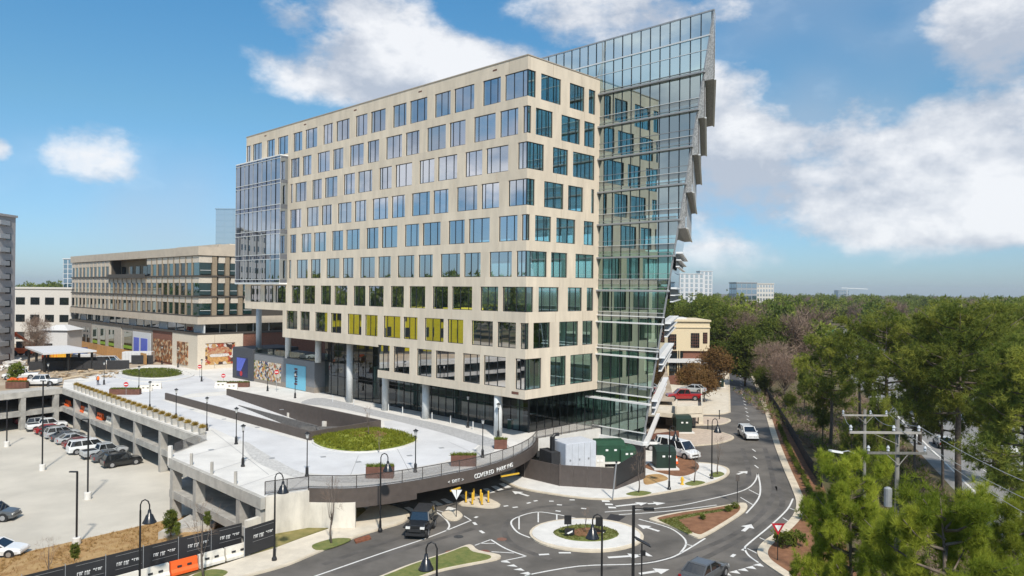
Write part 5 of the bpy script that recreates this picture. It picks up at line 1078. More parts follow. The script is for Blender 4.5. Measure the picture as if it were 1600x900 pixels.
GT = [(1078, 212, 459, 0, 'leafy green tree directly right of the prow behind the cream building', T_G[0], 18), (1108, 205, 463, 1, 'green tree left of the dark office block', T_G[1], 17), (1140, 190, 470, 0, 'green tree above the far end of the street', T_G[0], 18), (1172, 185, 478, 0, 'brown bare tree between the green trees at the street end', T_B[0], 16), (1165, 160, 505, 1, 'dark green tree overhanging the far right kerb', T_G[1], 17), (1200, 178, 492, 1, 'green tree left of the first green road sign', T_G[1], 17),
      (1205, 150, 527, 0, 'large brown bare tree right of the far street', T_B[0], 16), (1228, 142, 545, 1, 'smaller brown bare tree beside the round-topped pine', T_B[1], 15), (1192, 148, 570, 0, 'low dark evergreen at the far kerb', T_G[0], 18), (1136, 196, 500, 1, 'green tree peeking over the rust coloured trees', T_G[1], 17), (1130, 230, 468, 0, 'bare tree on the skyline right of the green crowns', T_B[0], 16), (1270, 320, 492, 1, 'pale brown bare tree between the two green road signs', T_B[1], 15), (1236, 128, 612, 0, 'low dark green shrub tree behind the silt fence', T_G[0], 18)]
for i, (x, Y, tp, k, lab, T, Ht) in enumerate(GT): ptree('bare_tree' if 'bare' in lab else 'broadleaf_tree', lab, T, Ht, x, Y, tp, i*1.3, 1.05)
for i, (x, Y, tp, lab) in enumerate([(1082, 142, 566, 'rust leaved tree nearest the red pickup'), (1120, 152, 541, 'rust leaved tree at the corner of the cream building'), (1102, 136, 578, 'low rust leaved tree beside the dark utility cabinet')]): ptree('rust_tree', lab, T_R[i % 2], 10, x, Y, tp, i*2., .9)
ptree('bare_tree', 'bare tree in front of the cream building at far left', T_B[0], 16, 58, 165, 489, .3, .75, ZP)
# far woods: one mass
def wood(name, label, temps, n, seed, spots, m, cut):
    rg = np.random.default_rng(seed); VV = []; TT = []
    for T in range(n):
        V0, t0 = temps[T % len(temps)]; x, y, h = spots(rg)
        if cut(x, y): continue
        a = rg.uniform(0, 6.28); s = h/16.; c, sn = math.cos(a)*s, math.sin(a)*s
        V = np.empty_like(V0); V[:, 0] = V0[:, 0]*c-V0[:, 1]*sn+x; V[:, 1] = V0[:, 0]*sn+V0[:, 1]*c+y; V[:, 2] = V0[:, 2]*s; VV.append(V); TT.append(np.clip(t0+rg.uniform(-.3, .3), 0, 1))
    o = bpy.data.objects.new(name, tri_mesh(name, np.concatenate(VV), np.concatenate(TT), m)); COL.objects.link(o); return tag(o, label, 'woods', None, 'stuff')
def cheap(seed, twig):
    rg = np.random.default_rng(seed); ncl, per = 26, 20; d = rg.normal(size=(ncl, 3)); d /= np.linalg.norm(d, axis=1, keepdims=True); cen = d*rg.uniform(.4, 1, (ncl, 1))*np.array([4.2, 4.2, 6.5])+np.array([0, 0, 9])
    C = np.concatenate([c+rg.normal(size=(per, 3))*np.array([1.1, 1.1, .8]) for c in cen]); O = C-np.array([0, 0, 7.]); O /= np.linalg.norm(O, axis=1, keepdims=True)
    return blades(rg, C, 4 if twig else 3, 2.6 if twig else 1.2, .12 if twig else .7, O*(1. if twig else .3), .5, 1., np.repeat(rg.uniform(.05, .8, ncl), per))
hwx = lambda y: 46+.353*(y-69.3)
def spot(y0, y1, x0, x1, h0=13, h1=20.5):
    def f(rg):
        y = y0*(y1/y0)**(rg.uniform()**.8); return rg.uniform(x0, x1)/F*y, y, rg.uniform(h0, h1)
    return f
cut = lambda x, y: (hwx(y)-5 < x < hwx(y)+25 and y < 420) or (x < 62 and y < 196)
wood('woods', 'green woods filling the right skyline beyond the street', [cheap(s, False) for s in (1, 2, 3, 4)], 460, 5, spot(165, 1500, 250, 1000), M_LEAF, cut)
wood('bare_woods', 'brown leafless trees mixed through the right hand woods', [cheap(s, True) for s in (7, 8, 9)], 230, 6, spot(165, 1300, 280, 1000, 11, 18), M_TWIG, cut)
wood('woods', 'distant green trees above the cream building at far left', [cheap(s, False) for s in (1, 2, 3)], 60, 8, spot(330, 600, -860, -560, 18, 25), M_LEAF, lambda x, y: False)
wood('woods', 'tree line out of frame at left, mirrored dark in the tower windows', [cheap(s, False) for s in (1, 2, 3)], 90, 9, lambda rg: (rg.uniform(-330, -190), rg.uniform(-60, 240), rg.uniform(20, 30)), M_LEAF, lambda x, y: False)
wood('spring_trees', 'two yellow-green spring trees left of the narrow blue tower', [cheap(s, False) for s in (1, 2)], 4, 12, lambda rg: (rg.uniform(-262, -238), 380, rg.uniform(17, 20)), M_YEL2, lambda x, y: False)
# understory on the wooded bank
rg = np.random.default_rng(77); n_ = 2600; Y_ = rg.uniform(52, 150, n_); X_ = np.empty(n_)
for i in range(n_): y = Y_[i]; lo = 30+(y-55)*.11+3.5 if y > 70 else 24+(y-50)*.3; X_[i] = rg.uniform(lo+1.5, hwx(y)-3.5)
C = np.stack([X_, Y_, rg.uniform(0, .5, n_)], 1); V, t_ = blades(rg, C, 9, 1.0, .07, None, .7, .8); o = bpy.data.objects.new('undergrowth', tri_mesh('undergrowth', V, t_, M_DRYP if 0 else M_TWIG)); COL.objects.link(o); tag(o, 'brown brushy undergrowth on the wooded bank by the highway', 'undergrowth', None, 'stuff')
C2 = C[rg.uniform(size=n_) < .35]; V, t_ = blades(rg, C2+np.array([0, 0, .5]), 10, .9, .1, None, .5, .9); o = bpy.data.objects.new('shrub_layer', tri_mesh('shrub_layer', V, t_, M_LEAF)); COL.objects.link(o); tag(o, 'low green scrub scattered under the highway pines', 'scrub', None, 'stuff')
# highway
hw = MB(); ys = [30, 60, 90, 130, 200, 300, 420]; hw.slab([Vector((hwx(y)-2, y, 0)) for y in ys]+[Vector((hwx(y)+22, y, 0)) for y in reversed(ys)], .02); hwy = struct(hw.build('highway', mat('highway_concrete', (.25, .245, .24), .85, .12, .4)))
for off in (0, 3.7, 7.4, 11.1):
    if off in (0, 11.1): q = MB(); q.ribbon([(hwx(y)+off, y, .03) for y in ys], .25); q.build('edge_line', M_PAINT, hwy)
    else:
        for y in range(60, 200, 12): q = MB(); q.ribbon([(hwx(y)+off, y, .03), (hwx(y+3)+off, y+3, .03)], .2); q.build('dash', M_PAINT, hwy)
# small bare saplings along the pavements
sap = make_round(61, 4.5, .8, .36, 12, 5, 3, .6, .014, M_TWIG, True)
for i, (x, y, z, h, lab) in enumerate([(998, 770, .12, 4.6, 'bare sapling in the grass pit before the brown enclosure'), (1086, 754, .12, 4.4, 'bare sapling in the pit beside the yellow hydrant'), (1122, 741, .12, 4.6, 'bare sapling at the rounded pavement corner'), (518, 848, .12, 5.6, 'bare sapling on the grass patch before the retaining wall'), (316, 903, .12, 5.8, 'bare sapling in front of the orange barrier'), (575, 680, ZP+.6, 3.6, 'staked sapling on the green plaza oval'), (592, 706, ZP+.2, 2.4, 'thin sapling at the near rim of the plaza oval'), (75, 908, .0, 3.4, 'bare shrub against the banner fence at bottom left'), (915, 831, .3, 2.2, 'low bare sapling in the middle of the roundabout')]):
    p = G(x, y, z); plant('sapling', lab, sap, p, h, 4.5, i*1.1, .9, 'young bare trees', 'sapling')
# shrubs along the mulch bank
shr = make_round(71, 1.0, .6, .0, 22, 26, 3, .12, .07, M_LEAF)
sp_ = smooth_path(gp([(1216, 665), (1228, 694), (1243, 727), (1259, 757), (1264, 772), (1268, 795)]), 8); k = 0
L_ = [sp_[0]]
for p in sp_:
    if (p-L_[-1]).length > 1.15: L_.append(p)
for si, p in enumerate(reversed(L_)): plant('shrub', '%s small dark shrub from the near end of the mulch bank row' % ORD[si], shr, p+UZ*.05, .75, 1.0, k, .8, 'shrubs in a row on the mulch bank', 'shrub'); k += 1.3
for i, (x, y, h, lab) in enumerate([(1222, 854, 1.5, 'dark shrub directly right of the yield sign post'), (1243, 853, 1.5, 'second dark shrub right of the yield sign'), (1267, 812, 1.8, 'round shrub at the lower end of the shrub row'), (1285, 808, 1.4, 'shrub beside the pine at the end of the row'), (1148, 795, .7, 'small shrub on the triangular island near its tip'), (1138, 800, .7, 'small shrub on the triangular island, left of the tip'), (1098, 812, .6, 'small yellow-green shrub in mid triangular island')]):
    plant('shrub', lab, shr, G(x, y, .15), h, 1.0, i, .9, None, 'shrub')
ever = make_round(81, 3, .75, .02, 40, 40, 3, .2, .09, M_LEAF)
for i, (x, y, z, h, lab) in enumerate([(266, 838, -1.5, 2.6, 'conical evergreen beside the garage ramp behind the banner fence'), (277, 838, -1.4, 1.4, 'small evergreen right of the conical one by the garage'), (324, 824, -.9, 1.6, 'little evergreen under the garage corner'), (117, 877, -1.4, 1.6, 'dark conical evergreen on the tan slope')]):
    plant('evergreen', lab, ever, G(x, y, z), h, 3, i, .85, None, 'evergreen')
plant('potted_tree', 'bushy green tree in the box behind the orange net at far left', make_round(91, 3, 1.1, .1, 30, 40, 3, .25, .14, M_LEAF), G(24, 597, ZP), 3.6, 3, 0, 1., None, 'tree')
# leafy tufts on the plaza beds and grass islands
def tufts(parent, poly, zf, n, ln, w, m, seed, name='ground_cover'):
    rg = np.random.default_rng(seed); P = np.array([(p.x, p.y) for p in poly]); lo, hi = P.min(0), P.max(0); pts = []
    while len(pts) < n:
        q = rg.uniform(lo, hi); ins = False; j = len(P)-1
        for i in range(len(P)):
            if (P[i][1] > q[1]) != (P[j][1] > q[1]) and q[0] < (P[j][0]-P[i][0])*(q[1]-P[i][1])/(P[j][1]-P[i][1])+P[i][0]: ins = not ins
            j = i
        if ins: pts.append((q[0], q[1], zf(q)))
    V, t = blades(rg, np.array(pts), 6, ln, w, None, .8, .9); off = ORG.get(parent.name, Vector()); V = V-np.array([off.x, off.y, off.z]); o = bpy.data.objects.new(name, tri_mesh(name, V, t, m)); COL.objects.link(o); o.parent = parent; struct(o, 'stuff'); return o
M_GC = foliage_mat('cover_leaves', (.10, .13, .016), (.30, .31, .04), .3); M_GR2 = foliage_mat('lawn_blades', (.10, .12, .025), (.26, .24, .07), .3)
def domez(P, c, z):
    R_ = max((p-c).length for p in P)
    return lambda q: z+.14+.5*(1-min(1, ((Vector((q[0], q[1], 0))-c).length/R_)**2))
tufts(ov1, PO1, domez(PO1, co1, ZP), 2600, .34, .07, M_GC, 1); tufts(ov2, PO2, domez(PO2, co2, ZP), 900, .4, .09, M_LEAF, 2)
tufts(isl2, P2, lambda q: .26, 700, .16, .03, M_GR2, 3, 'grass_blades'); tufts(isl3, P3, lambda q: .19, 700, .16, .03, M_GR2, 4, 'grass_blades')
rg = np.random.default_rng(31); n_ = 2600; u_ = rg.uniform(0, 1, n_); v_ = rg.uniform(.02, .97, n_); A_ = [l0.lerp(l1, u) for u in u_]; B_ = [xy(fext.lerp(fB, .45+u*.55))+UZ*.05 for u in u_]
C = np.array([tuple(a.lerp(b, v)-UZ*(.45*(1-abs(2*v-1)))) for a, b, v in zip(A_, B_, v_)]); V, t_ = blades(rg, C, 8, .38, .035, None, .8, .9); o = bpy.data.objects.new('dry_grass', tri_mesh('dry_grass', V, t_, foliage_mat('straw', (.26, .145, .05), (.50, .34, .15), .2))); COL.objects.link(o); tag(o, 'tan dry grass on the slope between lot and banner fence', 'grass', None, 'stuff')
# ================================================================ VEHICLES
M_TYRE = mat('tyre', (.015, .015, .016), .85, .2); M_RIM = mat('rim', (.45, .45, .46), .35, .1, metal=.7); M_CGL = glass('car_glass', (0, 0, 0), .12, see=False, dark=(.012, .014, .016)); M_HEAD = mat('headlight', (.75, .75, .72), .2, .03); M_TAIL = mat('taillight', (.35, .01, .01), .3, .05); M_PLAST = mat('dark_plastic', (.02, .02, .021), .6, .1)
KINDS = {  # L, W, stations (x, hw, zb, zs), cabin (x rear, x front, belt z, rear rake, front rake, roof z)
 'sedan': (4.7, .91, [(-2.35, .74, .42, .72), (-2.25, .86, .3, .92), (-1.3, .91, .24, .98), (.75, .91, .24, .95), (1.6, .9, .24, .86), (2.2, .82, .28, .74), (2.35, .68, .38, .6)], (-1.85, 1.05, .93, .75, .85, 1.44)),
 'suv': (4.7, .94, [(-2.35, .84, .45, 1.0), (-2.25, .92, .32, 1.08), (-1.3, .94, .28, 1.1), (.9, .94, .28, 1.08), (1.7, .93, .28, 1.0), (2.22, .86, .32, .9), (2.35, .74, .42, .72)], (-2.22, 1.15, 1.05, .35, .75, 1.72)),
 'long_suv': (5.7, 1.0, [(-2.85, .92, .5, 1.15), (-2.75, .99, .36, 1.2), (-1.3, 1.0, .3, 1.2), (1.4, 1.0, .3, 1.18), (2.2, .98, .3, 1.12), (2.72, .93, .36, 1.0), (2.85, .82, .46, .8)], (-2.72, 1.55, 1.15, .28, .75, 1.9)),
 'pickup': (5.7, .99, [(-2.85, .93, .55, 1.15), (-2.8, .98, .42, 1.18), (-.6, .99, .36, 1.18), (1.2, .99, .34, 1.16), (1.9, .98, .34, 1.12), (2.72, .93, .38, 1.02), (2.85, .82, .48, .82)], (-.95, 1.5, 1.13, .25, .7, 1.86)),
 'van': (5.3, 1.0, [(-2.65, .94, .5, 1.2), (-2.6, .99, .36, 1.25), (-1.0, 1.0, .3, 1.25), (1.4, 1.0, .3, 1.2), (2.1, .98, .3, 1.08), (2.6, .9, .36, .95), (2.65, .8, .46, .8)], (-2.58, 1.7, 1.2, .12, .8, 2.1)),
 'jeep': (4.2, .88, [(-2.1, .82, .5, 1.15), (-2.05, .86, .42, 1.18), (-.8, .87, .4, 1.2), (.65, .87, .4, 1.2), (.75, .80, .4, 1.18), (1.85, .74, .42, 1.12), (1.95, .72, .45, 1.08)], (-2.0, .72, 1.16, .1, .3, 1.84))}
def make_car(kind, pm):
    Lc, hw, stn, (cx0, cx1, bz, rr, fr, rz_) = KINDS[kind]
    root = thing('parked_car', '', 'car'); b = MB(); n = 8
    for x, h, zb, zs in stn:
        zm = zb+(zs-zb)*.55
        b.v += [(x, -h*.9, zb), (x, -h, zm), (x, -h*.955, zs-.05), (x, -h*.8, zs), (x, h*.8, zs), (x, h*.955, zs-.05), (x, h, zm), (x, h*.9, zb)]
    for i in range(len(stn)-1):
        for k in range(n): b.f.append((i*n+k, i*n+(k+1) % n, (i+1)*n+(k+1) % n, (i+1)*n+k)); b.mi.append(0)
    b.f += [tuple(range(n)), tuple(range((len(stn)-1)*n, len(stn)*n))[::-1]]; b.mi += [0, 0]
    body = b.build('body', pm, root)
    g = MB(); hb, ht = hw*.9, hw*.76; x0, x1 = cx0+rr, cx1-fr
    g.add([(cx0, -hb, bz), (cx1, -hb, bz), (cx1, hb, bz), (cx0, hb, bz), (x0, -ht, rz_-.04), (x1, -ht, rz_-.04), (x1, ht, rz_-.04), (x0, ht, rz_-.04)], [(0, 1, 5, 4), (1, 2, 6, 5), (2, 3, 7, 6), (3, 0, 4, 7), (4, 5, 6, 7)]); g.build('windows', M_CGL, root)
    r = MB(); r.add([(x0-.06, -ht-.02, rz_-.06), (x1+.06, -ht-.02, rz_-.06), (x1+.06, ht+.02, rz_-.06), (x0-.06, ht+.02, rz_-.06), (x0+.1, -ht+.12, rz_), (x1-.1, -ht+.12, rz_), (x1-.1, ht-.12, rz_), (x0+.1, ht-.12, rz_)], [(0, 1, 5, 4), (1, 2, 6, 5), (2, 3, 7, 6), (3, 0, 4, 7), (4, 5, 6, 7), (3, 2, 1, 0)]); r.build('roof', pm if kind != 'jeep' else M_PLAST, root)
    for s in (-1, 1):
        for (xa, xb) in ((cx0, x0), (cx1, x1)):
            p = MB(); p.bar((xa, s*hb, bz), (xb, s*ht, rz_-.04), .09, .07); p.build('pillar', pm, root)
        for t in ((.42,) if kind in ('pickup', 'sedan', 'jeep') else (.36, .68)):
            xa = cx0+(cx1-cx0)*t; xb = x0+(x1-x0)*t; p = MB(); p.bar((xa, s*(hb+.005), bz), (xb, s*(ht+.005), rz_-.05), .1, .04); p.build('pillar', pm, root)
    wr = .34 if kind == 'sedan' else .4; xf = Lc/2-.88; xr = -Lc/2+(.95 if kind != 'pickup' else 1.2)
    for s in (-1, 1):
        for x in (xf, xr):
            a = MB(); a.cyl((x, s*(hw-.16), wr), (x, s*(hw+.012), wr), wr+.07, n=16); a.build('wheel_arch', M_PLAST, root)
            w = MB(); w.cyl((x, s*(hw-.2), wr), (x, s*(hw+.03), wr), wr, n=16); w = w.build('wheel', M_TYRE, root); q = MB(); q.cyl((x, s*(hw+.0), wr), (x, s*(hw+.04), wr), wr*.62, n=12); q.build('rim', M_RIM, w)
    zf, zr_ = stn[-2][3], stn[1][3]
    for s in (-1, 1):
        q = MB(); q.bx(Lc/2-.12, s*(hw*.66), zf-.24, .2, .34, .16); q.build('headlight', M_HEAD, root); q = MB(); q.bx(-Lc/2+.1, s*(hw*.8), zr_-.42, .18, .2, .34); q.build('taillight', M_TAIL, root)
        q = MB(); q.bx(cx1-.35, s*(hw+.09), bz-.02, .14, .16, .14); q.build('mirror', pm, root)
    q = MB(); q.bx(Lc/2-.1, 0, zf-.46, .2, hw*1.1, .2); q.build('grille', M_PLAST, root)
    for s in (1, -1): q = MB(); q.bx(s*(Lc/2-.12), 0, .36, .3, hw*1.8, .18); q.build('bumper', M_PLAST if kind in ('jeep', 'pickup') else pm, root)
    q = MB(); q.bx(0, 0, .2, Lc*.86, hw*1.7, .2); q.build('underbody', M_PLAST, root)
    if kind == 'pickup': q = MB(); q.bx((cx0-Lc/2)/2-.0, 0, 1.12, Lc/2+cx0-.3, hw*1.5, .085); q.build('bed', M_PLAST, root)
    if kind == 'jeep':
        for s in (-1, 1):
            for x in (xf, xr): q = MB(); q.bx(x, s*.93, .82, 1.05, .28, .09); q.build('fender', M_PLAST, root)
    return root
PM = {k: paint('paint_'+k, c) for k, c in dict(black=(.012, .013, .014), white=(.74, .75, .75), silver=(.42, .44, .45), red=(.30, .012, .015), grey=(.09, .095, .1), maroon=(.14, .012, .014), green=(.02, .03, .025)).items()}
PROTO = {}
def car(kind, colr, loc, heading, label, name='parked_car', group=None, cat='car', sc=1.):
    key = (kind, colr)
    if key not in PROTO: t = make_car(kind, PM[colr]); PROTO[key] = t
    else: t = copy_tree(PROTO[key])
    t.location = loc; t.rotation_euler = (0, 0, heading); t.scale = (sc,)*3; t.name = name; t['label'] = label; t['category'] = cat
    if group: t['group'] = group
    elif 'group' in t: del t['group']
    return t
hd = math.atan2(in1.y, in1.x); GP = 'cars parked along the garage'
for x, y, k, c, lab in [(190, 727, 'suv', 'black', 'black sport utility car at the near end of the parked row'), (174, 719, 'sedan', 'grey', 'dark grey car half hidden behind the black one'), (163, 713, 'pickup', 'silver', 'silver pickup third from the near end of the row'), (141, 706, 'long_suv', 'white', 'large white long-roofed wagon in the parked row'), (127, 698, 'sedan', 'maroon', 'dark red sedan just beyond the large white wagon'), (115, 691.5, 'sedan', 'silver', 'silver sedan in the middle of the parked row'), (106, 687, 'sedan', 'grey', 'dark grey sedan beyond the middle silver sedan'),
                        (97, 683, 'suv', 'silver', 'silver hatch between dark sedan and black sedan'), (89, 679, 'sedan', 'black', 'black sedan next to the bright red sedan'), (81, 676, 'sedan', 'red', 'bright red sedan nosing out of the parked row'), (73, 671, 'pickup', 'white', 'white pickup in the parked row beside the red sedan'), (64, 667, 'suv', 'silver', 'silver car beyond the parked white pickup'), (53, 662, 'pickup', 'red', 'red pickup at the far end of the parked row')]:
    car(k, c, G(x, y, ZL), hd+random.uniform(-.04, .04), lab, group=GP, cat='pickup' if k == 'pickup' else 'car')
car('suv', 'grey', G(-12, 812, ZL), .1, 'dark car cut by the left edge in the parking lot'); car('sedan', 'white', G(-6, 868, ZL), .12, 'white sedan at the left edge near the tan slope')
car('sedan', 'silver', G(347, 765, ZM+.02)+in2*2, math.atan2(in2.y, in2.x)+3.1, 'silver sedan parked inside the middle garage level'); car('sedan', 'red', G(288, 752, ZM+.02)+in2*3, math.atan2(in2.y, in2.x)+3.1, 'red car in the dark of the near garage bay')
car('pickup', 'white', G(66, 602, ZP), math.pi+.15, 'white pickup at the rim of the building site', cat='pickup'); car('van', 'white', G(172, 571, ZP), .3, 'white work van by the black site fence', cat='van'); car('pickup', 'white', G(128, 573, ZP), .5, 'white site pickup behind the pavilion', cat='pickup'); car('pickup', 'white', G(33, 592, ZP), math.pi+.4, 'white truck parked behind the orange net at far left', cat='pickup')
car('pickup', 'red', G(1068, 625, ZD), math.pi+.03, 'red pickup on the tan parking deck', cat='pickup'); car('sedan', 'silver', G(1082, 613, ZD), math.pi-.5, 'silver car behind the red pickup on the deck')
car('van', 'white', G(1062, 713, .03), -1.0, 'white van in the driveway behind the green cabinet', cat='van'); car('pickup', 'white', G(1036, 703, .03), -.1, 'white utility truck beside the prow', cat='pickup')
car('suv', 'white', G(1168.5, 684, .02), -math.pi/2-.03, 'white sport utility car driving down the street', 'moving_car'); car('jeep', 'black', G(658, 831, .02), -math.pi/2-.12, 'black boxy off-roader leaving the covered parking', 'moving_car', sc=1.04)
v_ = G(1128, 873)-G(1082, 901); car('sedan', 'grey', G(1101, 905, .02), math.atan2(v_.y, v_.x), 'grey sedan entering the street at the bottom edge', 'moving_car')
hdh = math.atan2(1, .353); car('suv', 'white', Vector((hwx(96)+9.5, 96, .03)), hdh+math.pi, 'white car on the highway between the pines', 'moving_car'); car('sedan', 'silver', Vector((hwx(99)+2, 99, .03)), hdh, 'silver car on the highway behind the slim pine', 'moving_car')
# ================================================================ STREET FURNITURE
def lantern():
    t = thing('lantern_post', '', 'lamp post'); b = MB(); b.lathe((0, 0, 0), [(.2, 0), (.2, .12), (.15, .2), (.14, .75), (.075, .9)], 10); b.build('base', M_BLACK, t)
    b = MB(); b.cyl((0, 0, .9), (0, 0, 3.5), .055, .045); b.lathe((0, 0, 3.3), [(.05, 0), (.1, .1), (.05, .2)], 8); b.build('post', M_BLACK, t)
    b = MB(); b.lathe((0, 0, 3.5), [(.1, 0), (.17, .42)], 8); b.build('lantern_glass', mat('lantern_glass', (.5, .5, .48), .3, .1), t)
    b = MB(); b.lathe((0, 0, 3.92), [(.26, 0), (.24, .05), (.1, .13), (.02, .2)], 10); b.build('cap', M_BLACK, t); return t
LP0 = lantern(); GL = 'black lantern posts on the plaza'
for i, (x, y, lab) in enumerate([(649, 738, 'lantern post at the near rim of the plaza between the two big planters'), (754, 715, 'lantern post left of the small planter by the curved railing'), (778.5, 684, 'lantern post in front of the corner column'), (731, 668, 'lantern post against the lobby glass between two columns'), (379.5, 729, 'lantern post on the pale deck left of the grey pavers'), (479.6, 744, 'lantern post at the left tip of the planted oval'), (369, 694, 'lantern post beside the near end of the ramp wall'), (323, 673, 'lantern post at the end of the planter row'), (275, 656, 'lantern post above the middle of the planter row'), (234, 641, 'lantern post near the far end of the ramp wall'), (217, 610, 'lantern post in front of the far round bed'),
                                 (315, 596, 'lantern post before the large mural of the cream shop'), (418, 611, 'lantern post in front of the food mural on the grey podium'), (461, 622, 'lantern post in front of the blue poster'), (162.5, 601, 'lantern post beside the worker in the orange vest'), (75, 604, 'lantern post at the white pickup on the site'), (278, 574, 'lantern post left of the cream corner shop'), (253, 569, 'lantern post before the brick shop mural'), (320, 577, 'far lantern post under the cream shop mural')]):
    p = G(x, y, ZP); t = LP0 if i == 0 else copy_tree(LP0); t.location = p; t['label'] = lab; t['group'] = GL
def bell(h=6.6):
    t = thing('street_lamp', '', 'street lamp'); b = MB(); b.lathe((0, 0, 0), [(.2, 0), (.2, .15), (.12, .3), (.1, .9)], 10); b.build('base', M_BLACK, t)
    b = MB(); b.cyl((0, 0, .9), (0, 0, h-.7), .075, .06); b.build('pole', M_BLACK, t)
    b = MB(); b.tube([(0, 0, h-.75), (0, 0, h-.35), (.1, 0, h-.1), (.3, 0, h), (.5, 0, h-.1), (.6, 0, h-.35), (.6, 0, h-.75)], .045, 7); b.build('crook_arm', M_BLACK, t)
    b = MB(); b.lathe((.6, 0, h-1.5), [(.44, 0), (.42, .06), (.33, .22), (.22, .5), (.13, .58), (.09, .85)], 14); s = b.build('bell_shade', mat('bell_black', (.018, .02, .024), .25, .1), t, True); return t
BL0 = bell(); GB = 'crook-necked black street lamps'
for i, (x, y, base, d, lab) in enumerate([(428.6, 875.5, 1, 1, 'crook street lamp on the pavement at the white retaining wall'), (219.5, 783, 0, 1, 'crook street lamp rising before the banner fence at lower left'), (683, 850, 0, -1, 'crook street lamp at the bottom edge over the grass island'), (594, 830, 1, 1, 'crook street lamp in front of the planter left of the exit sign'), (941, 806, 0, -1, 'crook street lamp overlapping the roundabout'), (1112, 748, 1, 1, 'crook street lamp at the rounded pavement corner on the right'), (1045.5, 765, 1, 1, 'street lamp in front of the green cabinet and the van')]):
    p = G(x, y, .1) if base else G(x, y, 6.6); t = BL0 if i == 0 else copy_tree(BL0); t.location = (p.x, p.y, .1); t.rotation_euler = (0, 0, 0 if d > 0 else math.pi); t['label'] = lab; t['group'] = GB
t = thing('street_light', 'tall black square pole light in front of the roundabout at the bottom', 'street light', xy(G(990, 790, 8))); p = t.location
b = MB(); b.bx(p.x, p.y, 0, .16, .16, 8); b.build('pole', M_BLACK, t); b = MB(); b.bx(p.x+.45, p.y, 7.78, .8, .06, .06); b.bx(p.x+.9, p.y, 7.74, .6, .3, .12); b.build('head', M_BLACK, t)
p = G(1003, 847, 4.6); t = thing('solar_sign_pole', 'thin pole with a tilted solar panel at the bottom by the roundabout', 'pole', (p.x, p.y, 0)); b = MB(); b.cyl((p.x, p.y, 0), (p.x, p.y, 4.5), .045); b.build('pole', M_BLACK, t)
b = MB(); b.box(Vector((p.x-.45, p.y-.3, 4.85)), (.95, 0, -.5), (0, .6, 0), (.03, 0, .05)); b.build('solar_panel', M_BLACK, t); b = MB(); b.bx(p.x+.08, p.y, 3.75, .3, .2, .3); b.build('control_box', M_BLACK, t)
for x, y, tp, hd_, lab in [(119.5, 853, 737, -1, 'black light pole on a white block at the near edge of the lot'), (137, 780, 655, -1, 'black light pole in the lot before the parked silver pickup'), (66, 735, 595, 0, 'black light pole in mid parking lot'), (10.5, 698, 625, 0, 'black light pole near the left edge of the lot')]:
    p = G(x, y, ZL); t = thing('lot_light', lab, 'light pole', p, 'parking lot light poles'); b = MB(); b.lathe(p, [(.36, 0), (.36, .75), (.3, .8)], 12); b.build('concrete_base', M_WALKW, t); zt_ = ZH(tp, p); b = MB(); b.bx(p.x, p.y, p.z+.8, .13, .13, zt_-p.z-.8); b.build('pole', M_BLACK, t)
    b = MB(); b.bx(p.x+hd_*.35, p.y, zt_-.06, .7, .22, .1); b.build('head', M_BLACK, t)
# planters
def planter(x0, x1, y, h, lab, z=ZP, dep=.9, plants=True):
    a, c = G(x0, y, z), G(x1, y, z); L = (c-a).length; t = thing('corten_planter', lab, 'planter', a); rz_ = math.atan2(c.y-a.y, c.x-a.x); mid = (a+c)/2+Vector((0, dep/2, 0))
    b = MB(); b.bx(mid.x, mid.y, z, L, dep, h, rz_); b.build('box', M_CORTEN, t)
    for k in range(max(2, int(L/.55))):
        b = MB(); b.bx(a.x+(c.x-a.x)*(k+.5)/max(2, int(L/.55)), a.y+(c.y-a.y)*(k+.5)/max(2, int(L/.55))-.01, z, .03, .04, h-.01, rz_); b.build('rib', M_CORTEN, t)
    rg = np.random.default_rng(int(x0)); n = int(60*L); C = np.stack([rg.uniform(-L/2, L/2, n), rg.uniform(-dep*.42, dep*.42, n), np.full(n, h)], 1); cs, sn = math.cos(rz_), math.sin(rz_); C = np.stack([C[:, 0]*cs-C[:, 1]*sn, C[:, 0]*sn+C[:, 1]*cs, C[:, 2]], 1)
    V, tt = blades(rg, C, 6, .32, .05, None, .9, .8); me = tri_mesh('plants', V+np.array([mid.x-a.x, mid.y-a.y, 0]), tt, M_LEAF); o = bpy.data.objects.new('plants', me); COL.objects.link(o); o.parent = t
for a in [(571, 614, 748, 1.05, 'wide brown planter behind the crook lamp at the plaza rim'), (704, 744, 729, 1.05, 'brown planter at the plaza rim above the exit sign'), (772, 792, 702, 1.0, 'small brown planter by the curved corner of the railing'), (170, 217, 617, .9, 'low brown planter near the worker on the far plaza'), (338, 388, 605, .8, 'brown planter before the dark pier with the navy poster'), (8, 40, 607, 1.1, 'brown planter box with orange net at the far left')]: planter(*a)
p = G(24, 606, ZP); t = thing('orange_net', 'bundle of orange safety netting on the far left planter', 'netting', p+UZ*1.1); b = MB()
rr_ = random.Random(5)
for k in range(14): b.bx(p.x+rr_.uniform(-1.4, 1.4), p.y+rr_.uniform(.2, .9), p.z+1.1, .5, .3, rr_.uniform(.2, .6), rr_.uniform(0, 3))
b.build('net', mat('orange', (.75, .14, .03), .8, .2, 5), t)
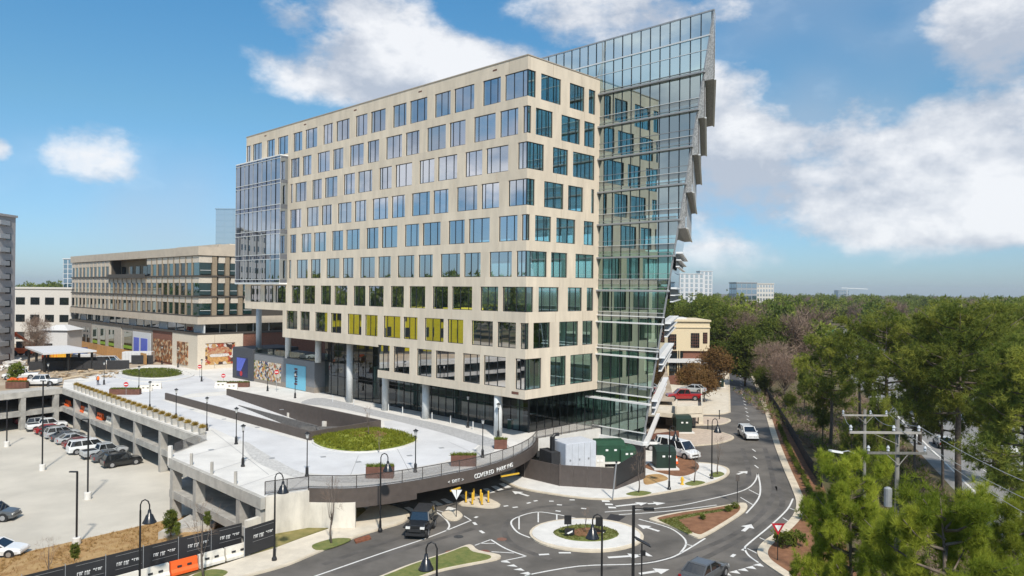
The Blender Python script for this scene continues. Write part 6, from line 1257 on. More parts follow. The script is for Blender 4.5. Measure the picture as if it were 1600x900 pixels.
# square pots with dry plants along the garage edge
pot = thing('pot', '', 'planter'); b = MB(); b.add([(-.27, -.27, 0), (.27, -.27, 0), (.27, .27, 0), (-.27, .27, 0), (-.33, -.33, .8), (.33, -.33, .8), (.33, .33, .8), (-.33, .33, .8)], [(0, 1, 5, 4), (1, 2, 6, 5), (2, 3, 7, 6), (3, 0, 4, 7), (4, 5, 6, 7)]); b.build('box', M_CONC, pot)
rg = np.random.default_rng(4); V, tt = blades(rg, np.stack([rg.uniform(-.22, .22, 70), rg.uniform(-.22, .22, 70), np.full(70, .78)], 1), 8, .55, .045, None, 1., .7); o = bpy.data.objects.new('dry_plant', tri_mesh('dry_plant', V, tt, M_DRYP)); COL.objects.link(o); o.parent = pot
pa_, pb2 = G(113, 609.5, ZP), G(308, 680, ZP); n = 25
for i in range(n):
    t = pot if i == 0 else copy_tree(pot); q = pa_.lerp(pb2, i/(n-1))+in1*.55; t.location = (q.x, q.y, ZP); t.rotation_euler = (0, 0, hd); t['label'] = '%s square pot with dry plant from the near end of the garage edge row' % ORD[n-1-i]; t['group'] = 'pots in a row on the garage edge'; t.name = 'square_pot'
# ---------------------------------------------------------------- signs
def text_mesh(txt, size, depth=.03):
    c = bpy.data.curves.new('t', 'FONT'); c.body = txt; c.size = size; c.extrude = depth; c.align_x = 'CENTER'; o = bpy.data.objects.new('t', c); COL.objects.link(o); bpy.context.view_layer.update()
    me = bpy.data.meshes.new_from_object(o.evaluated_get(bpy.context.evaluated_depsgraph_get())); bpy.data.objects.remove(o); return me
def facade_letters(root, txt, x0, x1, y0, y1, hgt, m, zc):
    n = len(txt)
    for i, ch in enumerate(txt):
        if ch == ' ': continue
        t = (i+.5)/n; p = G(x0+(x1-x0)*t, y0+(y1-y0)*t, ZP); best = min(range(len(fpts)-1), key=lambda k: ((fpts[k]+fpts[k+1])/2-xy(p)).length); a, c = fpts[best], fpts[best+1]
        d = (c-a).normalized(); nrm = Vector((d.y, -d.x, 0)); pr = a+d*((xy(p)-a).dot(d))+nrm*.22
        o = bpy.data.objects.new('letter', text_mesh(ch, hgt)); COL.objects.link(o); o.data.materials.append(m); o.parent = root; o.location = pr+UZ*zc-ORG[root.name]; o.rotation_euler = (math.pi/2, 0, math.atan2(d.y, d.x))
M_LET = mat('sign_letters', (.8, .8, .78), .5, .03)
sg = thing('parking_sign', 'white COVERED PARKING letters on the curved brown fascia', 'sign', G(767, 729, ZP)); facade_letters(sg, 'COVERED PARKING', 738, 799, 735.5, 717.5, .62, M_LET, ZP-.72)
sg2 = thing('exit_sign', 'small white EXIT letters between two arrow heads on the fascia', 'sign', G(710, 741, ZP)); facade_letters(sg2, '< EXIT >', 698, 722, 744, 739, .42, M_LET, ZP-.68)
for x0, x1, y, lab in ((783, 811, 742.5, 'yellow clearance bar hanging under the parking sign'), (704, 719, 765, 'yellow clearance bar under the exit sign')):
    a, c = G(x0, y+2, ZP-1.25), G(x1, y-3, ZP-1.25); b = MB(); b.bar(a, c, .12, .14); t = thing('clearance_bar', lab, 'bar', (a+c)/2)
    b.build('bar', M_YEL, t)
    for e in (a.lerp(c, .1), a.lerp(c, .9)): b = MB(); b.cyl(e, e+UZ*.45, .02, n=5); b.build('hanger', M_BLACK, t)
def post_sign(name, label, px, base, top, kind, z=.1, group=None):
    p = G(px, base, z); zt_ = ZH(top, p); t = thing(name, label, 'sign', p, group); b = MB(); b.cyl(p, (p.x, p.y, zt_-.1), .035, n=6); b.build('post', M_GREYM if z > 1 else M_BLACK, t)
    if kind == 'yield':
        for s, m, d in ((.52, mat('sign_red', (.48, .015, .03), .5, .05), .0), (.27, M_LET, .02)):
            b = MB(); zc = zt_-.32; b.add([(p.x-s, p.y-.06-d, zc+s*.58), (p.x+s, p.y-.06-d, zc+s*.58), (p.x, p.y-.06-d, zc-s*1.15), (p.x-s, p.y-.04-d, zc+s*.58), (p.x+s, p.y-.04-d, zc+s*.58), (p.x, p.y-.04-d, zc-s*1.15)], [(0, 2, 1), (3, 4, 5), (0, 1, 4, 3), (1, 2, 5, 4), (2, 0, 3, 5)]); b.build('sign_face', m, t)
    if kind == 'noentry':
        b = MB(); b.cyl((p.x, p.y-.06, zt_-.35), (p.x, p.y-.03, zt_-.35), .38, n=16); b.build('sign_face', mat('sign_red2', (.5, .02, .03), .5, .05), t); b = MB(); b.bx(p.x, p.y-.07, zt_-.42, .56, .03, .13); b.build('bar', M_LET, t)
    if kind == 'back': b = MB(); s = .5; b.add([(p.x-s, p.y-.05, zt_), (p.x, p.y-.05, zt_-.9), (p.x-.04, p.y-.05, zt_)], [(0, 1, 2)]); b.add([(p.x+.04, p.y-.05, zt_), (p.x, p.y-.05, zt_-.9), (p.x+s, p.y-.05, zt_)], [(0, 1, 2)]); b.build('sign_face', M_LET, t)
    if kind == 'board': b = MB(); b.bx(p.x, p.y-.05, zt_-.75, .6, .04, .75); b.build('sign_face', M_BLACK, t); b = MB(); b.bx(p.x+.15, p.y-.1, zt_-1.6, .8, .04, .55); b.build('arrow_board', M_BLACK, t); b = MB(); b.add([(p.x-.1, p.y-.13, zt_-1.45), (p.x+.4, p.y-.13, zt_-1.2), (p.x+.4, p.y-.13, zt_-1.35), (p.x+.05, p.y-.13, zt_-1.52)], [(0, 1, 2, 3)]); b.build('chevron', M_LET, t)
    if kind == 'plate': b = MB(); b.bx(p.x, p.y-.05, zt_-.6, .35, .03, .6); b.build('sign_face', mat('sign_brown', (.1, .085, .075), .6, .1), t)
    return t
post_sign('yield_sign', 'red and white yield sign on the mulch at the right kerb', 1215, 875, 817, 'yield'); post_sign('yield_sign', 'twin white sign faces on a post at the garage exit island', 713, 808, 765, 'back'); post_sign('roundabout_sign', 'black arrow boards on the left of the roundabout grass', 887, 838, 805, 'board', .25)
post_sign('street_sign', 'thin brown sign post at the tip of the triangular island', 1152, 786, 742, 'plate'); post_sign('roundabout_sign', 'black arrow boards behind the crook lamp on the roundabout', 936, 832, 808, 'board', .25)
for x, b_, t_, lab in ((349, 597, 584, 'red no entry sign before the ramp wall'), (312, 590, 570, 'red no entry sign left of the cream shop mural'), (197, 617, 597, 'red no entry sign by the worker planter'), (432, 612, 578, 'no entry sign in front of the food mural')): post_sign('no_entry_sign', lab, x, b_, t_, 'noentry', ZP)
for x, y, lab in ((1072, 663, 'short black bollard light by the upper driveway'), (1106, 671, 'short black bollard light on the tan pavers'), (1124, 655, 'short black bollard light at the far apron'), (957, 780, 'leaning thin grey post before the enclosure wall')):
    p = G(x, y, .1); t = thing('bollard_light', lab, 'bollard', p); b = MB(); b.cyl(p, p+UZ*(1.3 if x != 957 else 3.6)+(Vector((.35, 0, 0)) if x == 957 else Vector()), .07, n=8); b.build('post', M_BLACK if x != 957 else M_GREYM, t); b = MB(); b.lathe(p+UZ*(1.3 if x != 957 else 3.6)+(Vector((.35, 0, 0)) if x == 957 else Vector()), [(.1, 0), (.12, .1), (.04, .16)], 8); b.build('cap', M_BLACK, t)
for i, (x, y) in enumerate(((728, 785), (738, 788), (740, 781), (751, 783), (753, 788.5), (763, 785))):
    p = G(x, y, .13); t = thing('yellow_bollard', ['yellow bollard at the left tip of the ticket island', 'yellow bollard at the front left of the ticket island', 'yellow bollard at the back left of the ticket island', 'yellow bollard in the back middle of the ticket island', 'yellow bollard in the front middle of the ticket island', 'yellow bollard at the right of the ticket island'][i], 'bollard', p, 'yellow bollards on the garage island'); b = MB(); b.cyl(p, p+UZ*1.05, .09, n=10); b.lathe(p+UZ*1.05, [(.09, 0), (.06, .06), (.01, .08)], 10); b.build('post', M_YEL, t); b = MB(); b.lathe(p+UZ*.0, [(.14, 0), (.14, .03)], 10); b.build('collar', M_DARK, t)
p = G(1066, 757, .12); t = thing('fire_hydrant', 'yellow fire hydrant on the pale pavement', 'hydrant', p); b = MB(); b.lathe(p, [(.2, 0), (.2, .06), (.13, .1), (.13, .6), (.17, .64), (.14, .75), (.04, .85)], 12); b.build('barrel', M_YEL, t); b = MB(); b.cyl(p+Vector((-.24, 0, .48)), p+Vector((.24, 0, .48)), .07, n=8); b.build('nozzle', M_YEL, t)
# highway guide signs
M_SGN = mat('guide_sign_green', (.0, .30, .20), .5, .05)
for x, y, w, h, Y, lab in ((1239.5, 508, 16, 8, 330, 'green highway guide sign farther left over the trees'), (1294, 519, 17, 11, 300, 'green highway guide sign beside the pine crown')):
    p = AT(x, y, Y); t = thing('guide_sign', lab, 'road sign', (p.x, p.y, 0)); W_, H_ = w*Y/F, h*Y/F; b = MB(); b.bx(p.x, p.y, p.z-H_/2, W_, .15, H_, -.1); b.build('panel', M_SGN, t)
    for s in (-.35, .35): b = MB(); b.cyl((p.x+s*W_, p.y+.3, 0), (p.x+s*W_, p.y+.3, p.z+H_/2), .15); b.build('post', M_GREYM, t)
    for r in range(2): b = MB(); b.bx(p.x, p.y-.12, p.z-H_*.3+r*H_*.35, W_*.6, .03, H_*.12, -.1); b.build('legend', M_LET, t)
# ================================================================ ENCLOSURE, FENCES, POLES, SITE THINGS
en = thing('equipment_enclosure', 'brown panel wall enclosing the generator at the pavement', 'enclosure', xy(G(874, 759, .1)))
ep = [xy(p) for p in gp([(806, 741), (820, 746), (874.5, 759.2), (960.5, 764.4), (1006, 747.3)], .1)]; eh = [2.2, 2.25, 2.3, 2.35, 3.2]; M_ENC = mat('enclosure_panel', (.082, .066, .058), .6, .1, 2, objvar=.06)
for i in range(3):
    a, c = ep[i], ep[i+1]; n = max(1, int((c-a).length/1.2))
    for k in range(n): b = MB(); d = (c-a)/n; b.wall([a+d*k+d.normalized()*.008, a+d*(k+1)-d.normalized()*.008], .12, .08, eh[i]+.0); b.build('wall_panel', M_ENC, en)
    b = MB(); b.bx(c.x, c.y, .08, .2, .2, eh[i]+.08, .3); b.build('post', M_ENC, en)
b = MB(); b.wall([ep[3], ep[4]], .3, .08, lambda i: .3 if i == 0 else .8); b.build('low_wall', M_ENC, en)
b = MB(); b.wall([ep[3]+(ep[4]-ep[3])*.02, ep[4]], .05, lambda i: .31 if i == 0 else .81, lambda i: 2.5 if i == 0 else 3.3); b.build('mesh_screen', mat('mesh_screen', (.02, .02, .021), .6, .2), en)
b = MB(); b.bx(ep[4].x, ep[4].y, .1, .25, .25, 3.4, .5); b.build('post', M_ENC, en)
b = MB(); b.slab(ep+[xy(G(1000, 690, .1)), xy(G(840, 700, .1))], .16, .0); b.build('pad', M_CONC, en)
# generator: long pale box
o = HIT(884, 728, AT(884, 728, 79.5), Vector((0, 1, 0))); gx = xy(o); ge = thing('generator', 'large pale grey boxed generator with black exhaust stack', 'generator', gx+UZ*.2); ga = (UR*.92+Vector((.4, -.1, 0))).normalized(); gb = Vector((-ga.y, ga.x, 0)); zb_ = .9; zt_ = ZH(694, gx+ga*0)
M_GEN = mat('generator_paint', (.56, .58, .62), .5, .06, 1.5)
b = MB(); b.box(gx+UZ*zb_, ga*4.0, gb*3.0, UZ*(zt_-zb_)); b.build('housing', M_GEN, ge, bevel=.05); b = MB(); b.box(gx+ga*.2+gb*.2+UZ*.16, ga*3.6, gb*2.6, UZ*(zb_-.16)); b.build('skid', M_BLACK, ge)
for k in range(1, 5): b = MB(); b.box(gx+ga*(.8*k)-gb*.012+UZ*(zb_+.1), ga*.03, gb*.02, UZ*(zt_-zb_-.2)); b.build('door_seam', M_GREYM, ge)
for k in range(3): b = MB(); b.box(gx+ga*(.5+1.2*k)-gb*.03+UZ*(zb_+1.1), ga*.18, gb*.03, UZ*.22); b.build('door_handle', M_GREYM, ge)
b = MB(); s_ = gx+gb*2.-ga*.5; b.cyl(s_+UZ*.2, s_+UZ*(zt_+.5), .28, n=10); b.tube([s_+UZ*(zt_+.4), s_+UZ*(zt_+.7)+ga*.3, s_+UZ*(zt_+.7)+ga*.8], .2, 8); b.build('exhaust_stack', M_BLACK, ge)
b = MB(); b.box(gx+gb*1-ga*1.2+UZ*.3, ga*1.1, gb*2.6, UZ*2.6); b.build('radiator', M_DARK, ge)
M_TGR = mat('transformer_green', (.018, .065, .035), .5, .1, 2); M_TGR2 = mat('transformer_dark_green', (.012, .03, .02), .5, .1, 2)
def cabinet(label, px, py, w, d, h, z=.15, rz_=.0, m=M_TGR, slope=.35, pad=True):
    p = G(px, py, z); t = thing('transformer', label, 'transformer', p); c, s = math.cos(rz_), math.sin(rz_); X, Y = Vector((c, s, 0)), Vector((-s, c, 0)); O = p-X*w/2
    if pad: b = MB(); b.box(O-X*.3-Y*.3, X*(w+.6), Y*(d+.6), UZ*.18); b.build('pad', M_WALKW, t)
    O = O+UZ*.18; b = MB(); b.add([O, O+X*w, O+X*w+Y*d, O+Y*d, O+UZ*h*(1-slope*.5), O+X*w+UZ*h*(1-slope*.5), O+X*w+Y*d*.35+UZ*h, O+Y*d*.35+UZ*h, O+X*w+Y*d+UZ*h, O+Y*d+UZ*h], [(0, 1, 5, 4), (4, 5, 6, 7), (7, 6, 8, 9), (1, 2, 8, 6, 5), (0, 4, 7, 9, 3), (3, 9, 8, 2)]); b.build('tank', m, t)
    for k in range(2): b = MB(); b.box(O+X*(w*(.06+.48*k))-Y*.03+UZ*.1, X*w*.42, Y*.03, UZ*h*.7); b.build('door', m, t)
    for k in range(2): b = MB(); b.box(O+X*(w*(.3+.3*k))-Y*.08+UZ*h*.55, X*.3, Y*.05, UZ*.2); b.build('label_plate', M_LET, t)
    return t
cabinet('big green transformer behind the enclosure wall next to the generator', 955, 724, 3.4, 2.2, 2.3, .6, .12); cabinet('smaller green transformer behind the black mesh screen', 982, 727, 1.9, 1.8, 1.9, .4, .2); cabinet('dark green utility cabinet on the mulch in front of the van', 1041, 734, 2.3, 2., 2.3, .15, .05, M_TGR2); cabinet('dark green cabinet before the tan parking deck', 1069, 677, 2.3, 2., 2.3, .12, .05, M_TGR2); cabinet('small black-green cabinet by the rust trees at the kerb', 1123, 606, 2.2, 2., 2.0, .12, .0, M_TGR2)
cabinet('pale square switch box inside the brown enclosure', 936, 733, 1.4, 1., 1.2, .2, .2, M_WALKW, .05, False); cabinet('pale cabinet at the left end of the generator', 846, 716, 1.3, 1.2, 2.3, .2, .5, M_GREYM, .05, False)
# banner fence, barriers
M_BAN = mat('banner_black', (.022, .022, .024), .7, .15, .5)
bf = thing('banner_fence', 'long black printed banner fence above the white barriers', 'fence', xy(fB)); L0 = xy(fB+(fA-fB)*1.35); Lf = (xy(fB)-L0); n = 8
def fence_print(root, a, c, h0, h1):
    d = (c-a); L = d.length; d = d.normalized(); nrm = Vector((d.y, -d.x, 0)); off = nrm*.06
    for kk, (s0, s1, z0, z1) in enumerate([(.28, .44, .55, .78), (.47, .62, .52, .80), (.68, .72, .64, .67), (.74, .92, .58, .76)]):
        if z1-z0 < .05: b = MB(); b.box(a+d*L*s0+off+UZ*(h0+(h1-h0)*z0), d*L*(s1-s0), nrm*.01, UZ*.06); b.build('printed_mark', M_LET, root); continue
        m_ = max(3, int(L*(s1-s0)/.28))
        for q in range(m_):
            x0 = s0+(s1-s0)*q/m_; x1 = s0+(s1-s0)*(q+.72)/m_; P = a+d*L*x0+off+UZ*(h0+(h1-h0)*z0); b = MB(); H1 = (h1-h0)*(z1-z0)*.5; W1 = d*L*(x1-x0)
            b.box(P, W1*.3, nrm*.01, UZ*H1); b.box(P+UZ*H1*.78+W1*.3, W1*.7, nrm*.01, UZ*H1*.22); 
            if q % 2: b.box(P+W1*.75, W1*.25, nrm*.01, UZ*H1*.78)
            b.build('printed_mark', M_LET, root)
    for zf in (.42, .9): b = MB(); b.box(a+d*L*.25+off+UZ*(h0+(h1-h0)*zf), d*L*.7, nrm*.008, UZ*.025); b.build('printed_line', mat('banner_grey', (.25, .25, .25), .7), root)
for i in range(n):
    a, c = L0+Lf*i/n, L0+Lf*(i+1)/n; b = MB(); b.wall([a+Lf.normalized()*.02, c-Lf.normalized()*.02], .05, .35, 2.3); b.build('banner_panel', M_BAN, bf); fence_print(bf, a, c, .35, 2.3)
    b = MB(); b.cyl(a, a+UZ*2.4, .035, n=6); b.build('post', M_GREYM, bf)
b2 = thing('banner_fence', 'short angled black banner panel beside the crook lamp', 'fence', xy(fC)); a, c = xy(G(382, 826, 2.3)), xy(fC); b = MB(); b.wall([a, c], .05, .2, 2.3); b.build('banner_panel', M_BAN, b2); fence_print(b2, a, c, .2, 2.3)
for q in (a, c): b = MB(); b.cyl(q, q+UZ*2.4, .035, n=6); b.build('post', M_GREYM, b2)
def barrier_proto(name, m):
    t = thing(name, '', 'barrier'); b = MB(); pr = [(-.3, 0), (-.3, .2), (-.16, .42), (-.12, .95), (.12, .95), (.16, .42), (.3, .2), (.3, 0)]; vs = [(x, y, z) for x in (-.95, .95) for y, z in pr]; k = len(pr); b.add(vs, [(i, (i+1) % k, k+(i+1) % k, k+i) for i in range(k)]+[tuple(range(k))[::-1], tuple(range(k, 2*k))]); b.build('shell', m, t)
    for x in (-.35, .35): b = MB(); b.bx(x, -.17, .5, .3, .1, .12); b.build('slot', M_DARK, t)
    return t
M_BW = mat('barrier_white', (.72, .68, .60), .6, .08); M_BO = mat('barrier_orange', (.85, .13, .02), .6, .06)
bW, bO = barrier_proto('water_barrier', M_BW), barrier_proto('water_barrier', M_BO); fd = Lf.normalized(); rzb = math.atan2(fd.y, fd.x); end = G(369, 870, .11); cnt = 0
for i, lab in enumerate(['white barrier at the right end of the barrier row by the short banner', 'white barrier second from the right end of the row', 'orange barrier in the row along the banner fence', 'white barrier left of the orange one behind the lamp post', 'white barrier two left of the orange one', 'white barrier at the bottom edge below the banner fence']):
    src = bO if i == 2 else bW; t = src if (i == 2 or i == 0) else copy_tree(bW); q = end-fd*(2.02*i)-Vector((-fd.y, fd.x, 0))*.1; t.location = (q.x, q.y, .11); t.rotation_euler = (0, 0, rzb+random.uniform(-.03, .03)); t['label'] = lab; t['group'] = 'water barriers along the banner fence'
for i, (x, y, src, lab) in enumerate([(157, 661, bO, 'orange barrier on the middle garage level, longest of three'), (129, 650, bO, 'orange barrier in the second far garage bay'), (106, 643, bO, 'orange barrier in the farthest garage bay'), (172, 667, bW, 'white barrier on the middle garage level beside the orange one'), (137, 653, bW, 'white barrier in the second far garage bay')]):
    t = copy_tree(src); q = HIT(x, y, e1a+in1*.9, in1); t.location = (q.x, q.y, ZM+.02); t.rotation_euler = (0, 0, math.atan2((e1b-e1a).y, (e1b-e1a).x)); t['label'] = lab; t['group'] = 'barriers inside the garage'; t.scale = (1.2, 1, 1)
for i, (x, y, lab) in enumerate([(228, 611, 'white barrier left of the ramp on the far plaza'), (243, 607, 'white barrier at the far end of the ramp wall'), (345, 606, 'white barrier under the no entry sign'), (362, 608, 'white barrier before the brown planter at the ramp')]):
    t = copy_tree(bW); t.location = G(x, y, ZP); t.rotation_euler = (0, 0, .15); t['label'] = lab; t['group'] = 'white barriers on the far plaza'
# silt fence along the wooded bank
sf = thing('silt_fence', 'low black silt fence between mulch bank and woods', 'fence', xy(G(1283, 757, .1))); sp2 = [xy(p) for p in smooth_path(gp([(1285, 762), (1262, 727), (1244, 694), (1224, 660), (1206, 630), (1190, 602)], .1), 5)]
for a, c in zip(sp2, sp2[1:]):
    b = MB(); b.wall([a, c], .04, .05, 1.5+random.uniform(-.05, .05)); b.build('fabric_panel', mat('silt_black', (.012, .012, .013), .8, .2), sf); b = MB(); b.cyl(a, a+UZ*1.4, .03, n=5); b.build('stake', M_BARK, sf)
# utility poles and wires
M_WOOD = mat('pole_wood', (.15, .145, .13), .9, .2, 3, .2, stretch=(6, 6, 1)); M_INS = mat('insulator', (.5, .52, .55), .3, .1); M_ARM = mat('weathered_arm', (.33, .31, .28), .9, .15, 3)
def upole(label, px, Y, top, arms, lum=False):
    p = AT(px, 457, Y); zt_ = ZH(top, p); t = thing('utility_pole', label, 'utility pole', (p.x, p.y, 0)); b = MB(); b.cyl((p.x, p.y, 0), (p.x, p.y, zt_), .12, .09, 10); b.build('pole', M_WOOD, t, True); tips = []
    for ai, (x0, x1, y) in enumerate(arms):
        a, c = AT(x0, y, Y-.2), AT(x1, y, Y-.2); a.z = c.z = (a.z+c.z)/2; b = MB(); b.bar(a, c, .08, .1); b.build('crossarm', M_ARM if ai == 0 else M_CORTEN if ai == 2 else M_WOOD, t)
        for f in (.02, .35 if ai else .62, .97): q = a.lerp(c, f); b = MB(); b.lathe(q+UZ*.05, [(.03, 0), (.07, .06), (.05, .12), (.08, .18), (.03, .28)], 8); b.build('insulator', M_INS, t); tips.append(q+UZ*.3)
        for s in (.3, .7): b = MB(); b.bar(a.lerp(c, s), Vector((p.x, p.y-.15, a.z-.55)), .04, .02); b.build('brace', M_ARM, t)
    if lum:
        a = Vector((p.x, p.y-.15, ZH(716, p))); e = AT(1297, 704, Y-1.); b = MB(); b.tube([a, a.lerp(e, .5)+UZ*.25, e.lerp(a, .3)+UZ*.06], .04, 6); b.build('lamp_arm', M_GREYM, t); b = MB(); b.bar(e, e.lerp(a, .32)+UZ*.05, .3, .12); b.build('lamp_head', M_WHITE, t)
    else: b = MB(); q = Vector((p.x-.45, p.y-.1, ZH(790, p))); b.lathe(q, [(.17, 0), (.17, .8), (.08, .86)], 12); b.build('transformer_can', M_GREYM, t)
    return t, tips
u1, tp1 = upole('rear wooden utility pole with pale crossarm and street light arm', 1353, 48, 640, [(1316, 1387, 649)], True); u2, tp2 = upole('front wooden utility pole with two crossarms and a transformer can', 1404, 33, 656, [(1327, 1439, 676), (1355, 1448, 708)])
def wire(label, a, c, sag):
    b = MB(); b.tube([a.lerp(c, t)-UZ*sag*4*t*(1-t) for t in [i/12 for i in range(13)]], .014, 4); tag(b.build('power_line', M_GREYM), label, 'wire', 'power lines')
for i, lab in enumerate(['left power line between the two utility poles', 'middle power line between the two utility poles', 'right power line between the two utility poles']): wire(lab, tp1[i], tp2[i], .25)
for i, (px, py, lab) in enumerate([(1625, 762, 'upper power line running off the right edge'), (1625, 790, 'middle power line running off the right edge'), (1625, 815, 'lowest power line running off the right edge')]): wire(lab, tp2[(2, 1, 5)[i]], AT(px, py, 31+i), .15)
# ---------------------------------------------------------------- worker
def person(label, p, hgt, top, trousers, face=0.):
    t = thing('person', label, 'person', p); me = bpy.data.meshes.new('body'); J = {'pel': (0, 0, .95), 'chest': (0, 0, 1.3), 'neck': (0, 0, 1.5), 'head': (0, .02, 1.62), 'top': (0, .02, 1.74), 'ls': (-.19, 0, 1.42), 'le': (-.26, .02, 1.15), 'lw': (-.25, .12, .92), 'lh': (-.25, .16, .82), 'rs': (.19, 0, 1.42), 're': (.26, .02, 1.15), 'rw': (.25, .1, .92), 'rh': (.25, .14, .82), 'lhip': (-.1, 0, .9), 'lk': (-.11, .05, .5), 'la': (-.11, 0, .09), 'lt': (-.12, .16, .04), 'rhip': (.1, 0, .9), 'rk': (.11, .0, .5), 'ra': (.12, -.08, .09), 'rt': (.13, .08, .04)}
    ks = list(J); E = [('pel', 'chest'), ('chest', 'neck'), ('neck', 'head'), ('head', 'top'), ('chest', 'ls'), ('ls', 'le'), ('le', 'lw'), ('lw', 'lh'), ('chest', 'rs'), ('rs', 're'), ('re', 'rw'), ('rw', 'rh'), ('pel', 'lhip'), ('lhip', 'lk'), ('lk', 'la'), ('la', 'lt'), ('pel', 'rhip'), ('rhip', 'rk'), ('rk', 'ra'), ('ra', 'rt')]
    me.from_pydata([J[k] for k in ks], [(ks.index(a), ks.index(b)) for a, b in E], []); o = bpy.data.objects.new('body', me); COL.objects.link(o); o.parent = t
    md = o.modifiers.new('skin', 'SKIN'); rad = dict(pel=.15, chest=.16, neck=.06, head=.1, top=.07, ls=.07, rs=.07, le=.05, re=.05, lw=.04, rw=.04, lh=.045, rh=.045, lhip=.1, rhip=.1, lk=.075, rk=.075, la=.055, ra=.055, lt=.045, rt=.045)
    for i, k in enumerate(ks): me.skin_vertices[0].data[i].radius = (rad[k],)*2; me.skin_vertices[0].data[i].use_root = k == 'pel'
    o.modifiers.new('sub', 'SUBSURF').levels = 1; o.modifiers['sub'].render_levels = 1; me.materials.append(trousers)
    b = MB(); b.lathe((0, 0, 0), [(.2, .92), (.23, 1.1), (.235, 1.3), (.16, 1.48), (.08, 1.5)], 12); v = b.build('vest', top, None); v.parent = t
    b = MB(); b.lathe((0, .02, 0), [(.15, 1.66), (.12, 1.68), (.11, 1.76), (.03, 1.81)], 10); v = b.build('hard_hat', M_LET, None); v.parent = t
    t.rotation_euler = (0, 0, face); t.scale = (hgt/1.8,)*3
M_ORV = mat('hi_vis_orange', (.85, .2, .04), .7, .05); person('worker in orange vest and dark trousers walking on the far plaza', G(153, 602, ZP), 1.85, M_ORV, mat('trousers', (.03, .035, .06), .8), 1.2)
person('worker in lime vest beside the site pavilion', G(152, 572, ZP), 1.8, mat('hi_vis_lime', (.5, .7, .05), .7), mat('trousers', (.03, .035, .06), .8), .4)
# ---------------------------------------------------------------- building site odds and ends
q_ = G(38, 556, ZP); t = thing('telehandler', 'orange construction machine with raised boom beside the grey tower', 'machine', q_)
for nm, (cx, cy, cz, sx, sy, sz), m in (('chassis', (0, 0, .7, 4.6, 2.2, 1.3), M_BO), ('cab', (-.6, -.3, 2.0, 1.6, 1.4, 1.6), M_CGL), ('engine_cover', (1.3, .2, 2.0, 1.8, 1.6, .8), M_BO)): b = MB(); b.bx(q_.x+cx, q_.y+cy, q_.z+cz, sx, sy, sz); b.build(nm, m, t)
for x in (-1.6, 1.6):
    for y in (-1.1, 1.1): b = MB(); b.cyl((q_.x+x, q_.y+y-.2, q_.z+.7), (q_.x+x, q_.y+y+.2, q_.z+.7), .7, n=14); b.build('wheel', M_TYRE, t)
b = MB(); b.bar(q_+Vector((1.8, .6, 2.6)), q_+Vector((-2.6, .4, 5.4)), .5, .5); b.build('boom', M_BO, t); b = MB(); b.bx(q_.x-2.8, q_.y+.4, q_.z+4.6, .5, 1.4, 1.2); b.build('fork_carriage', M_BO, t)
for x, y, w, d, h, m, lab in ((107, 563, 6, 2.5, 2.6, mat('container_blue', (.02, .08, .28), .5, .1), 'blue skip container behind the pavilion roof'), (90, 564, 5, 2.4, 2.2, mat('skip_yellow', (.7, .38, .03), .6, .1), 'yellow machine body behind the pavilion'), (77, 564, 3.6, 2.2, 1.6, M_BO, 'low orange machine behind the pavilion'), (126, 569, 4.2, 2.4, 1.9, M_WHT, 'white storage box right of the blue container'), (212, 568, 6.2, 2.4, 2.4, M_WHT, 'white site trailer above the black fence')):
    p = G(x, y, ZP); t = thing('site_container', lab, 'container', p); b = MB(); b.bx(p.x, p.y+d/2, p.z+.2, w, d, h, .15); b.build('body', m, t, bevel=.06)
    for k in range(int(w/.6)): b = MB(); b.bx(p.x-w/2+.4+k*.6, p.y-.05+(k*.6-w/2)*.15, p.z+.3, .08, .1, h-.2, .15); b.build('rib', m, t)
rr_ = random.Random(11)
def debris(label, x0, x1, y0, y1, n, m, s=.9):
    c = G((x0+x1)/2, (y0+y1)/2, ZP); b = MB()
    for i in range(n):
        p = G(rr_.uniform(x0, x1), rr_.uniform(y0, y1), ZP); k = rr_.uniform(.3, 1)*s; q = [Vector((rr_.uniform(-1, 1), rr_.uniform(-1, 1), rr_.uniform(0, .8)))*k for _ in range(7)]
        bm = bmesh.new(); [bm.verts.new(v+p) for v in q]; r_ = bmesh.ops.convex_hull(bm, input=bm.verts); bm.verts.ensure_lookup_table(); vs = [v.co.copy() for v in bm.verts]; bm.verts.index_update(); fs = [tuple(v.index for v in f.verts) for f in bm.faces]; bm.free(); b.add(vs, fs)
    tag(b.build('rubble', m), label, 'rubble', None, 'stuff')
debris('white rubble and wrapped material left of the pavilion', 2, 42, 562, 580, 40, mat('white_rubble', (.55, .53, .5), .9, .2), 1.4); debris('tan timber and earth heaps along the site edge', 60, 185, 580, 592, 60, mat('tan_rubble', (.42, .32, .21), .9, .25), .8); debris('brown spoil heaps in front of the telehandler', 20, 60, 568, 590, 30, M_SOIL, 1.0); debris('scattered gear and crates behind the black site fence', 110, 200, 565, 574, 40, mat('gear', (.3, .25, .22), .8, .5, .9), .9)
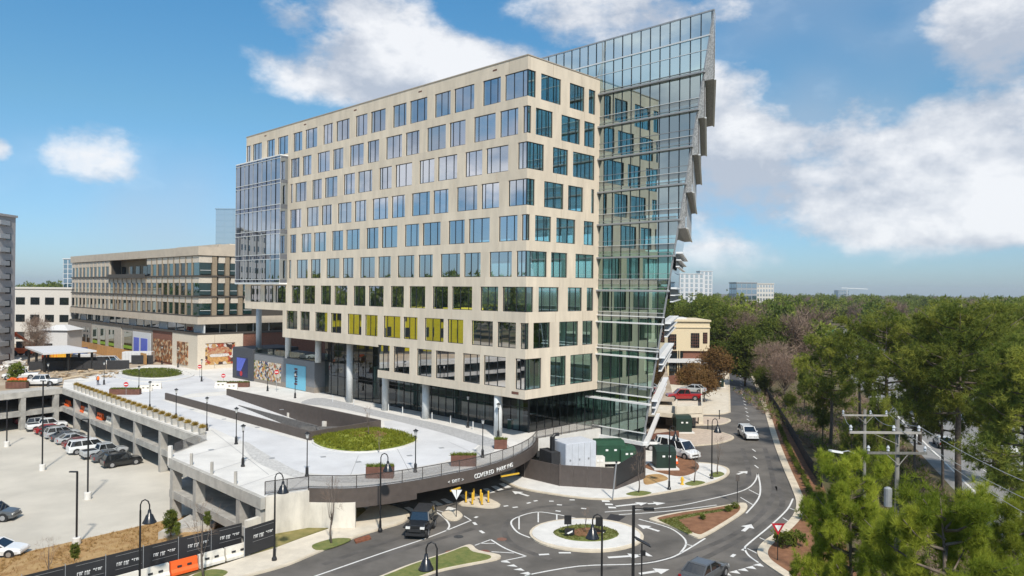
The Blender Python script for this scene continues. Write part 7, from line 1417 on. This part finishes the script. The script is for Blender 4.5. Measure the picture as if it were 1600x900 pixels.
for i, (x0, y0, x1, y1) in enumerate(((70, 590, 118, 578), (95, 592, 150, 581), (110, 588, 165, 578), (80, 595, 130, 586))): b = MB(); b.bar(G(x0, y0, ZP+.3), G(x1, y1, ZP+.5+.2*i), .25, .12); tag(b.build('timber', mat('timber', (.5, .4, .27), .85, .15)), ['loose timber nearest the white pickup', 'loose long timber in front of the pavilion posts', 'loose timber reaching towards the worker', 'loose timber lowest along the site edge'][i], 'timber', 'loose timbers on the site')
for x, y, lab in ((797, 670, 'green and white recycling bins by the lobby corner'),):
    p = G(x, y, ZP); t = thing('recycling_bin', lab, 'bin', p)
    for k, m in ((0, M_TGR), (.75, M_WHITE)): b = MB(); b.bx(p.x+k, p.y, ZP, .65, .65, 1.15); b.build('bin_body', m, t); b = MB(); b.bx(p.x+k, p.y, ZP+1.15, .69, .69, .08); b.build('lid', M_WHITE, t)
p = G(1056, 724, .2); t = thing('traffic_cone', 'orange and white cone by the van', 'cone', p)
for z0, z1, r0, r1, m in ((0, .3, .3, .24, M_BO), (.3, .6, .24, .17, M_LET), (.6, 1., .17, .05, M_BO)): b = MB(); b.cyl(p+UZ*z0, p+UZ*z1, r0, r1, 12); b.build('band', m, t)
for i, (x, y) in enumerate(((739, 671), (704, 661), (675, 656), (629, 646.5), (607, 642), (553, 634), (520, 628))):
    p = G(x, y, ZP); b = MB(); b.cyl(p, p+UZ*.95, .07, n=8); b.lathe(p+UZ*.95, [(.07, 0), (.02, .05)], 8); tag(b.build('steel_bollard', M_FINW), '%s slim steel bollard from the lobby corner along the columns' % ORD[i], 'bollard', 'bollards along the lobby')
# ================================================================ AIR
hz = MB(); hz.box((-6100, -6100, -4.), (12200, 0, 0), (0, 12200, 0), (0, 0, 72.)); M_HZ = bpy.data.materials.new('haze'); M_HZ.use_nodes = True; nn_ = M_HZ.node_tree.nodes; nn_.clear()
oo = nn_.new('ShaderNodeOutputMaterial'); vv = nn_.new('ShaderNodeVolumePrincipled'); vv.inputs['Color'].default_value = (.88, .93, 1.0, 1); vv.inputs['Density'].default_value = .00011; vv.inputs['Anisotropy'].default_value = .2; M_HZ.node_tree.links.new(vv.outputs[0], oo.inputs['Volume'])
tag(hz.build('haze', M_HZ), 'pale blue air haze thickening towards the far woods', 'haze', None, 'stuff')
